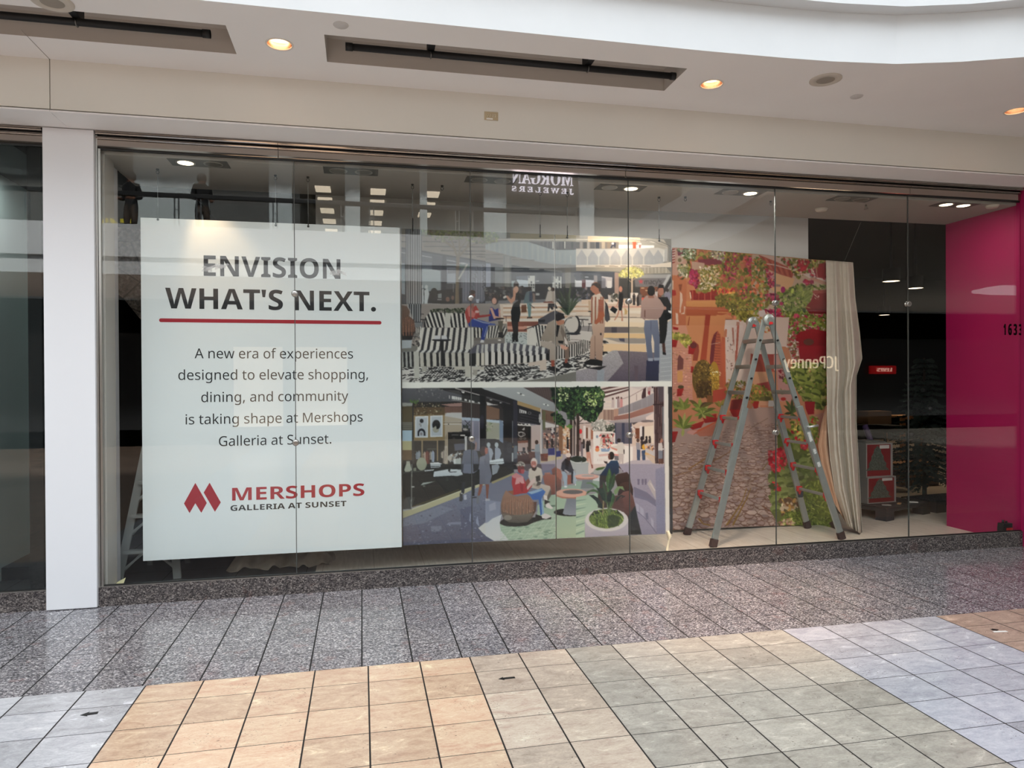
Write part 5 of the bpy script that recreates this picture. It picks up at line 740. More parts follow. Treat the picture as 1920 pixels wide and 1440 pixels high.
# mirrored shop signs (they read correctly from inside the hall)
M_SIGNL = mat('lit white sign letters', (255, 250, 252), .4, emit=((246, 240, 255), 9))
def far_sign(name, lab, words, facing=1):
    t = thing(name, lab, 'shop sign', words[0][0])
    for (loc, text, style, cap, width, m, track) in words:
        d = Vector(loc) - t.location
        lettering('sign_lettering', text, style, cap, lambda u, v, w=0, d=d: d + Vector((-u, .01+w, v)), m, t, .04, width=width, align='c', track=track)
    return t
far_sign('jeweller_sign', 'white letters MORGAN JEWELERS mirrored at the top of the glass', [((5.45, -8.93, 7.74), 'MORGAN', 's', .42, 1.95, M_SIGNL, 0), ((5.45, -8.93, 7.49), 'JEWELERS', 's', .16, 1.95, M_SIGNL, 150)])
far_sign('department_store_sign', 'thin pale letters JCPenney mirrored beside the beige drape', [((14.62, -8.9, 2.1), 'JCPenney', 'r', .40, 2.0, mat('store sign letters', (255, 240, 214), .4, emit=((255, 234, 200), 7)), 20)])
far_sign('yellow_shop_sign', 'yellow lettering mirrored at the upper left of the glass', [((-6.05, -7.6, 5.35), 'TO', 'b', .55, .85, mat('yellow lettering', (214, 198, 40), .5, emit=((214, 190, 30), 1.5)), 0)])
far_sign('red_shop_sign', 'small red shop sign with pale letters mirrored in the dark shop', [((17.4, -8.84, 1.98), "LEVI'S", 'b', .12, .6, mat('sign letters pale', (240, 205, 190), .5, emit=((255, 200, 180), 5)), 0)])
b = BM(); box(b, (16.9, -8.95, 1.9), (17.9, -8.86, 2.18)); o = obj('red_sign_board', b, mat('red sign board', (190, 20, 26), .5, emit=((200, 16, 22), 2))); tag(o, 'red board behind the small mirrored sign letters', 'shop sign')
# two people on the opposite gallery
def person(name, lab, loc, rz, shirt, trousers, pose):
    t = thing(name, lab, 'person', loc); t.rotation_euler.z = rz
    J = {'pelvis': (0, 0, .95, .145), 'waist': (0, 0, 1.1, .13), 'chest': (0, .01, 1.32, .165), 'neck': (0, 0, 1.5, .06), 'head': (0, -.02, 1.62, .095), 'crown': (0, -.01, 1.74, .075)}
    for s, n in ((-1, 'L'), (1, 'R')):
        J.update({'sh'+n: (s*.17, .01, 1.42, .07), 'el'+n: (s*.23, .03+pose, 1.13, .05), 'wr'+n: (s*.16, -.16-pose, 1.08, .033), 'hip'+n: (s*.09, 0, .88, .10), 'kn'+n: (s*.10, -.02, .50, .066), 'an'+n: (s*.10, .02, .09, .045), 'to'+n: (s*.11, -.14, .03, .04)})
    E = [('pelvis', 'waist'), ('waist', 'chest'), ('chest', 'neck'), ('neck', 'head'), ('head', 'crown')]
    for n in 'LR': E += [('chest', 'sh'+n), ('sh'+n, 'el'+n), ('el'+n, 'wr'+n), ('pelvis', 'hip'+n), ('hip'+n, 'kn'+n), ('kn'+n, 'an'+n), ('an'+n, 'to'+n)]
    ks = list(J); me = bpy.data.meshes.new('body'); me.from_pydata([J[k][:3] for k in ks], [(ks.index(a), ks.index(c)) for a, c in E], [])
    o = link('body', me, [mat('figure skin', (120, 84, 66), .6), mat(name+' top', shirt, .8), mat(name+' legs', trousers, .8)], t)
    o.modifiers.new('skin', 'SKIN'); o.modifiers.new('sub', 'SUBSURF').levels = 2; o.modifiers['sub'].render_levels = 2
    for i, k in enumerate(ks):
        sv = me.skin_vertices[0].data[i]; sv.radius = (J[k][3], J[k][3]*(.75 if k in ('chest', 'waist', 'pelvis') else 1)); sv.use_root = (k == 'pelvis')
    dg = bpy.context.evaluated_depsgraph_get(); m2 = bpy.data.meshes.new_from_object(o.evaluated_get(dg)); o.modifiers.clear(); o.data = m2
    for p in m2.polygons:
        p.use_smooth = True; z = p.center.z; x = abs(p.center.x)
        p.material_index = 2 if z < .98 and not (x > .15 and z > .8) else (1 if z < 1.49 and not (p.center.y < -.13 and z > 1.0) else 0)
    # hands with five fingers
    for s, n in ((-1, 'L'), (1, 'R')):
        w = Vector(J['wr'+n][:3]); b = BM(); tube(b, [w, w+Vector((-s*.02, -.05, -.005)), w+Vector((-s*.03, -.09, -.01))], [.028, .04, .034], 10)
        for f in range(4): 
            a = w + Vector((-s*.03 + (f-1.5)*.019, -.085, -.01)); l = (.062, .075, .07, .055)[f]; tube(b, [a, a+Vector((0, -l*.5, -.004)), a+Vector((0, -l*.85, -.03))], [.009, .008, .007], 7)
        a = w + Vector((-s*.055, -.03, 0)); tube(b, [a, a+Vector((-s*.03, -.03, -.005)), a+Vector((-s*.035, -.06, -.015))], [.011, .010, .008], 7)
        obj('hand', b, mat('figure skin', (120, 84, 66)), t, True)
    b = BM(); lathe(b, [(.0, 1.755), (.07, 1.74), (.105, 1.68), (.108, 1.62), (.095, 1.56)], (0, .012, 0), 20, closed=False); lathe(b, [(0, -.05), (.05, -.03), (.06, 0), (.045, .04), (0, .05)], (0, .10, 1.70), 14, closed=False); obj('hair', b, mat('black hair', (18, 16, 16), .6), t, True)
    b = BM()
    for s in (-1, 1): lathe(b, [(0, -.012), (.012, 0), (0, .012)], (s*.033, -.112, 1.64), 8, closed=False)
    prism(b, [(-.012, 1.60), (.012, 1.60), (0, 1.645)], -.135, -.105, 'Y'); box(b, (-.025, -.115, 1.566), (.025, -.10, 1.574)); obj('face', b, mat('face marks', (70, 40, 34), .6), t)
    return t
person('person', 'person in a black jacket mirrored behind the gallery railing', (-3.72, -6.1, 5.0), 2.6, (22, 22, 24), (70, 56, 44), 0)
person('person', 'person in a blue denim jacket mirrored beside the yellow lettering', (-5.35, -6.3, 5.0), 3.5, (70, 82, 96), (28, 30, 36), .03)
b = BM(); box(b, (31, -24, 0), (31.3, 5.6, 11)); box(b, (-25.3, -24, 0), (-25, 5.6, 11)); struct(obj('wall_sky_block', b, mat('sky block paint', (150, 150, 148), .7)))  # unseen walls, added to block open sky from the glass reflections
# ------------------------------------------------------------------ printed pictures: flat colour fields,one colour per print cell
class Pic:
    """a print laid out in photograph pixels; frames are crop windows (x0, y0, scale) the outlines were traced in"""
    def __init__(s,x0,y0,x1,y1,base,ss=2):
        s.x0,s.y0,s.ss = x0,y0,ss; s.h,s.w = (y1-y0)*ss,(x1-x0)*ss
        s.a = np.empty((s.h,s.w,3),np.float32); s.a[:] = base; s.f = (0,0,1); s.r = np.random.RandomState(7)
    def P(s,pts):
        ox,oy,k = s.f; p = np.asarray(pts,float)
        return np.stack([((p[:,0]/k + ox) - s.x0)*s.ss,((p[:,1]/k + oy) - s.y0)*s.ss],1)
    def mask(s,q):
        xa,ya = np.floor(q.min(0)).astype(int); xb,yb = np.ceil(q.max(0)).astype(int)+1
        xa,ya,xb,yb = max(xa,0),max(ya,0),min(xb,s.w),min(yb,s.h)
        if xb <= xa or yb <= ya: return None
        X = np.arange(xa,xb)+.5; Y = np.arange(ya,yb)+.5; m = np.zeros((yb-ya,xb-xa),bool)
        for (x0,y0),(x1,y1) in zip(q,np.roll(q,-1,0)):
            if y0 == y1: continue
            c = (y0 > Y) != (y1 > Y); xi = x0 + (Y-y0)*(x1-x0)/(y1-y0); m ^= c[:,None] & (X[None] < xi[:,None])
        return m,(slice(ya,yb),slice(xa,xb))
    def poly(s, pts, c, c2=None, ax='y', grain=0, al=1):
        q = s.P(pts); k = s.mask(q)
        if k is None: return
        m,sl = k; v = s.a[sl]; col = np.array(c,np.float32)
        if c2 is not None:
            n = m.shape[0] if ax == 'y' else m.shape[1]; t = np.linspace(0, 1, n)[:, None]
            g = col*(1-t) + np.array(c2, np.float32)*t; col = np.broadcast_to(g[:, None] if ax == 'y' else g[None], m.shape+(3,))[m]
        else: col = np.broadcast_to(col,(int(m.sum()),3))
        if grain: col = col*(1+grain*s.r.randn(len(col),1))
        v[m] = v[m]*(1-al) + col*al
    def ell(s,cx,cy,rx,ry,c,c2=None,rot=0,grain=0,al=1,n=28):
        t = np.linspace(0,2*np.pi,n,endpoint=False); x,y = rx*np.cos(t),ry*np.sin(t)
        s.poly(np.stack([cx + x*math.cos(rot) - y*math.sin(rot),cy + x*math.sin(rot) + y*math.cos(rot)],1),c,c2,grain=grain,al=al)
    def line(s,pts,w,c,w2=None):
        p = np.asarray(pts,float); w2 = w if w2 is None else w2
        for i in range(len(p)-1):
            d = p[i+1]-p[i]; L = math.hypot(*d)
            if L == 0: continue
            n = np.array([-d[1],d[0]])/L; a = (w + (w2-w)*i/(len(p)-1))/2; b = (w + (w2-w)*(i+1)/(len(p)-1))/2
            s.poly([p[i]+n*a,p[i+1]+n*b,p[i+1]-n*b,p[i]-n*a],c)
    def blobs(s,region,n,r0,r1,cols,asp=.6,jit=.12,rot=None):
        reg = np.asarray(region,float); lo,hi = reg.min(0),reg.max(0); k = 0; t = 0
        while k < n and t < n*12:
            t += 1; x,y = lo + s.r.rand(2)*(hi-lo); ins = False
            for (xa,ya),(xb,yb) in zip(reg,np.roll(reg,-1,0)):
                if (ya > y) != (yb > y) and x < xa + (y-ya)*(xb-xa)/(yb-ya): ins = not ins
            if not ins: continue
            k += 1; c = np.array(cols[s.r.randint(len(cols))],float)*(1+jit*s.r.randn()); r = r0 + (r1-r0)*s.r.rand()
            s.ell(x,y,r,r*asp*(.6+.8*s.r.rand()),np.clip(c,0,255),rot=s.r.rand()*6.3 if rot is None else rot + .3*s.r.randn(),n=7)
    def stripes(s,A,B,n,c1,c2,duty=.5):
        """alternating bands running between two polylines"""
        def at(L,t):
            L = np.asarray(L,float); d = np.r_[0,np.cumsum(np.hypot(*np.diff(L,axis=0).T))]; return np.array([np.interp(t*d[-1],d,L[:,i]) for i in (0,1)])
        for i in range(n):
            for a,b,c in ((i/n,(i+duty)/n,c1),((i+duty)/n,(i+1)/n,c2)):
                ts = np.linspace(a,b,3); s.poly([at(A,t) for t in ts] + [at(B,t) for t in ts[::-1]],c)
    def text(s,txt,style,x,y,cap,c,width=None):
        loops,w = glyph_run(txt,style); k = cap/480; kx = k if width is None else width/w
        ms = []
        for l in loops: ms.append(s.mask(s.P([(x + p[0]*kx,y - p[1]*k) for p in l])))
        full = np.zeros((s.h,s.w),bool)
        for q in ms:
            if q: full[q[1]] ^= q[0]
        s.a[full] = c
    def fan(s,cx,cy,tips,w,cols,droop=.25):
        """strap leaves from one root"""
        for i,(x,y) in enumerate(tips):
            c = cols[i % len(cols)]; mx,my = cx + (x-cx)*.55,cy + (y-cy)*.75 - abs(x-cx)*droop; L = []; R = []
            for t in np.linspace(0,1,9):
                px = (1-t)**2*cx + 2*t*(1-t)*mx + t*t*x; py = (1-t)**2*cy + 2*t*(1-t)*my + t*t*y
                dx = 2*(1-t)*(mx-cx) + 2*t*(x-mx); dy = 2*(1-t)*(my-cy) + 2*t*(y-my); l = math.hypot(dx,dy)+1e-6; ww = w*(.25 + 1.5*t*(1-t)*2)*(1 - t**4)/2
                L.append((px - dy/l*ww,py + dx/l*ww)); R.append((px + dy/l*ww,py - dx/l*ww))
            s.poly(L + R[::-1],c); s.line(list(zip([(a[0]+b[0])/2 for a,b in zip(L,R)],[(a[1]+b[1])/2 for a,b in zip(L,R)])),max(w*.1,1),[v*1.25 for v in c])
    def done(s):
        k = s.ss; s.img = s.a.reshape(s.h//k,k,s.w//k,k,3).mean((1,3))
    def sample(s,px,py):
        x = np.clip(px - s.x0 - .5,0,s.img.shape[1]-1.001); y = np.clip(py - s.y0 - .5,0,s.img.shape[0]-1.001)
        i,j = x.astype(int),y.astype(int); u,v = (x-i)[:,None],(y-j)[:,None]; I = s.img
        return I[j,i]*(1-u)*(1-v) + I[j,i+1]*u*(1-v) + I[j+1,i]*(1-u)*v + I[j+1,i+1]*u*v
def project(P):
    d = np.asarray(P) - np.array(EYEV); z = d @ np.array(CF)
    return 960 + F*(d @ np.array(CR))/z,720 - F*(d @ np.array(CU))/z
def srgb2lin(a):
    a = np.clip(a/255,0,1); return np.where(a <= .04045,a/12.92,((a+.055)/1.055)**2.4)
def print_mat(name,rough,gain=1.0):
    m = bpy.data.materials.new(name); m.use_nodes = True; nt = m.node_tree; b = nt.nodes['Principled BSDF']; b.inputs['Roughness'].default_value = rough; b.inputs['Specular IOR Level'].default_value = .3
    a = nt.nodes.new('ShaderNodeAttribute'); a.attribute_name = 'ink'; nt.links.new(a.outputs['Color'], b.inputs['Base Color']); return m
def print_sheet(name,pts,pic,m,parent=None,gain=1.0,at=None):
    """a sheet of (rows, cols, 3) points carrying a print; at gives the flat positions the print is read from"""
    R,C = pts.shape[:2]; V = pts.reshape(-1,3); px,py = project(at.reshape(-1,3) if at is not None else V)
    rgb = np.clip(srgb2lin(pic.sample(px, py))*gain, 0, .92); me = bpy.data.meshes.new(name); me.vertices.add(len(V)); me.vertices.foreach_set('co', V.astype(np.float32).ravel())
    i = np.arange((R-1)*(C-1)); r,c = i//(C-1),i % (C-1); q = np.stack([r*C+c,r*C+c+1,(r+1)*C+c+1,(r+1)*C+c],1)
    me.loops.add(q.size); me.polygons.add(len(q)); me.polygons.foreach_set('loop_start', np.arange(0, q.size, 4)); me.loops.foreach_set('vertex_index', q.ravel().astype(np.int32)); me.update(calc_edges=True)
    at_ = me.color_attributes.new('ink', 'FLOAT_COLOR', 'POINT'); at_.data.foreach_set('color', np.c_[rgb, np.ones(len(rgb))].astype(np.float32).ravel())
    me.polygons.foreach_set('use_smooth', np.ones(len(q), bool)); return link(name, me, m, parent)
A,B_,C_,D_,E_,F_ = (750,420,9),(910,420,9),(1080,420,9),(750,570,9),(910,570,9),(1080,570,9)
G,H_,I_,J_,K_,L_ = (750,720,9),(910,720,9),(1080,720,9),(750,870,9),(910,870,9),(1080,870,9)
pic = Pic(745,424,1268,1032,(232,230,224))
p = pic.poly; ell = pic.ell; ln = pic.line
BLK,WHT = (30,29,32),(212,208,198)
# ---- upper picture: atrium with striped benches
pic.f = (0,0,1)
p([(752,428),(1259,447),(1259,716),(752,718)],(118,116,110))
pic.f = A
p([(0,0),(1530,0),(1530,700),(0,460)],(122,116,106),(138,131,120))
for x0,x1,y in ((375,560,200),(375,960,302),(410,1530,385),(690,1500,456),(1000,1530,512),(1290,1530,556),(0,95,198),(0,95,298)): ln([(x0,y-6),(x1,y+4)],15,(62,58,52))
p([(0,390),(90,410),(370,450),(720,515),(1200,590),(1530,640),(1530,1440),(0,1440)],(86,92,100),(58,61,66))
ln([(0,400),(370,462),(720,522),(1200,600),(1530,652)],26,(44,47,54)); ln([(20,480),(90,492)],14,(170,174,176)); ln([(370,535),(940,635)],15,(172,176,180))
p([(370,640),(540,650),(540,780),(370,755)],(98,105,116)); p([(370,755),(530,760),(690,790),(690,1140),(520,1160),(370,1060)],(158,170,174),(136,150,154))
p([(540,530),(715,560),(715,780),(540,770)],(70,74,82)); p([(20,660),(85,670),(85,1190),(20,1180)],(140,152,160)); p([(20,750),(85,755),(85,1000),(20,1000)],(120,140,148))
p([(790,740),(940,740),(940,1004),(790,1004)],(150,158,168)); p([(800,745),(945,745),(940,830),(800,840)],(112,114,122)); ln([(790,680),(950,690)],14,(150,156,160))
p([(715,520),(785,530),(785,1160),(700,1150)],(52,56,64))
p([(1030,640),(1530,690),(1530,1330),(1030,1330)],(106,111,122),(96,98,108))
for i,x in enumerate(range(1060,1530,44)): p([(x,700),(x+22,704),(x+22,1300),(x,1300)],(124,128,140) if i % 2 else (112,118,130))
p([(1450,660),(1530,690),(1530,1060),(1450,1040)],(146,152,168)); ln([(1195,440),(1197,1160)],12,(62,64,70)); ln([(1440,660),(1440,1100)],12,(56,60,68))
for k in range(14): ell(1300-k*8+20*(k % 2),720+k*34,20,9,(84,92,96),rot=.6); ell(1400+(k % 3)*14,700+k*30,18,9,(56,62,66),rot=-.6)
p([(1000,690),(1170,690),(1180,740),(1000,745)],(86,108,104)); [p([(1004+k*20,648+k*2),(1018+k*20,648+k*2),(1018+k*20,682),(1004+k*20,680)],(196,204,200)) for k in range(6)]
p([(360,1150),(1050,1080),(1050,1440),(360,1440)],(42,44,46)); p([(520,1320),(930,1310),(930,1440),(520,1440)],(30,31,32)); ln([(460,1342),(700,1350)],12,(150,154,154)); ln([(630,1275),(700,1275)],14,(170,176,178))
ell(805,1270,34,42,(120,92,80)); ell(890,1245,26,38,(110,88,78)); p([(700,1340),(900,1320),(920,1440),(720,1440)],(34,33,36)); ell(575,1160,60,80,(38,40,40))
p([(640,1180),(700,1170),(700,1250),(640,1250)],(132,140,140)); ln([(900,1010),(900,1150)],12,(140,146,150))
for q in (([(370,1100),(400,1090),(405,1300),(380,1420),(365,1440)],(176,184,186)),([(410,1120),(470,1090),(495,1180),(470,1290),(450,1420),(400,1430),(415,1250)],(192,200,202))): p(*q)
ell(445,1062,27,34,(196,204,206)); ell(375,1060,18,30,(180,188,190))
p([(1420,1080),(1530,1060),(1530,1440),(1450,1440),(1430,1250)],(40,42,48)); ell(1470,1090,34,40,(40,38,40)); ell(1515,1070,26,36,(34,33,36)); ln([(1300,1290),(1440,1380)],9,(40,42,48)); ln([(1440,1290),(1320,1390)],9,(40,42,48)); p([(1280,1270),(1340,1265),(1330,1330),(1290,1330)],(170,176,188))
# tree
p([(950, 520), (1012, 520), (992, 900), (1000, 1440), (925, 1440), (945, 900)], (124, 110, 90), (104, 92, 76), 'x'); ln([(1140, 670), (990, 930)], 30, (176, 176, 166), 26)
for b in ([(975,560),(900,400),(640,160)],[(985,560),(1010,420),(1160,240)],[(1000,540),(1140,390),(1430,280)],[(940,470),(880,300),(800,150)],[(1010,420),(1000,300),(980,140)],[(1130,400),(1190,260),(1330,170)],[(900,400),(750,300),(700,250)]): ln(b,34,(112,100,78),8)
pic.blobs([(280,90),(1530,90),(1530,300),(1380,340),(1200,300),(1050,250),(700,300),(300,150)],420,10,24,[(96,108,62),(118,122,76),(76,88,54),(130,132,96),(110,100,80)])
pic.f = B_
pic.blobs([(0,140),(200,130),(240,220),(200,330),(0,320)],120,9,20,[(110,120,62),(140,146,90),(84,98,54)]); 
p([(330,0),(1620,0),(1620,170),(330,150)],(112,110,100)); p([(420,155),(1620,180),(1620,300),(420,262)],(150,142,120)); ln([(200,264),(1620,266)],16,(190,186,172))
p([(740,300),(1620,300),(1620,420),(1160,425)],(74,72,70))
for x in (930,1000,1060,1110,1240,1290,1450,1560): p([(x,300),(x+34,300),(x+34,410),(x,410)],(40,40,42))
for x in (1130,1330,1590): p([(x,295),(x+22,295),(x+22,415),(x,415)],(200,200,190))
p([(0,345),(280,290),(740,300),(1150,430),(1620,425),(1620,690),(1160,680),(860,630),(460,545),(250,490),(0,430)],(150,160,160),(142,152,154))
for i in range(34): x = 60+i*46; ln([(x,320+max(0,x-740)*.3),(x,520+x*.1)],8 if i % 3 else 14,(136,148,152) if i % 2 else (164,172,170))
ln([(740,300),(1150,432),(1620,427)],12,(52,54,56))
p([(0,430),(250,490),(460,545),(860,630),(1160,680),(1620,690),(1620,800),(1290,830),(440,690),(300,690),(0,640)],(138,132,122),(112,112,112))
for a in ([(0,520),(300,512)],[(440,560),(520,562)],[(0,590),(300,585)],[(450,600),(830,610)]): ln(a,12,(92,88,80))
p([(0,640),(300,690),(440,690),(1290,830),(1620,800),(1620,1320),(0,1320)],(60,66,72),(42,44,48))
p([(10,660),(88,670),(88,1070),(10,1060)],(140,148,164)); p([(160,720),(298,725),(298,1060),(160,1060)],(104,108,110)); p([(160,725),(298,730),(298,775),(160,775)],(140,148,152))
p([(440,960),(540,960),(540,1060),(440,1060)],(150,165,166)); p([(530,935),(725,950),(725,1060),(540,1060)],(190,202,210)); p([(520,880),(720,870),(720,940),(520,930)],(86,94,108)); p([(440,750),(650,740),(650,800),(440,800)],(52,56,62)); ln([(470,765),(640,772)],18,(96,100,104))
p([(740,755),(905,765),(905,775),(740,770)],(150,152,150)); p([(990,765),(1290,790),(1290,810),(990,780)],(140,142,142))
for gx0,gx1,gy0,gy1 in ((722,838,872,1140),(1128,1285,885,1085)):
    p([(gx0,gy0),(gx1,gy0),(gx1,gy1),(gx0,gy1)],(196,198,192))
    for r in range(6):
        for c in range(3):
            if pic.r.rand() < .55: x = gx0+c*(gx1-gx0)/3; y = gy0+r*(gy1-gy0)/6; p([(x+6,y+6),(x+26,y+6),(x+26,y+36),(x+6,y+36)],(52,56,60))
p([(845,960),(910,950),(910,970),(845,970)],(150,152,150)); p([(1300,820),(1620,830),(1620,1060),(1300,1060)],(96,96,98)); p([(1510,945),(1620,940),(1620,1060),(1510,1060)],(206,208,206)); p([(1500,840),(1610,850),(1600,910),(1500,900)],(70,74,82))
p([(300,520),(440,540),(435,1290),(305,1270)],(112,114,112))
for x in (348,372,398): ln([(x,545),(x,1260)],9,(160,160,152))
p([(1345,720),(1440,730),(1440,1080),(1350,1080)],(126,122,116)); p([(918,760),(990,760),(990,1290),(918,1280)],(48,52,58))
pic.f = A
for i in range(1): p([(93,80),(365,90),(362,1440),(98,1440)],(40,42,46))
for x,w in ((112,16),(146,18),(184,20),(222,22),(262,22),(300,20),(334,16)): p([(x,84),(x+w,84),(x+w,1440),(x,1440)],(150,152,152),(176,178,178))
pic.f = C_
p([(0,0),(1500,0),(1480,250),(0,190)],(118,116,108)); p([(0,190),(880,215),(1480,260),(1560,390),(1560,640),(0,640)],(168,160,146)); p([(200,205),(1080,215),(1080,300),(200,300)],(226,198,160))
p([(0,300),(720,300),(720,415),(0,415)],(124,112,100))
for x,w,c in ((0,60,(70,66,62)),(70,40,(150,140,130)),(120,60,(60,58,56)),(190,40,(170,160,148)),(240,80,(84,78,72)),(335,56,(36,35,42)),(430,60,(190,168,140)),(520,60,(140,118,96))): p([(x,305),(x+w,305),(x+w,412),(x,412)],c)
p([(720,355),(1320,360),(1320,410),(720,412)],(252,244,234)); p([(575,400),(640,310),(672,320),(665,408),(625,360),(600,410)],(34,32,48)); ell(622,330,22,20,(220,210,205)); p([(955,302),(1016,302),(1012,415),(960,415)],(238,96,58)); ell(1072,338,36,22,(238,214,206)); p([(1060,350),(1100,350),(1090,405),(1065,405)],(176,120,108))
p([(0,425),(880,420),(1370,398),(1500,430),(1486,640),(1300,685),(0,692)],(196,188,178),(208,200,188))
for x in (0,190,380,570,760,950,1140,1290):
    p([(x+12,690),(x+10,560),(x+95,430),(x+182,560),(x+180,690)],(166,164,162)); 
    for k in range(6): ln([(x+28+k*26,560+abs(k-2.5)*16),(x+28+k*26,672)],6,(186,182,176))
ln([(0,265),(880,250),(1150,275),(1380,320),(1540,390)],12,(244,230,208)); ln([(900,262),(1300,292),(1560,392),(1548,620)],9,(112,106,100)); ln([(1400,280),(1620,390)],9,(96,92,88)); p([(1500,420),(1545,400),(1545,620),(1490,640)],(176,172,166))
for k in range(9): p([(1470,455+k*22),(1490,455+k*22),(1490,465+k*22),(1470,465+k*22)],(226,222,214))
p([(0,692),(1300,685),(1610,640),(1610,730),(0,730)],(226,210,190)); 
for x in (330,560,750,930,1110): ln([(x,712),(x+150,714)],9,(110,96,84))
p([(0,730),(1250,728),(1530,740),(1610,830),(1100,845),(650,800),(0,790)],(168,158,142)); 
for x in range(1160,1540,60): ln([(x,735),(x,830)],7,(220,208,190))
p([(0,800),(650,806),(650,1440),(0,1440)],(78,80,88),(60,60,66)); p([(75,845),(295,860),(290,940),(75,920)],(52,54,60)); ln([(150,895),(210,897)],16,(190,192,196)); p([(0,955),(100,955),(100,1060),(0,1060)],(222,222,224)); p([(140,940),(300,950),(300,1060),(140,1060)],(214,214,220)); p([(100,940),(160,940),(160,1150),(100,1150)],(104,64,66)); p([(430,880),(610,900),(610,1060),(430,1060)],(196,188,188)); p([(430,900),(500,920),(500,1200),(430,1200)],(128,126,134)); p([(520,960),(600,960),(600,1100),(520,1080)],(226,220,216)); p([(300,870),(360,870),(360,1000),(300,1000)],(150,142,140))
p([(0,1080),(650,1080),(650,1440),(0,1440)],(62,62,66)); pic.blobs([(0,1080),(240,1080),(240,1300),(0,1300)],50,14,34,[(50,52,60),(90,90,100),(120,110,110),(40,50,44)])
p([(655,820),(722,822),(722,1190),(650,1190)],(176,146,132)); p([(725,920),(1000,920),(1000,1060),(880,1130),(725,1160)],(72,70,68)); p([(725,1060),(1090,1060),(1090,1250),(725,1250)],(66,64,62))
p([(1050,850),(1556,850),(1540,915),(1040,915)],(168,164,160)); p([(985,912),(1548,912),(1470,1054),(1000,1054)],(122,117,117)); p([(1080,1060),(1460,1060),(1440,1240),(1080,1240)],(128,78,56)); 
for k in range(5): p([(1100+k*70,1075+(k % 2)*40),(1150+k*70,1075+(k % 2)*40),(1150+k*70,1090+(k % 2)*40),(1100+k*70,1090+(k % 2)*40)],(226,190,150))
p([(1555,850),(1610,850),(1440,1150),(1390,1150)],(190,186,182)); p([(1610,880),(1610,1000),(1500,1170),(1450,1150)],(52,50,52)); ln([(1610,1000),(1500,1180)],22,(170,166,164))
st = [(1095 + (52 if k % 2 == 0 else 21)*math.sin(k*math.pi/5), 972 - (52 if k % 2 == 0 else 21)*math.cos(k*math.pi/5)) for k in range(10)]; p(st, (192, 84, 90)); pic.text("macy's", 'r', 1150, 1016, 84, (62, 54, 56), 300)
p([(0,1280),(1610,1240),(1610,1440),(0,1440)],(226,198,174)); ln([(0,1385),(240,1385)],26,(150,140,132)); ln([(520,1330),(1100,1320)],40,(240,222,206)); ln([(500,1400),(1100,1395)],24,(214,160,140))
ln([(944,900),(944,1180)],26,(216,186,160)); ln([(944,990),(870,930)],10,(206,176,150)); ln([(944,960),(1010,910)],10,(206,176,150)); pic.blobs([(710,880),(760,800),(860,735),(1020,730),(1110,780),(1145,850),(1060,900),(940,915),(820,905)],260,12,26,[(206,196,110),(226,214,130),(178,170,92),(190,184,120),(236,226,160)])
p([(920,1160),(1050,1160),(1040,1250),(920,1250)],(238,224,212)); pic.blobs([(560,1180),(700,1180),(690,1300),(560,1300)],60,12,26,[(60,64,52),(90,84,70),(236,222,212)])
for x,y,h,c in ((955,1200,170,(48,42,44)),(1020,1230,150,(52,46,48)),(1060,1190,180,(120,108,104)),(1110,1240,120,(226,84,66)),(1160,1230,110,(226,96,78)),(1330,1140,180,(200,190,184)),(540,1200,120,(206,196,190))): p([(x,y),(x+50,y),(x+44,y+h),(x+6,y+h)],c); ell(x+24,y-14,15,18,(90,70,62))
p([(1490,1180),(1560,1130),(1600,1180),(1590,1330),(1500,1330)],(142,136,150)); ell(1540,1118,26,30,(60,48,46))
# crowd behind the benches
pic.f = B_
p([(0,1060),(440,1060),(440,1300),(0,1320)],(44,46,50)); pic.blobs([(0,1070),(640,1070),(640,1300),(0,1320)],90,18,44,[(40,42,46),(60,60,66),(86,78,74),(34,36,38),(110,112,112)])
p([(0,1300),(1620,1250),(1620,1440),(0,1440)],(120,122,126)); p([(800,1330),(1620,1300),(1620,1440),(800,1440)],(196,188,180)); ln([(820,1390),(1060,1388)],26,(110,106,106)); p([(980,1310),(1150,1300),(1150,1370),(980,1370)],(124,74,64)); p([(850,1165),(915,1165),(915,1205),(850,1205)],(176,178,176))
ell(740,1095,38,40,(38,34,34)); p([(690,1150),(780,1125),(800,1320),(740,1330),(665,1340),(640,1360),(660,1240)],(92,112,118)); p([(740,1150),(785,1140),(790,1310),(745,1310)],(52,64,84)); p([(795,1160),(840,1180),(845,1310),(805,1320)],(130,112,104))
p([(1055,1135),(1120,1120),(1135,1300),(1020,1312),(1010,1290)],(192,182,172)); p([(1120,1140),(1180,1125),(1196,1310),(1130,1318)],(172,162,152)); ell(1082,1090,28,34,(216,206,188)); ell(1140,1100,22,30,(60,42,38))
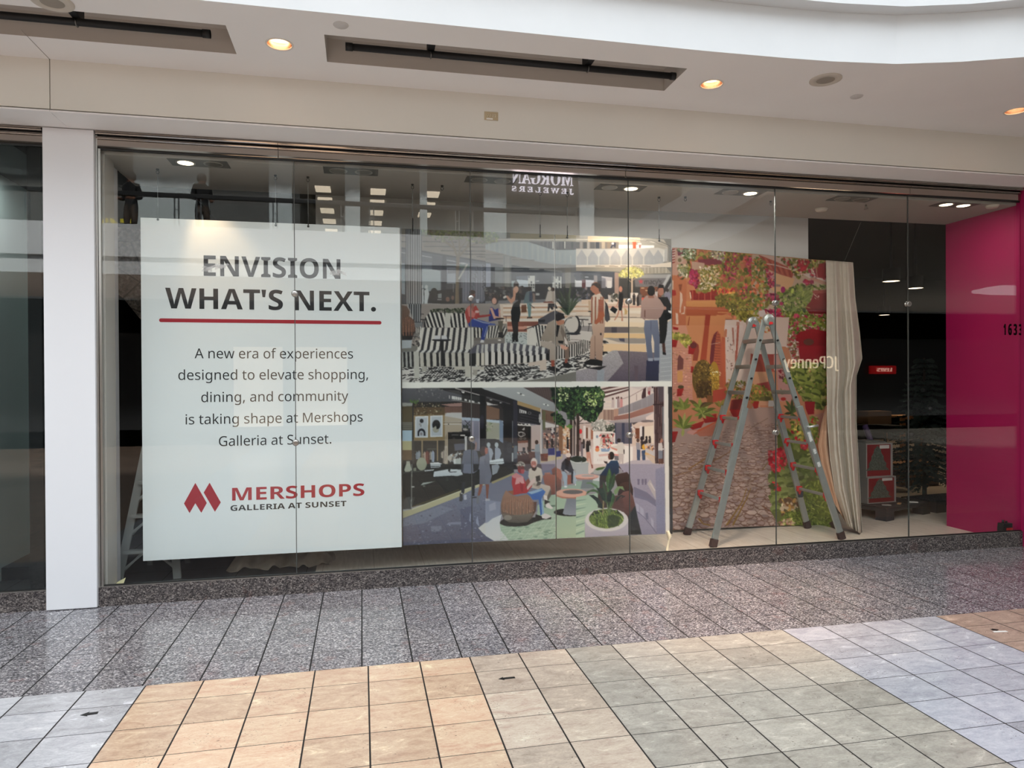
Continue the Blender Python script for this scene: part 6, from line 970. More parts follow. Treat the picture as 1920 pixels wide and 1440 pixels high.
# ---- floor and furniture
pic.f = E_
p([(-1440,0),(1620,-20),(1620,700),(-1440,700)],(150,142,136)); p([(240,0),(1620,-30),(1620,640),(300,640)],(218,200,182))
for y,c in ((30,(232,220,206)),(62,(196,160,134)),(95,(236,224,208)),(135,(206,178,152)),(180,(232,220,208)),(225,(200,160,130)),(270,(224,218,208))): ln([(300,y+6),(1620,y-14)],26,c)
p([(370, 300), (900, 296), (900, 372), (370, 380)], (150, 92, 74), (120, 72, 60), 'x'); p([(370, 372), (700, 380), (700, 428), (370, 422)], (206, 152, 132)); p([(370, 428), (700, 430), (700, 470), (370, 470)], (132, 80, 66))
p([(330,470),(700,480),(700,700),(330,660)],(186,192,188))
for k in range(60): x,y = 340+pic.r.rand()*360,480+pic.r.rand()*190; ln([(x,y),(x+22,y+5)],9,(96,104,104))
p([(-260,560),(330,560),(330,700),(-260,700)],(122,116,112)); ell(240,610,30,10,(236,230,222))
# rug
pic.f = D_
p([(20,1020),(1530,1000),(1530,1340),(20,1340)],(206,204,198)); pic.f = E_; p([(0,980),(1620,780),(1620,1120),(1060,1240),(700,1290),(0,1320)],(208,206,200)); pic.f = F_; p([(0,600),(440,560),(630,690),(600,790),(440,910),(440,1040),(0,1130)],(214,208,200))
for fr,reg,n,sl in ((D_,[(20,1030),(1530,1010),(1530,1330),(20,1330)],260,-.12),(E_,[(0,990),(750,1000),(1620,900),(1620,1100),(1060,1230),(600,1290),(0,1310)],330,-.16),(F_,[(0,620),(440,590),(620,700),(590,780),(440,900),(440,1030),(0,1110)],150,-.2)):
    pic.f = fr; pic.blobs(reg,n,26,48,[(26,26,28),(36,35,38)],asp=.2,jit=.1,rot=sl)
pic.f = E_
for r in range(9):
    for c in range(16):
        x = -80+c*58+r*16; y = 1030+r*20; 
        if x < 720-r*8: p([(x,y),(x+34,y+3),(x+44,y+15),(x+10,y+12)],(30,30,32))
pic.f = D_
for r in range(8):
    for c in range(14):
        x = 520+c*48-r*20; y = 1068+r*24; p([(x,y),(x+28,y),(x+16,y+15),(x-12,y+15)],(28,28,30))
# right hand floor
pic.f = F_
p([(440,90),(1610,60),(1610,830),(640,790),(600,690),(440,570)],(232,212,190))
for y0,y1,c in ((100,150,(240,226,208)),(150,205,(226,204,182)),(240,300,(240,222,200)),(300,380,(242,218,186)),(490,572,(238,200,150)),(670,800,(240,204,162))): p([(460,y0),(1180,y0+12),(1180,y1+12),(460,y1)],c)
ln([(460,214),(1150,232)],12,(126,112,104)); p([(460,385),(1160,390),(1160,490),(460,484)],(112,102,102)); p([(900,392),(1160,392),(1160,490),(900,490)],(176,162,140)); p([(600,385),(690,388),(690,486),(600,484)],(78,72,80)); p([(470,572),(1170,580),(1170,668),(880,664),(700,640)],(164,154,146)); p([(720,580),(820,582),(820,640),(740,620)],(80,78,96))
p([(0,0),(240,0),(240,240),(0,215)],(224,206,188)); ln([(0,40),(215,45)],24,(196,160,132)); ln([(0,118),(250,120)],22,(206,168,140)); ln([(0,205),(260,208)],12,(110,104,100)); p([(0,215),(270,215),(270,600),(0,600)],(206,198,190)); p([(70,370),(270,370),(270,470),(70,450)],(150,144,142))
p([(0,1130),(440,1045),(440,910),(600,792),(640,782),(1200,812),(1420,830),(1395,1312),(0,1312)],(176,170,170),(146,140,146),grain=.12); p([(700,790),(1200,812),(1420,830),(1395,1312),(520,1312),(800,1000)],(128,116,122),(86,78,92),grain=.08); p([(1190,950),(1425,940),(1395,1312),(1175,1312)],(54,56,82),(44,46,66)); p([(980,1040),(1050,1040),(1040,1290),(990,1290)],(96,82,92)); p([(360,1120),(480,1100),(470,1312),(350,1312)],(150,164,174),al=.6)
p([(1420,400),(1610,260),(1610,1312),(1393,1312)],(178,180,184),(160,164,168)); 
for y in range(480,1300,74): ln([(1425,y),(1610,y-20)],8,(196,196,198))
# benches
pic.f = D_
pic.blobs([(520,90),(1090,70),(1100,160),(520,140)],140,10,20,[(52,62,44),(66,76,52),(40,48,36)])
pic.stripes([(400,320),(430,220),(500,140),(760,150),(1120,158)],[(400,390),(440,392),(500,396),(760,396),(1130,398)],11,BLK,WHT); p([(765,150),(862,155),(840,398),(745,395)],(196,194,184))
p([(1130,390),(1530,380),(1530,600),(1240,620),(1130,560)],(110,104,98)); pic.stripes([(1240,400),(1530,390)],[(1250,570),(1530,560)],5,BLK,(206,202,190))
ln([(300,168),(400,172)],12,BLK); ln([(245,262),(455,264)],14,BLK); ln([(390,270),(360,440)],12,BLK); ln([(415,270),(440,420)],12,BLK); p([(250,300),(380,300),(360,560),(250,560)],(120,122,124)); pic.stripes([(250,400),(350,380)],[(250,560),(340,540)],3,BLK,WHT)
p([(130,0),(360,0),(350,310),(230,310),(180,130)],(40,42,46))
for x in (140,178,216,254,292,330): ln([(x,0),(x,300)],17,(172,174,174))
pic.stripes([(360,400),(1240,398)],[(290,780),(1215,765)],9,WHT,(46,45,49),.55); p([(1160,398),(1242,398),(1242,680),(1200,770),(1095,770)],(200,198,188))
pic.stripes([(290,775),(1215,765)],[(225,830),(1180,835)],9,(206,206,200),(58,57,62),.55); p([(230,825),(1190,825),(1200,1050),(240,1065)],(120,116,108)); pic.stripes([(225,825),(1185,830)],[(235,1060),(1195,1045)],9,(190,187,176),BLK,.6)
p([(228,800),(320,800),(330,1255),(240,1255)],(186,186,176)); p([(370,1050),(440,1050),(450,1140),(365,1140)],(170,168,158)); p([(1095,830),(1200,820),(1232,1235),(1098,1235)],(192,189,178)); p([(910,1060),(1420,1055),(1420,1112),(915,1112)],(188,184,172)); p([(1230,1110),(1310,1110),(1300,1200),(1235,1200)],(160,156,146))
p([(1190,770),(1300,680),(1370,670),(1290,790),(1280,830),(1275,1050),(1170,1045),(1170,830)],(84,83,94)); p([(1170,840),(1280,830),(1275,1050),(1172,1045)],(26,26,29)); pic.stripes([(1300,690),(1530,670)],[(1280,830),(1530,820)],3,(176,176,172),(90,90,100)); pic.stripes([(1285,830),(1530,820)],[(1285,1045),(1530,1035)],3,(206,200,186),BLK,.7)
ell(700,608,165,22,(24,24,26)); ell(700,600,150,14,(52,52,56)); p([(660,620),(740,620),(740,1040),(690,1050),(690,640)],(28,28,30)); p([(585,530),(670,530),(680,596),(580,596)],(206,206,208)); p([(700,530),(785,530),(800,596),(695,596)],(206,206,208))
p([(20,800),(225,790),(235,1060),(30,1070)],(120,122,118)); pic.stripes([(20,820),(225,800)],[(30,1070),(235,1060)],3,(168,170,164),BLK)
p([(20,20),(120,40),(168,130),(150,200),(235,270),(262,440),(200,610),(22,605)],(112,92,80),(84,58,46)); p([(20,480),(250,470),(200,610),(22,605)],(30,27,28))
for k in range(26): x = 30+k*8; ln([(x,200+abs(k-12)*6),(x+10*math.sin(k),540)],5,(150,108,86) if k % 3 else (70,50,42))
p([(22,608),(202,605),(190,740),(22,752)],(172,180,184)); pic.blobs([(210,540),(340,560),(330,720),(210,700)],40,14,30,[(120,112,104),(60,58,58),(160,152,142)],asp=.4)
pic.f = E_
p([(-20,360),(360,330),(380,470),(300,590),(-20,600)],(140,134,124)); pic.stripes([(20,390),(290,350),(370,430)],[(20,580),(240,560),(310,560)],7,(206,202,192),BLK,.55)
pic.stripes([(-10,680),(420,655),(830,705),(1065,745)],[(-10,800),(360,790),(700,850),(1020,900)],10,(204,202,196),(88,87,94),.5)
p([(-10,800),(360,790),(700,850),(1065,760),(1065,960),(700,1000),(360,1020),(-10,1040)],(186,170,158)); pic.stripes([(-10,800),(360,788),(700,845),(1065,780)],[(-10,1032),(360,1015),(700,990),(1065,950)],10,(212,208,200),(24,24,27),.6); pic.stripes([(-10,795),(360,780),(700,800),(1060,760)],[(-10,815),(360,810),(700,880),(1050,830)],10,(214,211,204),(66,66,72),.5)
p([(720,1000),(1030,930),(1030,1110),(920,1130),(915,1030),(730,1050)],(202,186,172))
pic.stripes([(760,385),(900,350),(1080,380)],[(840,710),(960,720),(1060,660)],6,WHT,(40,39,42),.5); p([(705,690),(700,520),(730,400),(780,372),(830,420),(860,560),(865,700)],(214,210,200)); ln([(735,690),(735,500),(775,390)],6,(188,182,172))
p([(890,260),(1000,200),(1100,140),(1180,110),(1340,170),(1180,290),(1060,340),(890,345)],(82,80,86)); p([(890,265),(1010,262),(1000,310),(895,310)],(44,43,47)); ln([(650,438),(900,345)],14,(44,42,46))
ell(1470,380,150,170,(52,50,52)); ell(1445,370,110,130,(208,200,190)); 
for r in (118,140,160): pic.f = E_; ln([(1470 + r*math.cos(a),380 - r*1.15*math.sin(a)) for a in np.linspace(0,2.3,14)],9,(216,212,204))
p([(1310,480),(1440,470),(1450,620),(1320,640)],(202,196,186)); pic.stripes([(1320,330),(1420,480)],[(1340,640),(1440,620)],4,BLK,WHT)
p([(1060,745),(1620,640),(1620,860),(1400,900),(1070,960)],(150,138,128)); pic.stripes([(1065,740),(1400,690),(1620,650)],[(1065,955),(1400,905),(1620,860)],13,(30,28,30),(214,206,196),.5)
ell(1485,500,122,20,(40,40,46)); p([(1440,520),(1620,520),(1620,640),(1440,640)],(206,196,188)); ln([(1440,600),(1620,610)],12,(150,140,134))
pic.f = F_
pic.stripes([(0,645),(120,600),(220,620)],[(0,850),(120,850),(215,780)],7,(30,28,30),(214,206,196),.5); ell(0,340,68,140,(40,38,42)); ell(-30,340,70,130,(206,198,188)); ln([(50,262),(212,264)],18,(66,62,62)); ln([(100,270),(80,390)],11,(66,62,62)); ln([(115,270),(126,390)],11,(66,62,62)); ln([(205,332),(270,334)],16,(66,62,62)); ln([(225,340),(205,465)],11,(66,62,62))
# palm
pic.f = E_
p([(1330,-40),(1450,-40),(1420,190),(1340,185)],(150,142,130)); pic.fan(1390,190,[(1190,-190),(1230,-260),(1330,-330),(1450,-380),(1560,-240),(1610,-140),(1180,-80),(1240,60),(1530,20),(1600,-60),(1300,-80),(1470,-90),(1390,-200)],40,[(44,58,44),(60,74,56),(36,46,38),(78,90,70)],.12)
# people
p([(1180,255),(1330,335),(1345,480),(1400,640),(1385,700),(1330,690),(1230,690),(1170,600),(1060,640),(925,600),(1000,440),(1060,315)],(168,156,142),(140,128,116)); p([(1200,350),(1255,365),(1215,560),(1190,540)],(26,24,26)); p([(1280,360),(1340,470),(1390,650),(1330,640),(1270,470)],(120,108,98)); p([(1050,420),(1160,560),(1260,650),(1215,700),(1080,600)],(150,138,125)); p([(1225,620),(1320,620),(1310,670),(1240,660)],(22,22,24)); p([(1330,540),(1390,640),(1390,690),(1340,670)],(214,204,196))
p([(920,620),(1100,640),(1195,700),(1195,960),(1090,960),(1085,770),(940,705)],(178,166,154),(160,146,134)); p([(1330,735),(1410,720),(1418,930),(1345,945)],(124,104,92)); p([(1105,950),(1165,950),(1165,1060),(1115,1060)],(150,76,58)); p([(1340,935),(1390,930),(1385,1000),(1340,1000)],(140,72,56)); p([(1080,1062),(1160,1050),(1250,1110),(1180,1150),(1090,1120)],(22,21,24)); p([(1310,1010),(1390,990),(1490,1060),(1400,1085),(1315,1060)],(22,21,24))
p([(1195,270),(1330,270),(1330,330),(1290,345),(1235,360),(1200,320)],(182,126,100)); p([(1165,200),(1230,145),(1320,170),(1345,240),(1270,270),(1215,290),(1180,270)],(38,34,36)); p([(1255,690),(1310,690),(1400,735),(1365,775),(1290,760)],(212,160,138))
# woman in black
p([(470,-190),(560,-200),(600,-60),(580,20),(595,150),(570,300),(440,300),(432,120),(470,0),(560,-60)],(26,27,29)); p([(440,295),(555,295),(552,500),(548,640),(512,640),(500,560),(490,640),(455,640),(470,480)],(40,33,33)); p([(455,500),(550,490),(552,640),(505,640),(500,600),(488,640),(455,642)],(24,23,25))
ell(520,-320,44,66,(40,34,34)); ell(515,-240,44,62,(206,164,142),rot=.3); p([(470,-250),(520,-200),(500,-60),(440,0),(380,-70),(350,-130),(365,-150),(430,-80),(470,-130)],(196,146,122)); p([(300,-120),(350,-150),(360,-110),(310,-90)],(220,216,208))
p([(700,-20),(780,-20),(765,210),(770,235),(720,235),(725,190)],(112,142,142)); p([(610,20),(690,10),(698,140),(605,145)],(112,74,54)); p([(705,215),(790,215),(795,240),(700,246)],(80,60,50)); p([(1060,-10),(1130,-10),(1150,90),(1120,100),(1090,50),(1070,130),(1050,120)],(44,40,44)); p([(1130,-10),(1180,-10),(1220,70),(1200,80),(1140,40)],(44,40,44)); ln([(740,0),(830,70)],10,(52,48,50))
# woman in blue,seated
p([(80,60),(110,50),(160,100),(215,70),(250,90),(245,260),(60,300),(60,220)],(52,58,132),(44,48,108)); p([(75,70),(115,60),(170,200),(320,240),(310,262),(140,250)],(206,160,142)); p([(220,70),(255,100),(250,220),(225,210)],(206,160,142)); ell(160,-70,64,84,(52,42,42)); ell(150,-50,40,56,(206,160,142)); ell(245,246,80,13,(24,24,26)); p([(215,290),(300,280),(290,480),(235,480)],(96,92,82)); p([(215,480),(300,470),(300,580),(225,560)],(44,42,42)); p([(40,320),(160,330),(180,360),(50,360)],(86,98,150))
ln([(300,205),(430,205)],11,(104,66,60)); ln([(352,210),(352,300)],8,(90,64,60))
pic.f = D_
# man in red
p([(1095,140),(1130,60),(1180,20),(1230,70),(1280,20),(1330,110),(1340,180),(1290,270),(1200,320),(1150,340),(1110,240)],(168,72,66),(160,62,58)); p([(1130,60),(1180,30),(1250,150),(1290,130),(1250,230),(1160,210)],(196,120,112)); p([(1300,190),(1430,185),(1530,170),(1530,200),(1430,220),(1310,235)],(150,58,56)); p([(1190,0),(1250,-10),(1240,100),(1215,120)],(150,104,92)); ell(1220,-150,48,66,(120,82,72)); ell(1222,-200,50,34,(58,48,46)); ell(1300,130,36,24,(206,176,168))
p([(1150,340),(1220,250),(1300,255),(1470,305),(1530,320),(1530,345),(1490,350),(1480,430),(1420,615),(1360,615),(1380,500),(1395,410),(1300,390),(1165,380)],(54,72,140),(40,56,122)); ln([(1240,250),(1400,310),(1520,330)],22,(130,140,170)); ln([(1470,380),(1420,560)],10,(160,170,196)); p([(1350,650),(1370,600),(1420,610),(1415,655)],(206,206,206))
pic.f = F_
# man standing with jacket over the arm
p([(265,370),(300,320),(490,315),(480,450),(455,620),(445,960),(335,960),(320,700),(315,960),(230,930),(240,600),(285,500)],(196,166,146),(166,136,118)); p([(405,490),(432,488),(430,525),(408,525)],(44,40,42)); ln([(320,540),(320,900)],12,(120,92,80)); p([(170,1080),(520,1045),(400,1115)],(30,28,30)); p([(115,990),(240,930),(330,930),(445,960),(442,1045),(330,1040),(220,1030)],(20,19,20))
p([(480,0),(520,-20),(560,160),(575,260),(525,305),(480,260)],(76,74,78)); p([(250,-100),(330,-200),(410,-180),(500,-60),(485,130),(490,310),(270,372),(245,200)],(212,198,184),(190,170,150))
for x in (270,330,420,455): ln([(x,-120),(x-6,330)],24,(150,92,72))
p([(380,-80),(470,-60),(470,130),(372,130)],(156,92,72)); p([(375,130),(470,130),(482,200),(430,280),(345,345),(308,330),(362,230)],(168,96,68)); p([(480,-60),(540,40),(555,160),(530,160)],(56,54,58)); p([(300,-200),(390,-230),(420,-190),(330,-150)],(178,120,96))
ell(330,-270,78,100,(168,112,90)); p([(255,-300),(270,-345),(340,-360),(410,-340),(425,-250),(395,-190),(380,-260),(300,-320)],(58,50,48)); p([(246,-200),(290,-190),(320,-170),(300,-150),(262,-165)],(40,32,32)); p([(240,-270),(262,-290),(262,-225),(240,-235)],(168,112,90))
# woman in pink from behind,woman in black
p([(1370,-110),(1540,-120),(1610,20),(1600,110),(1545,280),(1530,500),(1495,662),(1415,665),(1400,300)],(30,29,31)); ell(1432,-215,50,72,(176,120,100)); p([(1370,-230),(1400,-330),(1480,-320),(1490,-200),(1470,-270),(1400,-270)],(28,26,28)); p([(1480,150),(1612,160),(1612,245),(1530,280)],(18,18,20)); p([(1450,660),(1500,660),(1515,850),(1465,855)],(84,56,50)); p([(1460,800),(1520,830),(1515,862),(1465,850)],(24,22,24)); p([(1555,105),(1612,120),(1600,155),(1560,140)],(226,224,222))
p([(1100,-40),(1180,-140),(1330,-160),(1430,-60),(1500,60),(1480,110),(1430,215),(1370,262),(1170,252),(1160,272),(1090,222),(1100,60)],(180,150,140),(156,128,120)); p([(1155,100),(1172,100),(1168,230),(1150,220)],(112,78,70)); ell(1268,-220,64,88,(30,28,28)); p([(1215,-140),(1310,-140),(1320,-100),(1220,-100)],(150,100,84)); ell(1500,70,26,30,(176,130,112))
p([(1158,275),(1380,268),(1412,560),(1408,955),(1320,958),(1318,640),(1282,500),(1270,640),(1300,955),(1212,955),(1172,600),(1145,420)],(116,122,142),(98,104,124)); ln([(1265,290),(1262,460)],8,(84,88,108)); p([(1215,915),(1300,915),(1295,962),(1218,962)],(160,166,178)); p([(1312,905),(1408,905),(1408,950),(1318,958)],(150,156,170))
# far woman with bags
p([(725,-170),(790,-180),(800,-80),(785,20),(770,112),(720,108),(715,0)],(26,25,27)); ell(752,-250,30,50,(206,140,116)); p([(715,100),(740,110),(705,210),(655,280),(640,270),(690,190)],(196,138,114)); p([(752,108),(780,105),(785,200),(795,285),(765,290),(770,210)],(196,138,114)); p([(618,35),(702,92),(660,166),(572,98)],(26,27,30)); p([(820,60),(872,120),(862,170),(820,182)],(206,172,118)); ln([(800,-60),(830,60)],14,(200,146,122)); ln([(720,-60),(680,40)],14,(200,146,122)); p([(205,-60),(250,-60),(245,110),(215,120)],(196,168,140)); ell(230,126,26,10,(40,38,40))
# white strips between and beside the pictures
pic.f = (0,0,1)
p([(745,716.5),(1268,714.5),(1268,725.2),(745,728)],(238,238,230)); p([(745,424),(752.5,424),(753.5,1032),(745,1032)],(226,232,230)); p([(1259,424),(1268,424),(1268,720),(1259,720)],(232,228,222))
# ---- lower picture: indoor street with wooden tub chairs
pic.f = (0,0,1); p([(753,728),(1252,724.5),(1252,1003),(755,1024)],(150,146,150))
pic.f = G
p([(25,72),(1530,62),(1530,1440),(25,1440)],(46,46,46)); p([(25,75),(620,70),(1045,190),(1045,305),(25,320)],(92,93,98),(74,75,80)); p([(620,70),(1530,62),(1530,320),(1450,210),(1045,190)],(30,28,30)); p([(760,95),(1000,110),(1045,185),(900,150)],(70,68,68)); ln([(930,72),(1345,188)],16,(176,172,168)); ln([(1360,185),(1460,212)],10,(120,118,116)); p([(1030,120),(1095,130),(1080,158),(1050,150)],(222,220,216)); p([(1370,62),(1530,62),(1530,150)],(160,166,168))
pic.blobs([(230,90),(760,80),(760,250),(230,260)],60,8,22,[(104,106,108),(80,82,86),(120,122,120)],asp=.5)
p([(25,315),(215,320),(205,370),(25,380)],(150,152,146)); p([(25,380),(205,375),(205,660),(25,660)],(84,74,50)); p([(25,640),(205,640),(205,785),(25,785)],(98,96,86)); 
for y in (660,690,720,750): ln([(25,y),(205,y)],9,(126,126,116))
p([(25,785),(205,785),(200,962),(25,962)],(172,196,210)); p([(25,962),(200,962),(200,1115),(25,1115)],(170,168,128)); p([(25,1115),(200,1115),(200,1285),(25,1285)],(92,74,50)); p([(25,1290),(205,1280),(205,1440),(25,1440)],(30,31,31))
p([(215,305),(1045,295),(1045,400),(215,400)],(38,36,34)); p([(230,392),(755,390),(755,532),(230,540)],(88,70,46)); pic.blobs([(240,330),(700,330),(740,520),(230,530)],110,7,18,[(110,96,66),(60,50,34),(150,142,120),(74,70,46)],asp=.6); pic.blobs([(160,275),(330,275),(280,330),(180,310)],24,10,22,[(88,112,60),(70,96,50)])
p([(230,530),(800,522),(800,960),(230,960)],(146,126,92),(134,116,84)); p([(755,380),(1042,385),(1042,490),(755,490)],(110,82,72)); p([(690,345),(1042,315),(1042,380),(850,380)],(156,124,116))
for x in range(860,1042,26): ln([(x,385),(x,485)],6,(94,68,60))
p([(755,490),(1042,482),(1042,806),(810,815),(755,900)],(166,157,142),(172,160,140)); p([(790,485),(1042,480),(1042,590),(755,540)],(188,188,186)); ln([(735,632),(1042,632)],8,(206,204,196)); ln([(735,680),(1042,682)],9,(206,204,196)); ln([(735,645),(1042,648)],5,(90,84,72)); ell(818,678,10,9,(44,40,38))
p([(1045,300),(1345,340),(1345,580),(1045,560)],(58,47,44))
for x in range(1070,1340,34): ln([(x,320),(x,560)],7,(48,39,37))
p([(1045,560),(1345,582),(1345,1130),(1190,1130),(1190,850),(1045,800)],(132,132,148),(118,116,130)); p([(1045,560),(1345,580),(1345,625),(1045,610)],(166,180,196)); p([(1045,745),(1190,745),(1190,860),(1045,850)],(58,56,60)); ln([(1060,660),(1060,750)],8,(40,40,44)); ln([(1060,740),(1190,620)],10,(40,40,44)); ln([(1090,610),(1195,720)],10,(40,40,44)); ln([(1190,640),(1190,760)],9,(40,40,44)); ell(1105,765,44,22,(170,166,160)); pic.blobs([(1060,690),(1150,690),(1150,750),(1060,750)],24,10,20,[(50,56,50)])
p([(1190,640),(1240,630),(1240,1130),(1200,1130)],(160,156,168)); p([(1330,640),(1345,640),(1345,1100),(1330,1100)],(170,166,176)); p([(1345,180),(1452,205),(1455,1300),(1345,1200)],(22,20,24)); ell(1385,640,36,120,(40,40,58),al=.7)
p([(1455,295),(1530,330),(1530,1440),(1455,1440)],(34,32,34)); p([(1455,295),(1530,315),(1530,372),(1455,365)],(206,202,198)); p([(1455,370),(1530,375),(1530,600),(1455,595)],(118,90,74)); p([(1455,600),(1530,604),(1530,930),(1455,925)],(160,162,150)); p([(1455,600),(1530,604),(1530,650),(1455,640)],(180,196,206)); p([(1485,930),(1510,930),(1510,1000),(1485,1000)],(180,180,170))
for x,y,w,h in ((828,190,14,60),(872,200,26,56),(900,205,30,56),(936,212,28,54),(968,218,30,52),(1005,226,34,46),(1088,250,18,34),(1108,254,22,34),(1160,268,30,38),(1196,276,26,34),(1226,284,28,32),(1316,306,34,28)): p([(x,y),(x+w,y+3),(x+w,y+h),(x,y+h-3)],(206,206,202)); 
ln([(870,268),(1350,334)],10,(150,150,146))
for q,inner in (([(255,548),(478,540),(470,905),(250,905)],[(276,570),(460,564),(454,884),(272,886)]),([(510,535),(722,528),(720,890),(508,896)],[(530,556),(702,550),(700,870),(528,876)])): p(q,(206,212,214)); p(inner,(176,184,190))
ell(365,623,33,35,(24,24,28)); ln([(350,720),(356,680)],8,(60,60,60)); ell(340,680,22,20,(150,152,150)); p([(296,876)] + [(362-66*math.cos(a),830-78*math.sin(a)) for a in np.linspace(0,math.pi,14)] + [(430,872),(400,872)] + [(362+38*math.cos(a),832-44*math.sin(a)) for a in np.linspace(0,math.pi,12)] + [(322,878)],(26,26,34)); ell(358,842,22,26,(130,128,132))
ell(612,690,68,84,(20,20,22)); ell(606,768,52,52,(150,150,134)); p([(560,745),(606,700),(618,760),(660,760),(640,800),(570,800)],(160,160,146)); p([(612,700),(678,690),(660,750),(618,764)],(20,20,22))
p([(245,960),(755,955),(755,1440),(245,1440)],(30,29,27)); p([(755,900),(812,815),(812,1440),(755,1440)],(150,138,118))
for x in (372,632): p([(x-13,950),(x+13,950),(x+13,1300),(x-13,1300)],(134,118,92))
ln([(455,1100),(615,1096)],8,(120,120,118)); ln([(250,1140),(350,1130)],7,(90,90,88))
for x,y,w,h,c in ((262,1150,50,120,(120,134,148)),(300,1130,46,170,(138,148,160)),(392,1150,50,130,(170,150,136)),(430,1130,50,230,(118,62,52)),(470,1140,36,260,(90,46,40)),(500,1140,40,140,(150,150,140)),(530,1130,52,190,(150,164,184)),(690,1140,40,110,(180,170,156)),(720,1120,40,220,(150,140,130))): p([(x,y+30),(x+w*.5,y-14),(x+w,y+30),(x+w*.9,y+h),(x+w*.15,y+h)],c); ln([(x+w*.5,y),(x+w*.4,y+h)],7,[v*.7 for v in c])
p([(750,1050),(800,1040),(806,1300),(780,1370),(750,1370)],(176,166,152)); ln([(785,1080),(770,1290)],8,(130,120,108))
p([(812,815),(1192,810),(1192,1120),(812,1200)],(27,25,26)); p([(910,1012),(1090,1000),(1095,1110),(925,1130)],(84,88,104)); p([(1090,880),(1132,880),(1128,1120),(1095,1120)],(196,196,194)); p([(1010,858),(1100,855),(1100,876),(1020,876)],(214,210,204)); ln([(870,862),(990,858)],9,(150,148,146)); ell(910,915,20,12,(70,68,68)); p([(812,1180),(1040,1120),(1040,1440),(812,1440)],(36,34,36)); pic.blobs([(820,1200),(1040,1110),(1040,1250),(850,1330)],60,12,30,[(120,126,130),(170,176,176),(80,72,68),(150,130,110)],asp=.6)
p([(900,1265),(1030,1250),(1032,1390),(905,1395)],(204,210,210)); p([(940,1268),(1030,1262),(1032,1388),(945,1390)],(176,184,180)); ell(840,1250,36,50,(180,176,166)); p([(815,1330),(900,1330),(880,1440),(830,1440)],(60,58,58))
p([(110,1300),(165,1300),(172,1360),(196,1440),(76,1440),(104,1360)],(158,164,150)); ell(366,1372,88,80,(148,154,136)); ell(340,1345,40,36,(172,178,160)); p([(345,1290),(390,1290),(400,1310),(335,1310)],(150,154,138)); p([(510,1330),(640,1320),(712,1345),(690,1395),(510,1405)],(214,218,220)); ln([(515,1380),(690,1385)],12,(60,62,64)); ln([(450,1420),(900,1390)],12,(140,146,150))
pic.f = J_
p([(25,0),(1345,0),(1345,390),(1200,430),(500,660),(200,720),(25,770)],(27,29,29)); p([(70,100),(105,0),(175,0),(196,100),(160,135),(90,135)],(170,176,160)); p([(225,70),(275,60),(275,130),(225,130)],(120,126,112)); ell(365,0,86,110,(150,156,136)); p([(25,140),(540,90),(560,110),(25,165)],(60,62,60)); p([(510,0),(690,0),(680,60),(520,66)],(170,178,182)); ln([(515,40),(680,50)],12,(50,52,54)); p([(410,105),(580,90),(560,110),(420,125)],(196,202,204))
p([(575,130),(820,85),(1030,95),(1062,180),(960,205),(870,195),(560,216)],(206,215,218),(190,200,206)); p([(820,0),(860,10),(845,130),(815,125)],(26,26,27)); ln([(830,140),(960,130)],12,(60,62,64)); p([(345,362),(390,315),(602,290),(480,330)],(158,168,162)); ln([(440,400),(520,580)],20,(20,21,22)); ln([(640,280),(820,480)],22,(19,20,21)); ln([(900,200),(1050,360)],20,(19,20,21)); ln([(790,220),(800,280)],8,(90,94,92)); ell(796,250,20,28,(70,74,74)); ell(796,250,12,20,(28,30,30)); ell(405,372,24,14,(100,104,100))
p([(25,600),(170,545),(190,770),(25,775)],(64,66,66)); 
for k in range(7): ln([(30+k*26,760),(110+k*22,560)],9,(88,90,92))
p([(25,765),(195,760),(192,790),(25,800)],(160,166,168)); ln([(200,0),(192,770)],14,(140,142,136)); p([(190,370),(245,375),(245,395),(195,400)],(170,172,168))
p([(25,800),(200,765),(500,655),(1030,455),(1200,400),(1420,325),(1440,345),(1200,440),(1000,550),(500,745),(25,925)],(192,188,152),(176,172,140)); ln([(200,765),(500,650),(1030,452),(1340,345)],16,(206,204,172)); ln([(205,720),(500,620),(1000,430)],22,(76,68,42))
p([(25,925),(500,745),(1000,550),(1200,440),(1440,345),(1530,330),(1530,1302),(25,1397)],(128,134,154),(90,91,110),grain=.07); p([(25,940),(700,700),(900,760),(400,1000),(25,1060)],(140,148,164),al=.5,grain=.06); p([(1020,760),(1220,700),(1220,1310),(1030,1330)],(88,92,116),al=.6,grain=.06); p([(520,1050),(700,1045),(695,1130),(530,1140)],(128,132,150)); p([(820,985),(1030,975),(1030,1020),(780,1025)],(136,140,160)); pic.blobs([(30,960),(1500,500),(1500,1280),(30,1380)],260,8,22,[(104,106,126),(132,136,156),(90,88,104)],asp=.35,rot=-.2)
p([(1530,915),(1320,1080),(1400,1170),(1530,1265)],(216,216,212)); p([(1180,820),(1200,860),(1190,980),(1170,960)],(150,156,178)); p([(1310,870),(1340,1060),(1290,1010),(1280,950)],(150,156,178))
pic.f = G
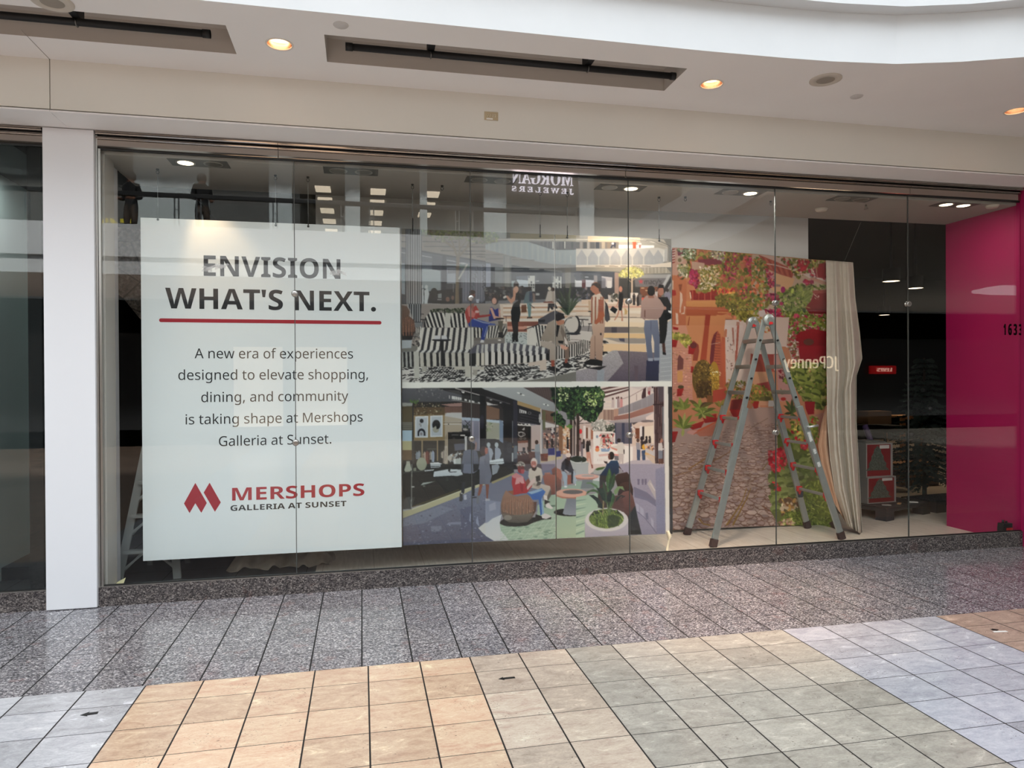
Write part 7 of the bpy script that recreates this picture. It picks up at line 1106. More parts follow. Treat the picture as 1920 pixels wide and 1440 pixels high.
# strolling couple
p([(1075,1130),(1175,1100),(1300,1140),(1325,1250),(1330,1440),(1040,1440),(1040,1330)],(98,105,124),(90,96,112)); ell(1222,1052,52,62,(36,32,33)); ln([(1240,1110),(1235,1440)],8,(70,74,88)); p([(1270,960),(1300,1000),(1290,1100),(1265,1110)],(150,120,112))
p([(1345,1235),(1440,1195),(1500,1240),(1530,1440),(1325,1440)],(120,124,140)); ell(1410,1130,60,80,(66,48,44)); ell(1460,1125,30,58,(178,108,92)); ln([(1430,1260),(1450,1440)],9,(90,92,104))
ell(1488,1040,30,44,(190,198,202))
pic.f = J_
p([(1045,0),(1330,0),(1310,110),(1235,165),(1075,155),(1040,120)],(112,118,136)); p([(1230,0),(1340,0),(1320,100),(1240,140)],(44,44,50)); p([(1030,0),(1075,0),(1060,150),(1030,130)],(60,62,70)); p([(1050,310),(1110,300),(1080,500),(1030,500)],(40,42,52)); p([(1205,160),(1275,150),(1255,540),(1210,540)],(30,30,34)); p([(1010,490),(1055,485),(1062,600),(1040,635),(1000,625)],(66,66,70)); ell(1040,495,16,10,(200,200,200)); p([(1080,520),(1120,515),(1125,600),(1080,605)],(186,190,204)); ln([(1210,570),(1290,560)],20,(50,50,54))
p([(1340,0),(1490,0),(1520,180),(1530,345),(1340,342)],(118,121,136),(106,108,122)); ln([(1440,0),(1480,180),(1530,260)],9,(70,72,84)); p([(1345,342),(1398,342),(1365,480),(1340,540),(1310,530)],(140,88,74)); p([(1452,345),(1505,345),(1495,590),(1462,590)],(132,84,70)); p([(1300,530),(1345,530),(1325,672),(1288,665)],(118,120,128)); p([(1455,590),(1530,585),(1530,620),(1455,625)],(170,172,180))
pic.f = H_
p([(0,90),(535,270),(540,1440),(0,1440)],(32,29,32)); p([(0,62),(640,58),(1170,330),(1170,490),(940,415),(538,282),(0,95)],(170,174,174),(150,152,152)); p([(640,58),(1180,55),(1180,330)],(84,70,68)); 
for k in range(12): ln([(700+k*40,60),(760+k*38,100+k*18)],5,(106,92,90))
for x,y in ((560,152),(635,186),(1000,344),(1045,356)): ell(x,y,30,11,(234,232,228),rot=.25)
ell(600,168,20,10,(70,70,72),rot=.25); ell(1024,350,16,8,(70,70,72),rot=.25)
p([(540,282),(940,412),(940,475),(540,350)],(166,140,98)); p([(540,350),(935,475),(930,692),(540,640)],(36,33,38)); 
for y in (470,520,570,615): ln([(590,y),(890,y+70)],10,(62,60,66))
p([(575,422),(692,458),(692,500),(575,488)],(196,194,192)); p([(590,440),(600,440),(600,486),(590,486)],(36,33,38)); p([(625,455),(635,455),(635,492),(625,492)],(36,33,38)); p([(655,462),(665,462),(665,494),(655,494)],(36,33,38)); ell(745,490,30,24,(120,118,120)); ell(745,490,20,15,(36,33,38)); ell(916,580,14,80,(180,178,176))
p([(0,200),(240,348),(300,420),(300,1440),(0,1440)],(44,40,40)); p([(18,300),(130,340),(240,352),(30,360)],(206,204,200)); p([(20,360),(240,420),(240,600),(20,596)],(120,92,74)); p([(20,596),(300,620),(305,700),(20,640)],(186,200,210)); p([(20,640),(240,660),(240,940),(20,925)],(164,164,148)); pic.blobs([(25,660),(120,670),(110,800),(25,790)],20,14,30,[(140,146,120),(180,178,160)]); p([(240,600),(300,640),(300,1000),(240,960)],(120,136,158)); p([(75,925),(190,930),(190,1070),(75,1060)],(38,34,34)); ell(95,268,22,8,(200,200,198)); ell(258,316,20,8,(200,200,198)); p([(20,210),(420,330),(420,345),(20,240)],(86,84,86))
p([(300,300),(470,380),(470,1330),(320,1300)],(26,24,28)); ell(410,1080,46,100,(44,42,46)); ell(470,1060,12,14,(170,130,60)); p([(445,1160),(472,1160),(470,1310),(445,1310)],(170,176,174)); p([(450,620),(470,620),(470,1000),(450,1000)],(90,92,100)); p([(470,280),(538,290),(540,1330),(475,1320)],(46,46,58)); p([(480,1050),(538,1040),(538,1250),(480,1270)],(96,104,110))
for x0,c in ((15,(160,168,178)),(150,(150,158,170))): p([(x0+10,1080),(x0+50,1060),(x0+100,1100),(x0+120,1170),(x0+90,1270),(x0+10,1270)],c); ell(x0+40,1028,32,44,(176,186,190)); p([(x0+20,1260),(x0+95,1260),(x0+85,1440),(x0+40,1440)],[v*.95 for v in c])
p([(0,1070),(50,1100),(70,1220),(70,1440),(0,1440)],(112,116,130)); p([(0,1060),(45,1090),(40,1170),(0,1190)],(168,104,88)); p([(70,1292),(302,1252),(316,1340),(85,1405)],(210,220,224)); ln([(80,1330),(310,1310)],10,(120,126,128)); p([(300,1340),(530,1330),(530,1440),(300,1440)],(20,20,22))
p([(540,650),(770,690),(770,1145),(540,1160)],(42,35,33)); ln([(545,690),(790,706)],18,(232,226,218)); 
for x in (560,610,680,740): ell(x,684,20,13,(226,220,212))
ell(602,850,50,44,(214,206,198)); ell(602,848,38,32,(48,40,38)); ell(652,850,22,26,(190,182,176)); ell(650,850,13,17,(44,37,35)); ln([(555,815),(655,812)],8,(220,214,206)); p([(620,770),(660,730),(665,770),(640,782)],(190,184,178)); 
for x in (600,665): ell(x,920,22,18,(150,142,138)); ell(x,920,13,10,(44,37,35))
p([(770,700),(932,690),(932,1160),(770,1150)],(198,180,174),(190,168,160)); p([(550,985),(720,985),(720,1130),(550,1140)],(176,156,150)); p([(545,960),(720,950),(720,990),(545,1000)],(118,72,60)); p([(632,1070),(670,1070),(668,1130),(632,1130)],(36,33,35)); p([(705,1060),(722,1060),(722,1120),(705,1120)],(36,33,35)); p([(720,720),(770,716),(770,1150),(720,1140)],(30,26,27)); p([(540,1190),(740,1140),(840,1150),(850,1440),(540,1440)],(78,48,40),(60,38,34)); pic.blobs([(545,1150),(720,1130),(720,1180),(545,1200)],30,10,22,[(50,40,40),(140,60,46),(170,160,150)])
p([(930,416),(946,420),(950,1190),(932,1190)],(222,216,210)); p([(950,428),(1170,470),(1170,720),(980,620),(955,600)],(118,92,76)); 
for x in range(1030,1170,30): ln([(x,510),(x,620)],6,(92,60,48))
p([(970,600),(1245,690),(1245,1090),(970,1090)],(130,112,106)); p([(1000,640),(1240,700),(1230,720),(1010,740)],(214,206,202)); p([(1110,740),(1170,720),(1170,940),(1110,940)],(206,196,190)); pic.blobs([(980,760),(1240,760),(1240,1080),(980,1080)],70,12,34,[(150,96,84),(90,76,76),(180,150,136),(70,60,66),(206,170,150)],asp=.7); p([(960,440),(1020,460),(1010,780),(970,780)],(96,104,70),al=.7)
for x,y in ((1045,985),(1128,960)): p([(x-20,y),(x+20,y),(x+14,y+110),(x-16,y+110)],(42,36,38)); ell(x,y-18,16,22,(40,32,34))
p([(1240,690),(1312,700),(1302,1200),(1240,1190)],(140,102,76)); p([(1310,700),(1450,720),(1440,1190),(1310,1190)],(220,180,146)); pic.blobs([(1315,760),(1430,760),(1430,1150),(1315,1150)],50,12,30,[(236,210,180),(206,150,110),(170,110,90),(240,226,214)],asp=.7); p([(1370,930),(1410,930),(1410,1100),(1375,1100)],(36,34,38)); ell(1385,910,16,20,(40,34,34)); p([(1590,760),(1620,760),(1620,830),(1590,830)],(226,76,70))
p([(920,1190),(1620,1180),(1620,1440),(920,1440)],(176,166,172)); p([(930,1230),(1300,1200),(1300,1260),(930,1330)],(196,180,150)); p([(930,1180),(1060,1170),(1050,1300),(940,1300)],(104,60,50)); p([(1055,1090),(1168,1080),(1168,1195),(1060,1200)],(46,54,112)); p([(1180,1140),(1272,1125),(1272,1222),(1185,1232)],(46,54,112)); p([(980,1180),(1060,1175),(1050,1250),(990,1260)],(120,66,54))
ell(865,982,30,36,(62,44,38)); p([(845,1020),(915,1010),(925,1145),(835,1140),(770,1130),(780,1110),(835,1110)],(142,152,160)); p([(835,1140),(925,1145),(922,1410),(890,1410),(880,1250),(862,1330),(845,1300)],(122,128,140)); ln([(780,1105),(830,1105)],14,(40,38,40)); p([(730,1140),(830,1160),(820,1240),(740,1250)],(94,58,46))
for x,w in ((1425,44),(1490,18),(1530,34)): p([(x,560),(x+w,560),(x+w,1210),(x,1210)],(56,40,38))
for x in (1475,1515): p([(x,580),(x+9,580),(x+9,1210),(x,1210)],(220,190,170))
for q in ([(1110,60),(1620,55),(1620,460),(1500,560),(1400,500),(1210,420),(1120,230)],[(1110,500),(1200,470),(1360,620),(1330,740),(1200,660)],[(1380,480),(1480,480),(1500,600),(1400,580)]): p(q,(24,34,28)); pic.blobs(q,240 if q[0] == (1110,60) else 60,16,36,[(30,48,34),(44,68,42),(62,92,50),(20,28,24),(84,112,62),(52,78,50)],asp=.5)
pic.blobs([(1230,80),(1420,70),(1420,290),(1230,280)],26,12,26,[(176,196,132),(206,216,160)],asp=.5); pic.blobs([(1390,680),(1470,690),(1450,760),(1390,740)],12,16,30,[(90,130,60)])
ln([(1620,520),(1575,700),(1565,1250)],44,(54,42,38)); ln([(1500,440),(1500,600),(1550,760)],18,(50,40,36))
pic.f = I_
p([(0,50),(1490,44),(1490,1440),(0,1440)],(226,206,198)); p([(380,46),(1490,44),(1490,640),(380,640)],(230,214,206))
for q in ([(390,90),(560,46),(720,46),(470,100)],[(470,130),(890,46),(890,66),(480,170)],[(390,230),(890,80),(890,110),(400,256)]): p(q,(96,66,64))
p([(470,170),(890,66),(890,80),(470,200)],(244,236,228)); 
for y in (300,360,420): ln([(430,y),(640,y)],12,(244,226,206))
p([(910,44),(1310,44),(1310,130),(1000,80)],(214,200,196)); ln([(760,260),(910,210),(1110,100),(1200,44)],9,(150,126,124)); ln([(905,215),(905,350)],9,(176,152,148)); ln([(1022,170),(1022,280)],9,(150,126,124))
for x,y,c in ((622,260,(206,186,182)),(685,250,(234,226,220)),(715,240,(176,150,150)),(765,250,(214,150,146))): p([(x-20,y),(x+20,y),(x+22,400),(x-22,400)],c); ell(x,y-14,14,18,(96,66,60))
p([(1135,90),(1180,60),(1180,220),(1140,240),(1105,250),(1110,180)],(74,50,54)); p([(1210,60),(1270,50),(1250,180),(1205,170)],(196,160,156)); ell(1235,150,18,36,(140,50,60)); ell(1290,56,14,14,(50,40,42))
p([(640,425),(720,412),(900,340),(1100,260),(1310,150),(1310,355),(900,480),(715,520),(640,540)],(160,154,158),(146,138,142)); p([(640,425),(716,412),(712,540),(640,548)],(190,150,130))
for x in (820,940,1110,1200): ln([(x,380-(x-820)*.5),(x,480-(x-820)*.25)],6,(178,172,176))
p([(380,550),(640,550),(880,500),(1310,350),(1310,465),(900,585),(640,612),(380,600)],(172,124,110),(150,104,94)); p([(380,440),(640,432),(640,610),(380,602)],(200,170,152))
for x in range(470,640,25): p([(x,432),(x+11,432),(x+11,606),(x,606)],(106,76,70))
p([(540,625),(900,590),(1310,465),(1310,630),(1100,640),(940,655),(600,655)],(204,192,190),(170,158,158)); ell(1200,630,110,22,(130,118,118)); p([(1180,560),(1310,480),(1310,610),(1180,600)],(236,214,204))
p([(0,650),(650,655),(660,1000),(0,1100)],(214,192,182)); ln([(60,665),(300,655)],12,(90,74,72)); p([(60,680),(310,690),(310,960),(60,950)],(206,180,168)); p([(120,700),(160,700),(160,930),(120,930)],(240,228,222)); p([(170,740),(200,740),(200,920),(170,920)],(110,64,48)); p([(205,730),(245,740),(245,930),(205,920)],(224,206,196)); p([(250,770),(290,770),(290,930),(250,930)],(170,110,86)); ell(76,800,26,40,(230,60,66))
p([(650,655),(940,650),(945,1010),(660,1010)],(116,110,122),(94,92,106)); 
for x,w in ((652,24),(775,46),(912,28)): p([(x,655),(x+w,655),(x+w,1005),(x,1005)],(66,70,90))
p([(940,660),(1310,640),(1310,1040),(945,1040)],(224,198,182)); p([(1000,745),(1070,745),(1070,920),(1000,920)],(126,74,52)); p([(1075,710),(1120,705),(1120,900),(1075,900)],(236,226,222)); p([(1115,720),(1150,715),(1150,940),(1115,940)],(70,58,60)); p([(1150,720),(1310,700),(1310,1000),(1150,1000)],(240,222,202)); p([(940,655),(1050,640),(970,690)],(84,76,80)); pic.blobs([(940,700),(1000,700),(1000,900),(940,900)],20,12,26,[(240,234,228),(180,150,140)])
pic.blobs([(250,680),(330,630),(420,600),(540,620),(640,680),(630,790),(300,790)],240,14,30,[(170,168,158),(196,192,182),(140,138,130),(214,206,196)],asp=.5); pic.blobs([(500,690),(650,690),(640,900),(500,900)],80,14,30,[(58,66,56),(80,86,72),(44,50,46)],asp=.5)
p([(288,800),(630,800),(630,820),(660,830),(660,1010),(960,1060),(955,1330),(295,1376)],(248,238,230)); p([(410,830),(640,830),(640,1000),(410,1010)],(214,190,180)); pic.blobs([(410,860),(640,850),(640,1000),(410,1000)],46,14,30,[(150,110,104),(236,214,206),(60,64,60),(196,80,80),(240,226,200)]); ell(360,1070,30,26,(214,90,76)); ell(358,1110,36,32,(240,150,96)); p([(420,1090),(580,1080),(560,1140),(430,1145)],(150,172,200)); pic.blobs([(410,1020),(640,1010),(640,1080),(410,1090)],40,12,24,[(236,200,190),(220,120,100),(90,80,84),(250,230,210)]); p([(380,1190),(540,1170),(540,1210),(390,1225)],(236,196,186)); p([(640,1180),(720,1185),(720,1215),(640,1205)],(230,150,140)); ell(356,890,20,26,(150,160,176)); 
for k in range(6): ln([(370+k*34,1260),(370+k*34,1300)],9,(226,206,196))
ell(470,960,22,40,(190,80,80)); p([(650,1210),(720,1215),(720,1290),(650,1280)],(120,116,122))
ell(722,952,32,34,(44,34,34)); p([(710,990),(790,985),(815,1040),(822,1110),(800,1180),(705,1172),(700,1110),(600,1080),(605,1055),(690,1040)],(226,216,206)); p([(715,1172),(805,1180),(800,1385),(770,1385),(765,1260),(745,1385),(722,1380)],(206,190,184)); p([(580,1060),(700,1100),(690,1130),(590,1085)],(226,150,130)); p([(800,1100),(820,1110),(820,1180),(805,1185)],(60,50,50)); ell(790,1388,22,14,(50,44,46)); ell(745,1388,20,12,(50,44,46))
ell(1045,950,26,34,(90,66,58)); p([(1010,990),(1075,990),(1085,1120),(1020,1110)],(164,158,164)); p([(1025,1105),(1085,1115),(1080,1320),(1030,1320)],(70,84,112)); ell(1110,920,26,38,(40,34,38)); p([(1090,960),(1135,960),(1140,1100),(1095,1100)],(54,46,52)); ell(1160,990,28,34,(54,44,46)); ell(1150,1062,38,46,(232,172,58)); p([(1105,1125),(1170,1115),(1172,1335),(1125,1335)],(66,82,112)); 
for x in (1185,1240): p([(x-20,940),(x+22,900),(x+24,1000),(x-16,1000)],(50,42,44)); ell(x+4,900,18,24,(54,44,44))
p([(1150,1010),(1330,1020),(1330,1240),(1180,1150)],(206,196,194)); pic.blobs([(1180,1030),(1310,1040),(1310,1120),(1190,1110)],26,12,26,[(150,110,96),(226,170,120),(120,90,84)]); p([(1170,1145),(1335,1230),(1335,1290),(1160,1190)],(226,180,122))
p([(950,1290),(1330,1280),(1490,1330),(1490,1440),(730,1440),(760,1360)],(196,184,190)); p([(1240,1190),(1490,1330),(1490,1360),(1300,1340),(1160,1200)],(214,190,170))
p([(1310,48),(1482,46),(1480,1340),(1335,1340)],(66,46,48)); 
for x in (1340,1380,1410,1440): ln([(x,50),(x+12,1330)],7,(150,128,126))
p([(1380,46),(1482,46),(1478,300),(1400,300)],(90,78,84)); p([(1455,380),(1482,380),(1482,950),(1458,950)],(110,112,118)); p([(1300,340),(1480,330),(1480,352),(1300,356)],(50,34,36))
ell(1438,955,30,40,(176,124,106)); p([(1400,925),(1440,910),(1420,960),(1405,970)],(70,54,50)); p([(1390,1000),(1450,990),(1465,1060),(1462,1130),(1385,1130)],(214,204,200)); p([(1390,1120),(1465,1125),(1460,1262),(1388,1262)],(130,134,146)); p([(1395,1262),(1420,1262),(1422,1370),(1400,1370)],(110,72,60)); p([(1435,1262),(1460,1262),(1465,1370),(1440,1370)],(110,72,60)); p([(1390,1372),(1480,1370),(1480,1392),(1390,1392)],(214,210,210)); ln([(1430,1095),(1490,1100)],16,(226,220,214))
for q in ([(0,52),(386,50),(470,130),(460,420),(400,500),(320,640),(190,620),(0,500)],): p(q,(26,38,30)); pic.blobs(q,330,16,38,[(30,50,36),(46,72,44),(66,98,56),(22,30,26),(90,122,66),(54,82,54)],asp=.5); pic.blobs([(110,120),(380,160),(360,380),(180,360)],50,12,28,[(150,176,96),(178,198,124),(196,210,150)],asp=.5)
pic.blobs([(380,60),(470,110),(450,300),(380,260)],30,12,26,[(70,100,60),(150,170,110)],asp=.5); ln([(30,500),(34,700),(30,1260)],50,(60,46,42)); ln([(60,640),(170,540)],14,(56,44,40))
for x,y,h,c in ((130,960,130,(44,40,44)),(70,940,200,(150,120,120)),(230,980,120,(70,56,56)),(100,1010,210,(120,110,116))): p([(x-20,y),(x+20,y),(x+16,y+h),(x-16,y+h)],c); ell(x,y-14,15,18,(70,54,50))
p([(165,1010),(235,1010),(240,1140),(170,1150)],(34,32,34)); ell(195,990,24,36,(50,38,36)); p([(225,1040),(245,1040),(240,1160),(228,1180)],(230,222,214)); p([(170,1150),(240,1145),(262,1330),(290,1430),(270,1435),(235,1320),(215,1230),(205,1400),(190,1400),(180,1260)],(206,150,130))
p([(0,1310),(215,1330),(215,1440),(0,1440)],(176,182,180)); ell(40,1275,140,62,(32,46,36)); ln([(0,1320),(100,1330),(205,1310)],16,(214,216,210))
p([(330,1440),(380,1395),(500,1380),(520,1440)],(70,100,44)); p([(490,1440),(505,1380),(590,1290),(700,1290),(722,1350),(725,1440)],(44,70,98)); ell(598,1210,48,68,(34,28,28)); p([(545,1180),(570,1170),(580,1280),(555,1275),(540,1240)],(120,76,64)); p([(465,1300),(530,1310),(530,1350),(490,1340)],(70,52,50))
pic.f = K_
p([(0,350),(480,140),(720,120),(1180,60),(1180,760),(200,900),(0,1000)],(112,116,136),(128,130,146)); p([(0,0),(480,0),(480,140),(120,300),(0,350)],(40,38,38)); p([(100,300),(470,150),(520,160),(120,335)],(160,150,112)); p([(470,0),(1180,0),(1180,60),(700,120)],(96,84,86)); p([(940,0),(1180,0),(1180,90),(960,120)],(130,122,140))
p([(0,600),(260,640),(240,900),(0,1000)],(140,146,166),(150,156,176)); p([(60,690),(170,640),(180,760),(70,800)],(164,168,186)); p([(0,0),(70,0),(110,200),(70,345),(0,340)],(114,117,132)); p([(5,340),(65,345),(40,590),(20,600)],(132,84,70)); p([(0,580),(80,590),(70,620),(0,625)],(176,178,186)); p([(105,20),(210,0),(240,40),(200,150),(120,190)],(150,158,166))
p([(0,1020),(120,920),(280,850),(240,1000),(260,1120),(400,1283),(140,1296),(0,1210)],(210,214,218),(218,220,220)); p([(0,1210),(150,1300),(0,1308)],(96,98,118))
p([(240,1000),(520,1050),(870,960),(880,700),(1110,520),(1182,520),(1182,1252),(395,1283),(260,1120)],(156,178,158),(168,190,168))
for k in range(8): ln([(250+k*120,1290),(700+k*90,850)],9,(190,208,186))
for k in range(7): ln([(250,1060+k*40),(1182,880+k*62)],7,(190,208,186))
for k in range(30):
    x,y = 300+pic.r.rand()*860,1040+pic.r.rand()*220
    if x > 250+(y-1000)*.5: p([(x,y),(x+60,y-14),(x+90,y+6),(x+30,y+20)],(134,160,140) if k % 2 else (186,204,182))
p([(990,700),(1182,690),(1182,720),(1000,740)],(96,118,104))
for q,c in (([(970,200),(1060,170),(1180,180),(1182,510),(1110,520),(1090,400),(1000,340)],(160,100,82)),([(1000,150),(1090,140),(1110,190),(1000,190)],(190,130,112)),([(680,290),(730,240),(760,320),(720,440),(670,380)],(150,90,74)),([(1120,90),(1200,40),(1200,190),(1130,180)],(150,96,82))): p(q,c,[v*.7 for v in c])
p([(1190,190),(1280,270),(1284,410),(1240,470),(1190,460)],(150,96,80),(90,66,60)); p([(1190,60),(1260,90),(1300,160),(1280,270),(1190,200)],(168,108,90)); p([(1360,190),(1480,180),(1470,330),(1330,360),(1310,300)],(150,92,74))
p([(1284,380),(1620,340),(1620,460),(1270,470)],(150,172,156)); p([(1182,520),(1330,560),(1370,600),(1310,860),(1620,860),(1620,1240),(1195,1256)],(164,186,164),(178,196,168))
# white sweater
p([(925,330),(1090,370),(1110,440),(1050,540),(1050,610),(985,600),(960,440),(860,420),(770,400),(800,340)],(196,184,172),(176,164,152)); p([(1100,410),(1112,520),(1060,620),(1040,560)],(96,90,82)); p([(985,520),(1045,540),(1042,615),(1000,625)],(222,214,208)); p([(1030,640),(1070,660),(1145,745),(1110,762),(1015,725)],(224,216,212)); p([(1000,600),(1100,640),(1050,660),(1000,690)],(50,46,46))
p([(735,90),(790,55),(880,48),(945,80),(968,190),(945,300),(900,350),(760,300),(725,210)],(212,202,188),(196,184,170)); p([(770,40),(870,40),(860,90),(830,120),(790,100)],(62,46,42)); p([(850,210),(920,190),(930,280),(860,300)],(70,62,56)); p([(750,290),(850,330),(930,380),(900,410),(800,350)],(170,156,144)); p([(880,290),(950,310),(920,360),(860,370)],(84,76,70))
# red jacket
p([(450,220),(520,150),(600,190),(650,240),(690,330),(680,420),(760,290),(800,320),(780,390),(700,490),(600,500),(470,525),(470,430),(445,330)],(178,62,68),(170,52,58)); p([(445,215),(520,145),(640,215),(660,330),(560,330),(500,350),(520,240)],(214,158,158)); p([(440,200),(520,150),(620,200),(600,225),(480,240)],(206,136,140)); p([(700,390),(770,280),(830,230),(845,300),(790,350),(710,440)],(216,190,182)); ell(600,95,54,66,(140,48,52)); ell(630,110,30,56,(176,84,84)); ell(595,20,72,50,(186,178,168)); p([(580,300),(640,360),(640,470),(600,460)],(150,44,52))
p([(700,490),(800,450),(950,410),(1015,465),(1000,500),(960,560),(985,830),(930,870),(915,720),(900,600),(800,605),(760,540)],(70,110,176),(56,92,160)); p([(710,480),(900,425),(980,430),(900,470),(780,510)],(150,180,206)); p([(960,560),(990,830),(955,850),(945,600)],(140,172,204)); p([(950,870),(1000,830),(1060,850),(1115,880),(1090,900),(1030,930),(955,915)],(216,210,208)); p([(960,915),(1030,930),(1112,890),(1108,930),(960,940)],(40,38,38))
# tub chair
p([(245,980),(300,930),(840,900),(850,850),(950,880),(965,940),(820,985),(700,1040),(500,1058),(330,1045),(250,1010)],(36,32,32)); p([(375,460),(470,445),(475,530),(430,505)],(150,96,66))
p([(350,440),(395,490),(450,530),(540,545),(620,530),(705,512),(760,560),(800,640),(840,650),(868,640),(850,800),(780,920),(700,980),(560,995),(400,985),(320,945),(270,830),(258,700),(290,560)],(164,122,100),(92,82,74)); p([(800,640),(868,640),(850,800),(800,850)],(92,66,58)); p([(290,840),(420,870),(800,840),(720,975),(560,993),(400,985),(320,945)],(120,112,102),(84,78,72)); ell(380,905,66,46,(176,170,160),al=.5)
for k in range(60):
    x = 280+k*9; ln([(x,590-60*math.sin(k/60*3)+30),(x+6*math.sin(k),800+60*math.sin(k/19))],5,[(146,100,78),(178,136,112),(110,74,60),(190,150,128)][k % 4])
# tables
pic.f = K_
ell(1420,815,265,66,(28,26,25)); p([(1375,580),(1590,580),(1650,850),(1600,868),(1350,860),(1305,835)],(120,126,134),(150,156,168)); p([(1188,500),(1188,540),(1300,580),(1620,585),(1700,540),(1700,500)],(176,118,96)); ell(1450,490,264,72,(214,166,146)); ell(1478,472,172,36,(104,100,98))
p([(1480,-130),(1640,-130),(1620,180),(1500,140)],(164,168,168)); p([(1290,0),(1480,-40),(1490,110),(1430,150),(1380,150),(1290,110)],(54,52,60)); p([(1280,135),(1340,125),(1385,200),(1380,370),(1330,370),(1310,220)],(160,176,190)); p([(1480,110),(1550,180),(1550,330),(1500,335),(1480,240)],(164,178,190)); ell(1355,382,26,16,(220,222,224)); ell(1550,350,40,18,(220,222,224)); p([(1450,120),(1485,120),(1475,330),(1450,320)],(40,40,46)); p([(1345,90),(1420,140),(1400,160),(1330,110)],(176,170,170))
pic.f = H_
p([(1290,1330),(1350,1255),(1440,1260),(1480,1340),(1490,1440),(1275,1440)],(56,54,62)); p([(1350,1260),(1420,1290),(1400,1440),(1350,1440)],(28,26,30)); ell(1410,1240,40,56,(74,50,46)); ell(1400,1200,46,38,(234,214,204)); p([(1430,1290),(1620,1330),(1620,1440),(1480,1440)],(178,182,180)); ell(1540,1270,110,50,(34,46,38)); ln([(1430,1290),(1520,1325),(1620,1335)],14,(210,212,206))
ell(598,1370,72,64,(176,170,160)); p([(540,1390),(660,1370),(650,1440),(560,1440)],(120,60,56)); pic.blobs([(535,1330),(660,1330),(660,1390),(535,1390)],30,10,26,[(206,202,192),(120,112,104),(90,84,78)],asp=.4)
ell(820,1330,54,84,(222,206,196)); ell(815,1350,44,62,(190,124,112)); p([(765,1300),(800,1250),(860,1270),(875,1340),(850,1300),(790,1300)],(226,212,202)); ell(798,1335,8,5,(60,40,40)); ell(834,1335,8,5,(60,40,40)); p([(790,1380),(840,1378),(820,1395)],(236,226,222))
pic.f = L_
p([(0,0),(212,0),(205,170),(0,185)],(180,184,184)); p([(0,560),(400,480),(420,740),(150,950),(150,1240),(0,1250)],(166,190,168),(186,206,178)); 
for k in range(9): p([(0,610+k*70),(200-k*8,590+k*66),(140,610+k*66),(0,636+k*70)],(198,214,186) if k % 2 else (130,156,140))
p([(0,290),(420,280),(400,420),(0,420)],(150,172,156)); p([(280,200),(500,200),(420,290),(290,280)],(214,216,216)); p([(290,130),(340,70),(520,30),(520,100),(440,170),(300,165)],(176,180,176)); p([(320,90),(420,40),(510,34),(450,90),(360,108)],(66,96,44)); p([(210,0),(520,0),(510,40),(330,70),(290,130),(230,170),(205,160)],(226,204,196)); p([(250,0),(280,10),(290,70),(265,75)],(150,90,76))
p([(110,270),(270,270),(312,410),(75,415)],(118,126,128)); p([(0,220),(0,250),(90,262),(280,262),(380,225),(380,200)],(170,112,96)); ell(180,208,205,38,(222,174,160)); ell(200,200,110,18,(176,170,166))
p([(720,0),(1490,0),(1505,1172),(1105,1190),(1000,760),(960,500),(920,250),(790,140),(730,60)],(168,160,176),(150,146,166),grain=.04); p([(1340,90),(1490,40),(1505,1172),(1360,1174)],(146,144,166),(136,136,162),grain=.05); p([(970,380),(1200,480),(1345,610),(1350,720),(1200,620),(985,560)],(124,120,142)); p([(1200,330),(1250,260),(1340,440),(1345,600)],(190,180,180))
for k in range(6): ell(1260+k*13,330+k*22,12,8,(226,214,210))
for x in (1055,1125,1175): p([(x-20,250),(x+20,250),(x+14,350),(x-14,350)],(120,112,134))
for q in ([(1000,650),(1060,690),(1065,810),(1025,800)],[(1075,710),(1140,760),(1145,900),(1085,850)],[(1260,900),(1310,960),(1310,1080),(1270,1030)]): p(q,(178,174,192))
ln([(1030,800),(1150,900),(1250,1020),(1360,1170)],9,(110,106,126)); p([(1170,830),(1215,820),(1220,940),(1180,930)],(120,118,140))
for q,c in (([(650,220),(700,170),(790,150),(860,135),(905,190),(925,330),(700,380)],(74,52,48)),([(740,340),(800,305),(920,300),(962,420),(965,530),(700,530)],(80,56,50)),([(700,560),(800,470),(900,448),(960,540),(1000,700),(1010,850),(880,950),(780,760),(590,740)],(124,82,72))): p(q,c,[v*.6 for v in c])
ln([(760,580),(800,780)],9,(70,44,40)); ln([(640,700),(720,600),(830,540)],14,(46,44,40)); p([(880,880),(1000,700),(1040,900),(1108,1188),(880,1195)],(40,43,42)); p([(800,120),(720,60),(730,30),(790,130)],(60,44,42))
p([(500,60),(520,-10),(720,-20),(725,150),(640,200),(520,210),(410,220),(400,190)],(40,64,94),(30,46,68)); p([(400,190),(540,200),(520,280),(400,420),(395,300)],(56,52,52)); p([(370,420),(480,300),(560,480),(520,740),(370,740)],(70,56,50)); ell(690,720,120,190,(90,62,56))
p([(145,950),(520,760),(880,950),(882,1196),(158,1232)],(196,192,198),(178,172,184)); ell(518,940,364,196,(216,212,210)); ell(512,922,294,164,(96,116,56)); p([(222,900),(300,790),(700,775),(812,900),(760,860),(500,800),(320,850)],(52,58,34)); pic.blobs([(230,900),(330,790),(690,790),(800,920),(740,1040),(500,1085),(290,1020)],380,10,24,[(110,134,60),(140,162,80),(78,96,46),(60,74,38),(160,178,98)],asp=.3,rot=1.4); p([(530,880),(640,850),(760,900),(700,1040),(540,1080)],(44,56,34),al=.7)
def leaf(pts,c,rib=None):
    p(pts,c)
    if rib: ln(rib,8,[min(255,v*1.5) for v in c])
for x in (450,540): ln([(x,860),(x+20,560)],20,(150,140,100))
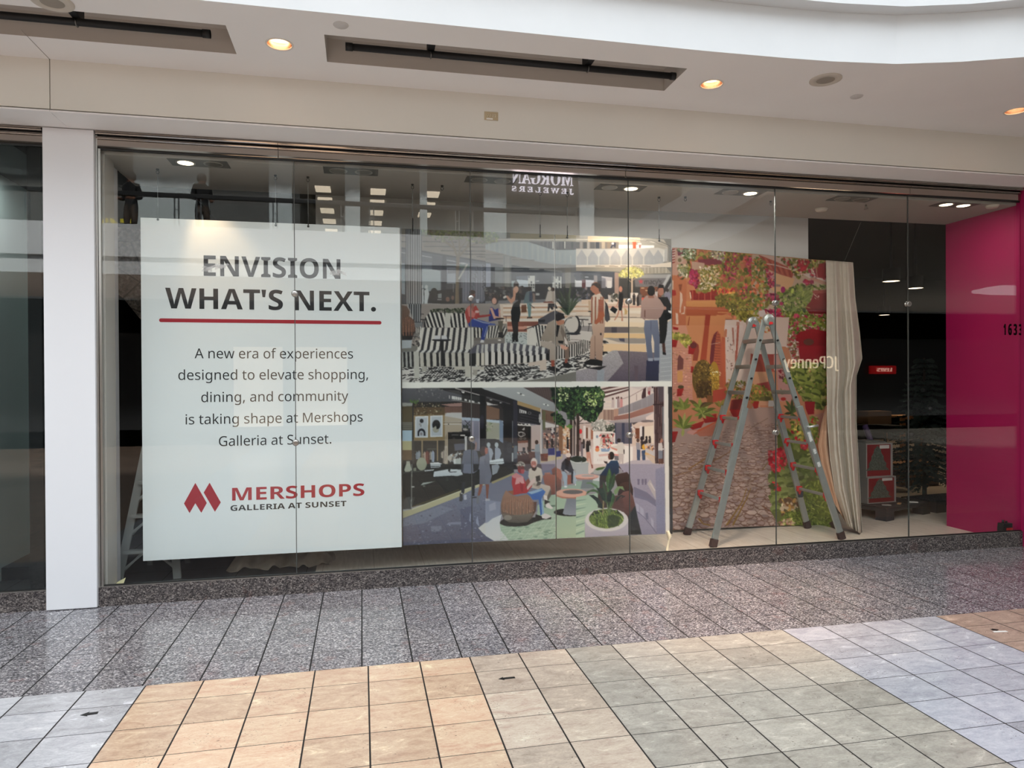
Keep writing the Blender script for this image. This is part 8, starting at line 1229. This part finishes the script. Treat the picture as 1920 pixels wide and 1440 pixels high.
leaf([(160,330),(200,308),(270,315),(350,360),(380,420),(320,390),(250,335)],(92,124,84)); leaf([(165,520),(190,460),(290,420),(370,450),(400,520),(330,470),(240,470)],(74,100,66)); leaf([(215,520),(290,520),(380,580),(440,680),(450,760),(400,740),(330,620)],(36,48,42)); leaf([(340,400),(420,420),(480,500),(490,640),(440,600),(390,480)],(40,56,48)); leaf([(505,250),(540,120),(565,60),(595,150),(590,300),(560,470),(520,480)],(70,100,62),[(565,90),(545,460)]); leaf([(560,260),(610,190),(655,145),(668,240),(640,370),(570,470),(545,400)],(50,72,52),[(650,170),(570,440)]); leaf([(450,300),(480,330),(520,520),(520,700),(480,600),(460,430)],(58,80,56)); leaf([(540,620),(560,520),(630,490),(665,560),(640,650),(560,760)],(56,84,54),[(630,510),(560,740)]); leaf([(640,450),(700,380),(790,380),(820,450),(740,410),(680,520),(650,510)],(124,150,104)); leaf([(660,640),(690,560),(770,520),(830,550),(750,550),(690,620)],(40,50,44)); leaf([(520,560),(570,440),(610,470),(590,640),(540,760)],(34,44,40)); leaf([(380,420),(450,400),(490,470),(500,620),(450,560)],(46,62,50))
for k in range(9): ln([(540+k*4,860),(520+k*14,640)],6,(96,120,70))
pic.f = (0,0,1)
p([(1245,724),(1253.5,724),(1256.5,1004),(1248,1004)],(236,230,222)); p([(1252.6,725),(1268,725),(1268,1032),(1256,1032)],(60,58,58))
pic.done()
# sheets: two boards side by side,edges as in the photograph
M_PRINT = print_mat('printed picture ink', .5); PY = 6.42
M_EDGE = mat('board edge', (44, 44, 46), .6)
def board(name,xa,xb,lab,top,bot):
    t = thing(name, lab, 'picture', (0, PY, 0), 'picture panels')
    nx,nz = max(2,int((xb-xa)*196)),600
    za = lambda x: (top[0] + (top[1]-top[0])*(x-xa)/(xb-xa)); zb = lambda x: (bot[0] + (bot[1]-bot[0])*(x-xa)/(xb-xa))
    X = np.linspace(xa,xb,nx); V = np.zeros((nz,nx,3)); tt = np.linspace(0,1,nz)[:,None]
    V[:,:,0] = X[None]; V[:,:,1] = PY; V[:,:,2] = za(X)[None]*(1-tt) + zb(X)[None]*tt
    s = print_sheet('print', V, pic, M_PRINT, gain=.8); s.parent = t; s.location = (0, -PY-.0005, 0)
    b = BM(); prism(b, [(xa, zb(xa)), (xb, zb(xb)), (xb, za(xb)), (xa, za(xa))], 0, .008, 'Y'); obj('backing_board', b, M_EDGE, t)
    return t
xs = float(onY(1041.5,720,PY).x)
L0,R1 = onY(752,428.5,PY),onY(1259,448,PY); B0,B1 = onY(755,1022.5,PY),onY(1257.5,1001,PY)
zt = lambda x: L0.z + (R1.z-L0.z)*(x-L0.x)/(R1.x-L0.x); zb_ = lambda x: B0.z + (B1.z-B0.z)*(x-B0.x)/(B1.x-B0.x)
board('picture_panel', L0.x, xs-.004, 'left picture panel with zebra-striped benches above a clothes shop', (zt(L0.x), zt(xs)), (zb_(L0.x), zb_(xs)))
board('picture_panel', xs+.004, 2.966, 'right picture panel with the man in the striped shirt above a potted plant', (zt(xs), zt(2.966)), (zb_(xs), zb_(2.966)))
# ------------------------------------------------------------------ village street mural and its drape
pic = Pic(1250,456,1582,1004,(196,130,96)); p = pic.poly; ell = pic.ell; ln = pic.line
M_,N_,O_,P_,Q_,R_,S_ = (1250,460,9),(1410,470,8),(1250,610,9),(1410,640,8),(1250,760,9.6),(1250,880,9),(1420,800,6.26)
OLIVE = [(136,126,56),(112,110,46),(158,146,78),(96,92,44),(150,128,60)]; PINK = [(164,50,88),(188,74,108),(146,34,68),(176,50,64)]; CREAM = [(214,194,168),(196,176,142),(226,210,190)]; GREEN = [(112,126,52),(142,150,72),(86,100,44),(126,138,60),(160,164,92)]
pic.f = M_
p([(80,30),(1530,150),(1530,1440),(80,1440)],(208,138,98),(200,126,86)); p([(80,510),(200,520),(340,600),(320,1440),(80,1440)],(196,118,80),(186,108,76)); p([(80,30),(360,60),(360,520),(80,500)],(206,160,140)); p([(90,35),(150,40),(135,300),(90,290)],(226,196,180)); 
for k in range(6): p([(92,60+k*44),(140,50+k*44),(140,72+k*44),(92,84+k*44)],(150,58,50))
p([(200,660),(262,650),(245,770),(215,765)],(150,84,56)); 
for q in ([(225,780),(262,820),(270,930),(240,1060),(240,1140),(215,1140),(225,960)],[(150,1140),(190,1150),(200,1330),(160,1330)],[(295,1020),(315,1040),(300,1160),(230,1160),(290,1130)],[(90,580),(115,600),(110,750),(90,760)]): p(q,(222,190,168))
for q in ([(90,750),(150,760),(160,840),(110,855),(88,830)],[(90,1360),(210,1380),(200,1440),(90,1440)]): p(q,(170,46,42))
p([(390,760),(865,745),(865,920),(420,925)],(160,52,42),(140,40,40)); 
for x in (440,540,640,745): ln([(x,770),(x,925)],12,(196,100,76))
ln([(395,790),(410,900)],20,(226,200,170)); p([(330,940),(1080,928),(1080,1040),(330,1036)],(214,150,94),(206,138,84)); p([(330,1036),(1080,1046),(1110,1120),(900,1190),(330,1190)],(182,96,62),(170,88,58)); ln([(860,1130),(1080,1140)],14,(214,150,100)); ln([(840,1180),(1090,1200)],14,(214,146,98)); ln([(920,1252),(1110,1252)],9,(110,62,46))
p([(330,1190),(990,1190),(990,1440),(330,1440)],(206,138,90),(198,128,88)); p([(655,1165),(742,1170),(712,1440),(628,1440)],(156,62,44)); p([(380,1200),(390,1210),(360,1440),(335,1440)],(150,70,48)); p([(990,1255),(1530,1260),(1530,1440),(970,1440)],(212,190,178)); p([(1180,1290),(1230,1290),(1220,1440),(1170,1440)],(176,124,108))
reg = [(160,45),(700,70),(1530,155),(1530,1245),(1400,1285),(1250,1270),(1060,1160),(1000,960),(860,830),(850,740),(540,790),(370,760),(340,580),(200,520),(160,430),(350,300),(320,200)]
pic.blobs(reg,700,26,60,OLIVE + [(176,96,74),(186,112,84)],asp=.7); p([(180,90),(330,100),(320,180),(190,170)],(120,50,60)); p([(530,240),(930,220),(930,320),(540,330)],(128,56,66)); p([(420,270),(640,300),(640,400),(430,420)],(196,160,138))
pic.blobs([(180,60),(500,60),(480,240),(300,240)],90,14,30,[(84,100,60),(130,142,100),(206,206,180)]); pic.blobs([(700,90),(980,110),(1000,300),(740,200)],90,12,28,CREAM + [(150,160,120),(150,100,130)]); ell(225,240,60,62,(206,176,156)); ell(220,250,30,34,(130,116,84)); pic.blobs([(170,330),(350,300),(340,560),(230,560)],80,14,30,CREAM + [(120,126,84),(150,150,110)])
pic.blobs([(560,370),(860,330),(900,560),(780,740),(560,740)],260,12,30,CREAM + OLIVE[:3] + [(236,200,150)]); pic.blobs([(400,400),(520,430),(530,640),(500,720),(390,640)],110,16,34,PINK); pic.blobs([(980,140),(1180,140),(1230,460),(1070,640),(960,560)],160,14,32,PINK + OLIVE); pic.blobs([(1320,180),(1460,230),(1530,560),(1440,600),(1380,420)],120,14,32,PINK + [(170,90,70)])
pic.blobs([(860,720),(1130,720),(1150,800),(880,830)],70,14,30,[(226,90,70),(240,130,70),(196,50,60),(206,160,80)]); pic.blobs([(1230,640),(1530,640),(1530,1040),(1350,960),(1200,800)],180,16,36,PINK[:2] + OLIVE + [(206,100,70),(216,120,80)]); pic.blobs([(830,800),(1530,950),(1530,1240),(1350,1280),(1080,1140)],300,14,36,[(112,106,44),(140,130,56),(90,82,40),(160,144,70)]); pic.blobs([(830,850),(1000,850),(980,1040),(840,1020)],80,12,30,[(104,92,40),(128,114,54)]); pic.blobs([(1440,260),(1530,260),(1530,500),(1440,480)],60,16,34,[(88,112,58),(110,132,70)])
pic.f = N_
p([(0,50),(440,60),(520,105),(1115,155),(1115,960),(0,960)],(196,168,146)); p([(180,60),(420,70),(620,230),(560,330),(110,80)],(206,172,158)); p([(100,62),(350,160),(640,290),(600,420),(350,330),(190,250)],(170,84,68)); 
for k in range(9): ln([(150+k*50,90+k*22),(250+k*42,250+k*20)],12,(196,110,86) if k % 2 else (140,60,52))
ln([(200,195),(350,215),(640,300)],14,(214,190,176)); p([(270,300),(360,340),(640,420),(570,620),(360,640),(270,560)],(218,170,128)); p([(360,500),(430,510),(430,540),(360,540)],(150,120,110)); p([(760,350),(1115,330),(1115,500),(900,440)],(216,196,186)); p([(900,390),(1115,470),(1115,530),(860,420)],(196,150,130))
pic.blobs([(0,90),(190,130),(280,440),(260,640),(340,780),(150,900),(0,960)],300,16,38,OLIVE + [(96,116,60),(196,96,66),(206,120,80),(120,130,64)]); pic.blobs([(190,260),(330,350),(350,560),(260,560)],70,12,26,PINK + [(196,140,140)]); pic.blobs([(390,80),(540,120),(1100,150),(1110,330),(880,300),(760,360),(700,440),(590,300)],260,14,34,OLIVE + GREEN[:3] + [(206,180,160),(176,50,56)]); pic.blobs([(680,160),(860,150),(790,320),(700,290)],40,18,36,[(176,44,56),(196,60,70)]); pic.blobs([(850,300),(1110,280),(1110,440),(900,400)],50,16,34,[(160,40,66),(206,190,180),(176,60,70)]); p([(1000,200),(1110,180),(1110,420),(960,400)],(146,40,46)); ln([(960,250),(980,400)],12,(206,150,130)); pic.blobs([(780,430),(920,470),(880,530),(790,500)],40,16,30,PINK)
pic.blobs([(360,640),(560,560),(680,500),(930,530),(1110,520),(1110,580),(930,600),(880,760),(800,830),(860,960),(500,1000),(350,880)],420,18,44,GREEN + [(70,84,40),(150,156,96)],asp=.45); 
for x,y,r in ((710,650,1),(840,700,1.2),(830,620,.9),(620,720,1),(640,880,.9)): p([(x-70*r,y+60*r),(x-40*r,y-20*r),(x+60*r,y-40*r),(x+20*r,y+40*r)],(128,140,72)); ln([(x-60*r,y+50*r),(x+50*r,y-30*r)],7,(170,176,110))
p([(905,600),(1115,585),(1115,640),(920,650)],(166,84,76)); p([(925,645),(1115,636),(1115,955),(860,945),(800,850),(880,760)],(142,42,46),(122,26,32)); ln([(880,880),(1115,884)],10,(96,22,28)); pic.blobs([(925,640),(1010,640),(1000,740),(940,720)],12,8,18,[(206,170,160)]); ln([(800,840),(870,860)],14,(170,150,90))
p([(100,900),(200,890),(210,1000),(110,1000)],(214,196,190)); pic.blobs([(200,650),(380,640),(420,760),(220,760)],50,14,30,PINK); pic.blobs([(190,890),(420,880),(440,1020),(220,1000)],70,16,34,PINK); pic.blobs([(430,950),(1110,960),(1110,1210),(500,1260),(470,1100)],420,16,38,GREEN + OLIVE[:2] + [(176,50,80),(196,80,100),(206,190,170)],asp=.5); ell(465,585,34,46,(166,34,104)); ell(440,795,30,26,(176,44,96)); ell(520,1140,50,36,(176,44,104))
p([(590,1340),(720,1220),(900,1170),(1115,1210),(1115,1440),(560,1440)],(156,34,40),(140,22,30),grain=.06); ell(850,1370,80,50,(104,56,44)); pic.blobs([(500,1260),(680,1270),(620,1440),(520,1440)],70,14,30,[(206,190,180),(150,60,60),(120,116,70)])
p([(0,990),(560,1000),(520,1440),(0,1440)],(212,186,172)); pic.blobs([(0,990),(340,1000),(300,1230),(0,1210)],70,14,30,[(214,196,180),(226,170,110),(196,110,70),(170,150,90)])
pic.f = O_
p([(80,0),(640,0),(420,480),(440,1260),(80,1300)],(214,152,124),(206,144,128)); p([(330,0),(640,0),(560,640),(430,610),(440,470)],(208,140,96)); p([(640,0),(720,0),(665,640),(560,620)],(166,74,50)); p([(720,0),(970,0),(960,1060),(720,900),(670,640)],(206,134,90),(190,112,76))
for y in range(380,1260,44): ln([(85,y),(430,y+8)],6,(190,128,112)); 
pic.blobs([(85,380),(430,480),(430,1200),(85,1240)],120,10,26,[(196,134,116),(222,168,150),(206,150,110)],asp=.4,rot=0)
p([(735,665),(725,600),(755,260),(795,150),(860,88),(905,170),(930,340),(965,1060),(880,1040),(850,780)],(176,92,66)); p([(735,660),(730,560),(755,290),(800,150),(850,95),(820,300),(800,520),(780,660)],(112,48,52)); 
for y in range(150,680,46): ln([(805,y),(905,y+6)],12,(140,66,50))
ln([(745,320),(905,290)],8,(206,170,150)); p([(930,190),(985,210),(1000,1060),(950,1060),(925,400)],(186,96,66))
p([(985,0),(1290,0),(1290,1060),(1000,1000)],(216,196,186)); p([(1290,0),(1530,0),(1530,1000),(1400,1080),(1290,1000)],(212,188,176)); p([(1100,40),(1130,40),(1140,360),(1120,300)],(170,110,96)); p([(1170,0),(1225,0),(1190,560),(1150,640)],(176,100,84)); ln([(1180,0),(1160,430)],14,(226,206,196)); pic.blobs([(1010,200),(1130,200),(1130,760),(1010,760)],26,8,22,[(140,90,80),(120,100,96)],asp=.4); p([(985,60),(1020,70),(1010,200),(970,190)],(190,120,90))
p([(1420,478),(1530,480),(1530,770),(1400,778)],(172,82,68))
for q in ([(85,240),(188,245),(160,370),(86,370)],[(372,350),(492,362),(470,494),(362,482)],[(178,1070),(292,1060),(250,1190),(172,1200)],[(100,20),(200,40),(190,80),(110,70)],[(410,690),(460,700),(440,800),(408,800)]): p(q,(170,46,44),(150,36,36))
p([(410,300),(460,260),(540,330),(550,440),(520,600),(440,600),(450,480),(490,380)],(150,70,54)); ell(450,340,60,50,(110,52,50)); pic.blobs([(90,120),(280,140),(410,190),(410,320),(320,370),(200,240),(90,230)],130,14,32,[(176,166,76),(150,150,66),(196,180,100),(130,126,56)]); p([(185,560),(215,490),(245,530),(285,570),(278,740),(180,760)],(122,74,70)); ell(240,1040,50,30,(88,78,52)); p([(180,770),(270,770),(270,960),(180,960)],(214,156,100))
ell(610,900,180,320,(106,82,40)); ell(800,900,90,290,(168,128,48)); pic.blobs([(440,800),(520,620),(640,580),(760,680),(840,860),(850,1060),(740,1220),(520,1220),(480,1000)],460,10,26,[(96,78,38),(130,104,48),(74,58,32),(150,122,60),(112,92,50)],asp=.5); pic.blobs([(500,940),(760,940),(740,1210),(510,1210)],160,12,28,[(70,52,30),(86,62,36)]); pic.blobs([(720,680),(860,800),(890,1000),(780,1180),(760,900)],130,10,26,[(176,140,56),(160,120,44),(190,156,76)]); pic.blobs([(770,780),(910,780),(910,840),(770,840)],16,8,14,[(255,236,190)])
p([(780,1100),(1000,1060),(1000,1250),(780,1300)],(176,74,58)); p([(680,1180),(780,1190),(780,1320),(680,1320)],(130,84,50)); pic.blobs([(990,900),(1330,960),(1530,1040),(1530,1300),(1000,1200)],150,14,36,OLIVE + GREEN[2:4] + [(110,84,56),(150,100,80)],asp=.4); p([(1090,1260),(1290,1240),(1260,1440),(1060,1440)],(130,50,46)); p([(1440,1300),(1530,1280),(1530,1400),(1470,1400)],(176,50,46))
pic.f = P_
p([(0,0),(420,0),(400,195),(0,195)],(214,194,184)); p([(0,190),(425,192),(350,455),(0,455)],(152,66,58),(166,82,66)); p([(330,200),(430,200),(400,440),(330,440)],(196,150,140)); p([(0,455),(270,455),(290,650),(0,660)],(214,160,122),(206,150,120)); p([(60,640),(270,600),(300,760),(180,700)],(160,70,66))
p([(690,70),(1115,70),(1115,345),(730,330)],(156,28,38),(142,20,32)); p([(520,0),(690,0),(720,330),(600,300)],(190,160,146)); pic.blobs([(530,0),(690,10),(700,330),(620,320)],70,14,32,[(206,190,176),(130,110,70),(160,60,60)])
p([(370,380),(540,380),(640,640),(680,900),(400,900)],(190,138,130)); pic.blobs([(400,400),(560,400),(560,620),(420,560)],24,12,26,[(146,44,56),(110,60,60)]); p([(0,980),(400,1000),(470,1440),(0,1440)],(172,146,138))
pic.blobs([(640,330),(900,320),(1110,350),(1110,1000),(940,1020),(780,880),(640,640),(470,590)],480,22,52,[(124,132,54),(150,154,76),(96,108,44),(80,92,40),(140,146,66),(166,160,92)],asp=.6); 
for x,y in ((760,560),(860,640),(960,760),(1010,560),(840,820),(720,440),(980,900)): ell(x,y,74,46,(140,148,68),rot=.3); ell(x-8,y+30,60,16,(84,92,42),rot=.3)
pic.blobs([(0,650),(180,670),(320,800),(310,880),(0,920)],170,14,34,OLIVE + [(170,130,60),(120,130,60),(206,120,80)]); p([(25,900),(110,900),(90,1000),(30,1000)],(160,42,38)); p([(110,890),(250,900),(235,990),(90,990)],(206,150,120)); p([(250,890),(350,890),(350,980),(240,980)],(206,196,190)); ell(200,860,90,36,(104,96,56))
p([(790,900),(945,905),(930,1090),(840,1100),(800,1000)],(156,34,40)); pic.fan(600,1080,[(470,960),(500,880),(600,860),(700,900),(740,1000),(480,1090),(700,1180),(560,1190)],44,[(66,76,40),(84,96,48),(56,62,36)],.1); ell(470,865,40,26,(170,44,40)); pic.fan(450,800,[(390,740),(430,700),(500,720),(540,760)],20,[(96,110,60)],.1)
p([(940,1100),(1115,1060),(1115,1440),(960,1440)],(176,122,104)); pic.blobs([(580,1200),(980,1120),(1000,1440),(600,1440)],150,16,36,GREEN + [(190,50,50),(206,196,100),(150,130,60)]); pic.blobs([(380,1130),(470,1160),(480,1440),(390,1440)],40,12,26,PINK + OLIVE)
# paved lane
pic.f = Q_
p([(90,420),(900,280),(1480,60),(1920,60),(1920,1344),(90,1344)],(178,148,138),(170,144,136)); pic.f = R_; p([(90,0),(1800,0),(1800,950),(1340,990),(90,1030)],(180,150,136),(188,156,140)); pic.f = S_; p([(0,0),(330,0),(210,1130),(0,1180)],(176,148,140))
pic.f = (0,0,1); rr = np.random.RandomState(3)
for k in range(1500):
    v = rr.rand()**.8; y = 792 + 200*v; xl,xr = 1261,1470 + 0*v
    if y < 830: xl = 1300 + (830-y)*2.2
    x = xl + (xr-xl)*rr.rand(); w = (2.2 + 7.5*v)*(.7 + .7*rr.rand()); h = w*(.30 + .22*v)
    t = rr.rand(); c = (np.array((198,170,158)) if t < .5 else np.array((182,152,144)) if t < .8 else np.array((166,140,136)))*(1 + .05*rr.randn()); a = rr.rand(6)*.3
    q = [(x+w*(.9+a[i])*math.cos(i*math.pi/3),y+h*(.9+a[i])*math.sin(i*math.pi/3)) for i in range(6)]
    pic.poly([(u,vv+.7) for u,vv in q],(128,92,78)); pic.poly([(x+(u-x)*.86,y+(vv-y)*.78) for u,vv in q],c)
for a in ([(1400,915),(1392,940),(1378,962),(1362,985)],[(1408,915),(1400,935),(1388,958),(1374,985)]): ln(a,1.2,(150,112,52),3.2)
ln([(1264,893),(1310,878),(1350,858),(1372,845)],1.6,(150,108,76)); ln([(1290,880),(1326,858)],2.2,(156,112,64)); ln([(1310,972),(1318,982),(1332,985)],3,(150,112,52)); ln([(1428,948),(1450,962),(1470,975)],2,(130,84,60)); ln([(1430,880),(1452,850)],1.6,(140,110,66)); ln([(1380,830),(1412,800),(1440,784)],1.2,(140,112,96))
pic.f = Q_
for q in ([(90,470),(206,470),(150,660),(90,672)],[(380,380),(690,270),(620,400),(470,440)],[(880,240),(960,200),(930,330)],[(1140,70),(1320,80),(1290,220),(1170,200)],[(1560,0),(1640,0),(1620,60),(1570,60)],[(640,200),(900,150),(900,290),(690,320)]): p(q,(168,46,42),(146,38,38))
p([(360,490),(480,530),(905,310),(890,285),(560,440),(400,450)],(196,100,72)); p([(400,450),(560,450),(470,535),(360,500)],(206,150,140)); p([(520,500),(880,330),(900,540),(600,560)],(182,112,92)); p([(1680,0),(1830,0),(1820,36),(1690,40)],(196,130,100)); ln([(1120,90),(1200,220)],10,(206,160,140))
pic.fan(300,420,[(90,250),(120,360),(200,160),(330,130),(470,170),(560,300),(470,380),(280,560),(420,230)],60,[(112,124,56),(140,148,76),(94,104,50),(160,162,92)],.15); pic.fan(640,150,[(430,60),(480,200),(570,250),(710,240),(870,220),(970,140),(900,60),(780,-20),(640,-60),(520,-40)],60,[(104,112,52),(134,142,72),(86,94,46),(156,156,90)],.15); pic.fan(200,60,[(90,-60),(110,20),(260,-90),(420,-60),(430,40),(120,120)],60,[(104,112,52),(134,142,72),(86,94,46)],.1)
pic.f = O_
pic.fan(300,1420,[(90,1270),(200,1210),(370,1215),(130,1400),(420,1330)],56,[(112,122,56),(134,142,72)],.1); pic.fan(560,1400,[(360,1260),(430,1330),(560,1230),(690,1300),(810,1310),(700,1430),(470,1420)],60,[(96,84,46),(112,124,54),(140,150,72),(84,60,44)],.1); pic.fan(900,1380,[(800,1300),(990,1240),(1000,1330),(860,1270)],44,[(120,110,54),(140,130,66)],.1)
# geraniums and grass at the right
pic.f = S_
p([(235,100),(430,0),(560,0),(900,900),(900,1200),(260,1170),(160,1000),(180,820),(240,500)],(104,110,56)); pic.blobs([(240,60),(420,0),(700,0),(700,300),(420,280)],150,18,40,GREEN + [(190,44,52),(206,180,90),(150,130,60)]); pic.blobs([(160,550),(300,460),(420,420),(560,330),(680,340),(720,580),(560,620),(440,860),(300,900),(160,880)],260,24,60,[(120,132,66),(146,154,88),(100,112,54),(84,94,46),(160,166,106)],asp=.6)
for x,y,r in ((330,540,1.2),(400,520,1),(260,640,1.1),(390,640,1.2),(320,760,1.2),(220,860,1.2),(590,470,1.1),(540,400,.9),(420,780,1),(210,960,1)): ell(x,y,62*r,44*r,(138,148,82),rot=-.2); ell(x+6,y+24*r,44*r,14*r,(100,110,56),rot=-.2); ln([(x-40*r,y),(x+40*r,y-6)],5,(164,172,108))
pic.blobs([(130,300),(250,220),(380,230),(380,380),(290,520),(200,540),(140,420)],110,16,34,[(196,36,52),(214,60,70),(166,26,44),(206,90,90)]); pic.blobs([(510,190),(590,190),(590,260),(520,260)],22,14,26,[(214,70,84),(196,44,60)]); pic.blobs([(180,620),(240,620),(280,760),(200,760)],18,12,24,[(190,44,50)]); pic.blobs([(240,860),(480,840),(560,960),(420,1050),(300,1040)],110,16,36,[(110,80,54),(150,100,60),(90,66,46),(196,150,80),(206,180,150)])
p([(260,1120),(330,1010),(520,980),(580,650),(760,620),(900,1000),(900,1200),(700,1180),(560,1150),(420,1165)],(112,126,46)); pic.blobs([(270,1130),(340,1000),(520,970),(560,660),(760,630),(890,1000),(890,1190),(640,1160),(430,1170)],620,14,34,[(124,140,50),(152,166,70),(98,112,42),(176,184,92),(80,94,38)],asp=.2); pic.blobs([(260,1120),(420,1060),(440,1170),(280,1160)],40,12,26,[(214,180,150),(206,200,120),(190,130,110)]); p([(840,1130),(900,1100),(940,1230),(880,1200)],(74,56,44))
pic.done()
M_CLOTH = print_mat('printed canvas', .75)
# flat part hangs close to the partition; the lower right corner curls towards the glass
t = thing('village_mural', 'large printed canvas of a flowery village street hanging behind the big ladder', 'mural', (0, 0, 0))
NX,NZ = 300,520; YM = 7.33
V = np.zeros((NZ,NX,3)); AT = np.zeros((NZ,NX,3))
top = np.array([(1260.5,464),(1300,466),(1340,470),(1400,475),(1430,477),(1455,480),(1480,482),(1520,486),(1550.5,488.5)],float)
bot = np.array([(1261.5,994),(1330,991),(1400,988),(1458,986),(1500,985.5),(1531,986),(1552,991),(1573,998)],float)
for i in range(NX):
    f = i/(NX-1); xt = 1260.5 + 290*f; xb = 1261.5 + (1573-1261.5)*f
    yt = np.interp(xt,top[:,0],top[:,1]); yb = np.interp(xb,bot[:,0],bot[:,1])
    for j in range(NZ):
        g = j/(NZ-1); e = max(0,g-.50)/.50; px = xt + (1552-1550.5)*f*min(g,.5)*2 + ((xb - xt - 1.5*f) * (e**2.2) if f > .9 else (xb-xt-1.5*f)*e**2.2); py = yt + (yb-yt)*g
        Yd = YM - .34*max(0,(f-.86)/.14)**1.6*e**1.5 - .01*math.sin(f*17+1)*g
        V[j,i] = onY(px,py,Yd); 
s = print_sheet('canvas', V, pic, M_CLOTH, gain=.85); s.parent = t
md = s.modifiers.new('thickness', 'SOLIDIFY'); md.thickness = .003; md.offset = 1
# bare back of the same canvas,gathered over the right end
M_LINEN = mat('raw canvas back', (196, 186, 172), .9, noise=.05, scale=14)
def fold_strip(name,L,R,n,amp,waves,ytop,ybot,m,parent,ph=0):
    L,R = np.array(L,float),np.array(R,float); b = BM(); rows = []; H = 90
    for j in range(H+1):
        g = j/H; a = np.array([np.interp(g,np.linspace(0,1,len(L)),L[:,k]) for k in (0,1)]); c = np.array([np.interp(g,np.linspace(0,1,len(R)),R[:,k]) for k in (0,1)]); row = []
        for i in range(n+1):
            f = i/n; px,py = a + (c-a)*f; w = sum(A*math.sin(fr*f*6.283 + q + ph + .5*g) for A,fr,q in waves)
            Yd = ytop + (ybot-ytop)*g**1.3 + amp*w*(.35 + .65*min(1,g*3)); row.append(b.verts.new(onY(px,py,Yd)))
        rows.append(row)
    for r,q in zip(rows,rows[1:]):
        for i in range(n): b.faces.new((r[i],r[i+1],q[i+1],q[i]))
    o = obj(name, b, m, parent, True); k = o.modifiers.new('thickness', 'SOLIDIFY'); k.thickness = .003; return o
fold_strip('drape', [(1548.5, 488), (1550, 560), (1549.5, 640), (1550, 720), (1551, 790), (1556, 860), (1566, 925), (1588, 985)], [(1599.5, 492), (1604, 560), (1612, 620), (1617, 672), (1606, 705), (1606, 790), (1612, 900), (1617, 1003)], 90, .05, [(1, 2.2, .4), (.45, 4.3, 1.1), (.15, 7, 2)], 7.29, 6.80, M_LINEN, t)
fold_strip('rolled_edge', [(1549, 760), (1540, 795), (1534, 835), (1540, 870), (1552, 905), (1562, 940)], [(1552, 760), (1555, 795), (1556, 835), (1560, 870), (1572, 930), (1586, 980)], 24, .03, [(1, 1, .4)], 7.22, 6.92, mat('tan canvas back', (190, 150, 122), .9), t)
b = BM(); q0, q1 = onY(1584, 488, 7.3), onZ(1614, 417, 3.5); tube(b, [q0, q1], .003, 6); obj('guy_string', b, M_WIRE, t)
# stone printed backdrop at the far left
t = bpy.data.objects.new('stone_backdrop', None)
b = BM(); Ys = 7.7; pts = [onY(x,y,Ys) for x,y in ((206,424),(420,446),(420,760),(330,660),(262,597),(232,560),(206,540))]
bpy.data.objects.remove(t)
prism(b, [(q.x, q.z) for q in pts], Ys, Ys+.02, 'Y')
m = bpy.data.materials.new('printed stone'); m.use_nodes = True; nt = m.node_tree; tc = N(nt, 'ShaderNodeTexCoord'); vo = N(nt, 'ShaderNodeTexVoronoi', feature='DISTANCE_TO_EDGE'); vo.inputs['Scale'].default_value = 3.2
nt.links.new(tc.outputs['Object'], vo.inputs['Vector']); base = ramp(nt, noise(nt, tc.outputs['Object'], 26, 6, .75), [(.32, lin((70, 62, 58))), (.5, lin((130, 120, 112))), (.68, lin((186, 176, 166)))])
nt.links.new(mix(nt, 'MIX', ramp(nt, vo.outputs['Distance'], [(.0, (1, 1, 1)), (.03, (0, 0, 0))]), base, lin((54, 46, 42))), nt.nodes['Principled BSDF'].inputs['Base Color']); nt.nodes['Principled BSDF'].inputs['Roughness'].default_value = .8
o = obj('stone_backdrop', b, m); tag(o, 'stone-patterned backdrop with a curved lower edge hanging left of the headline panel', 'backdrop')
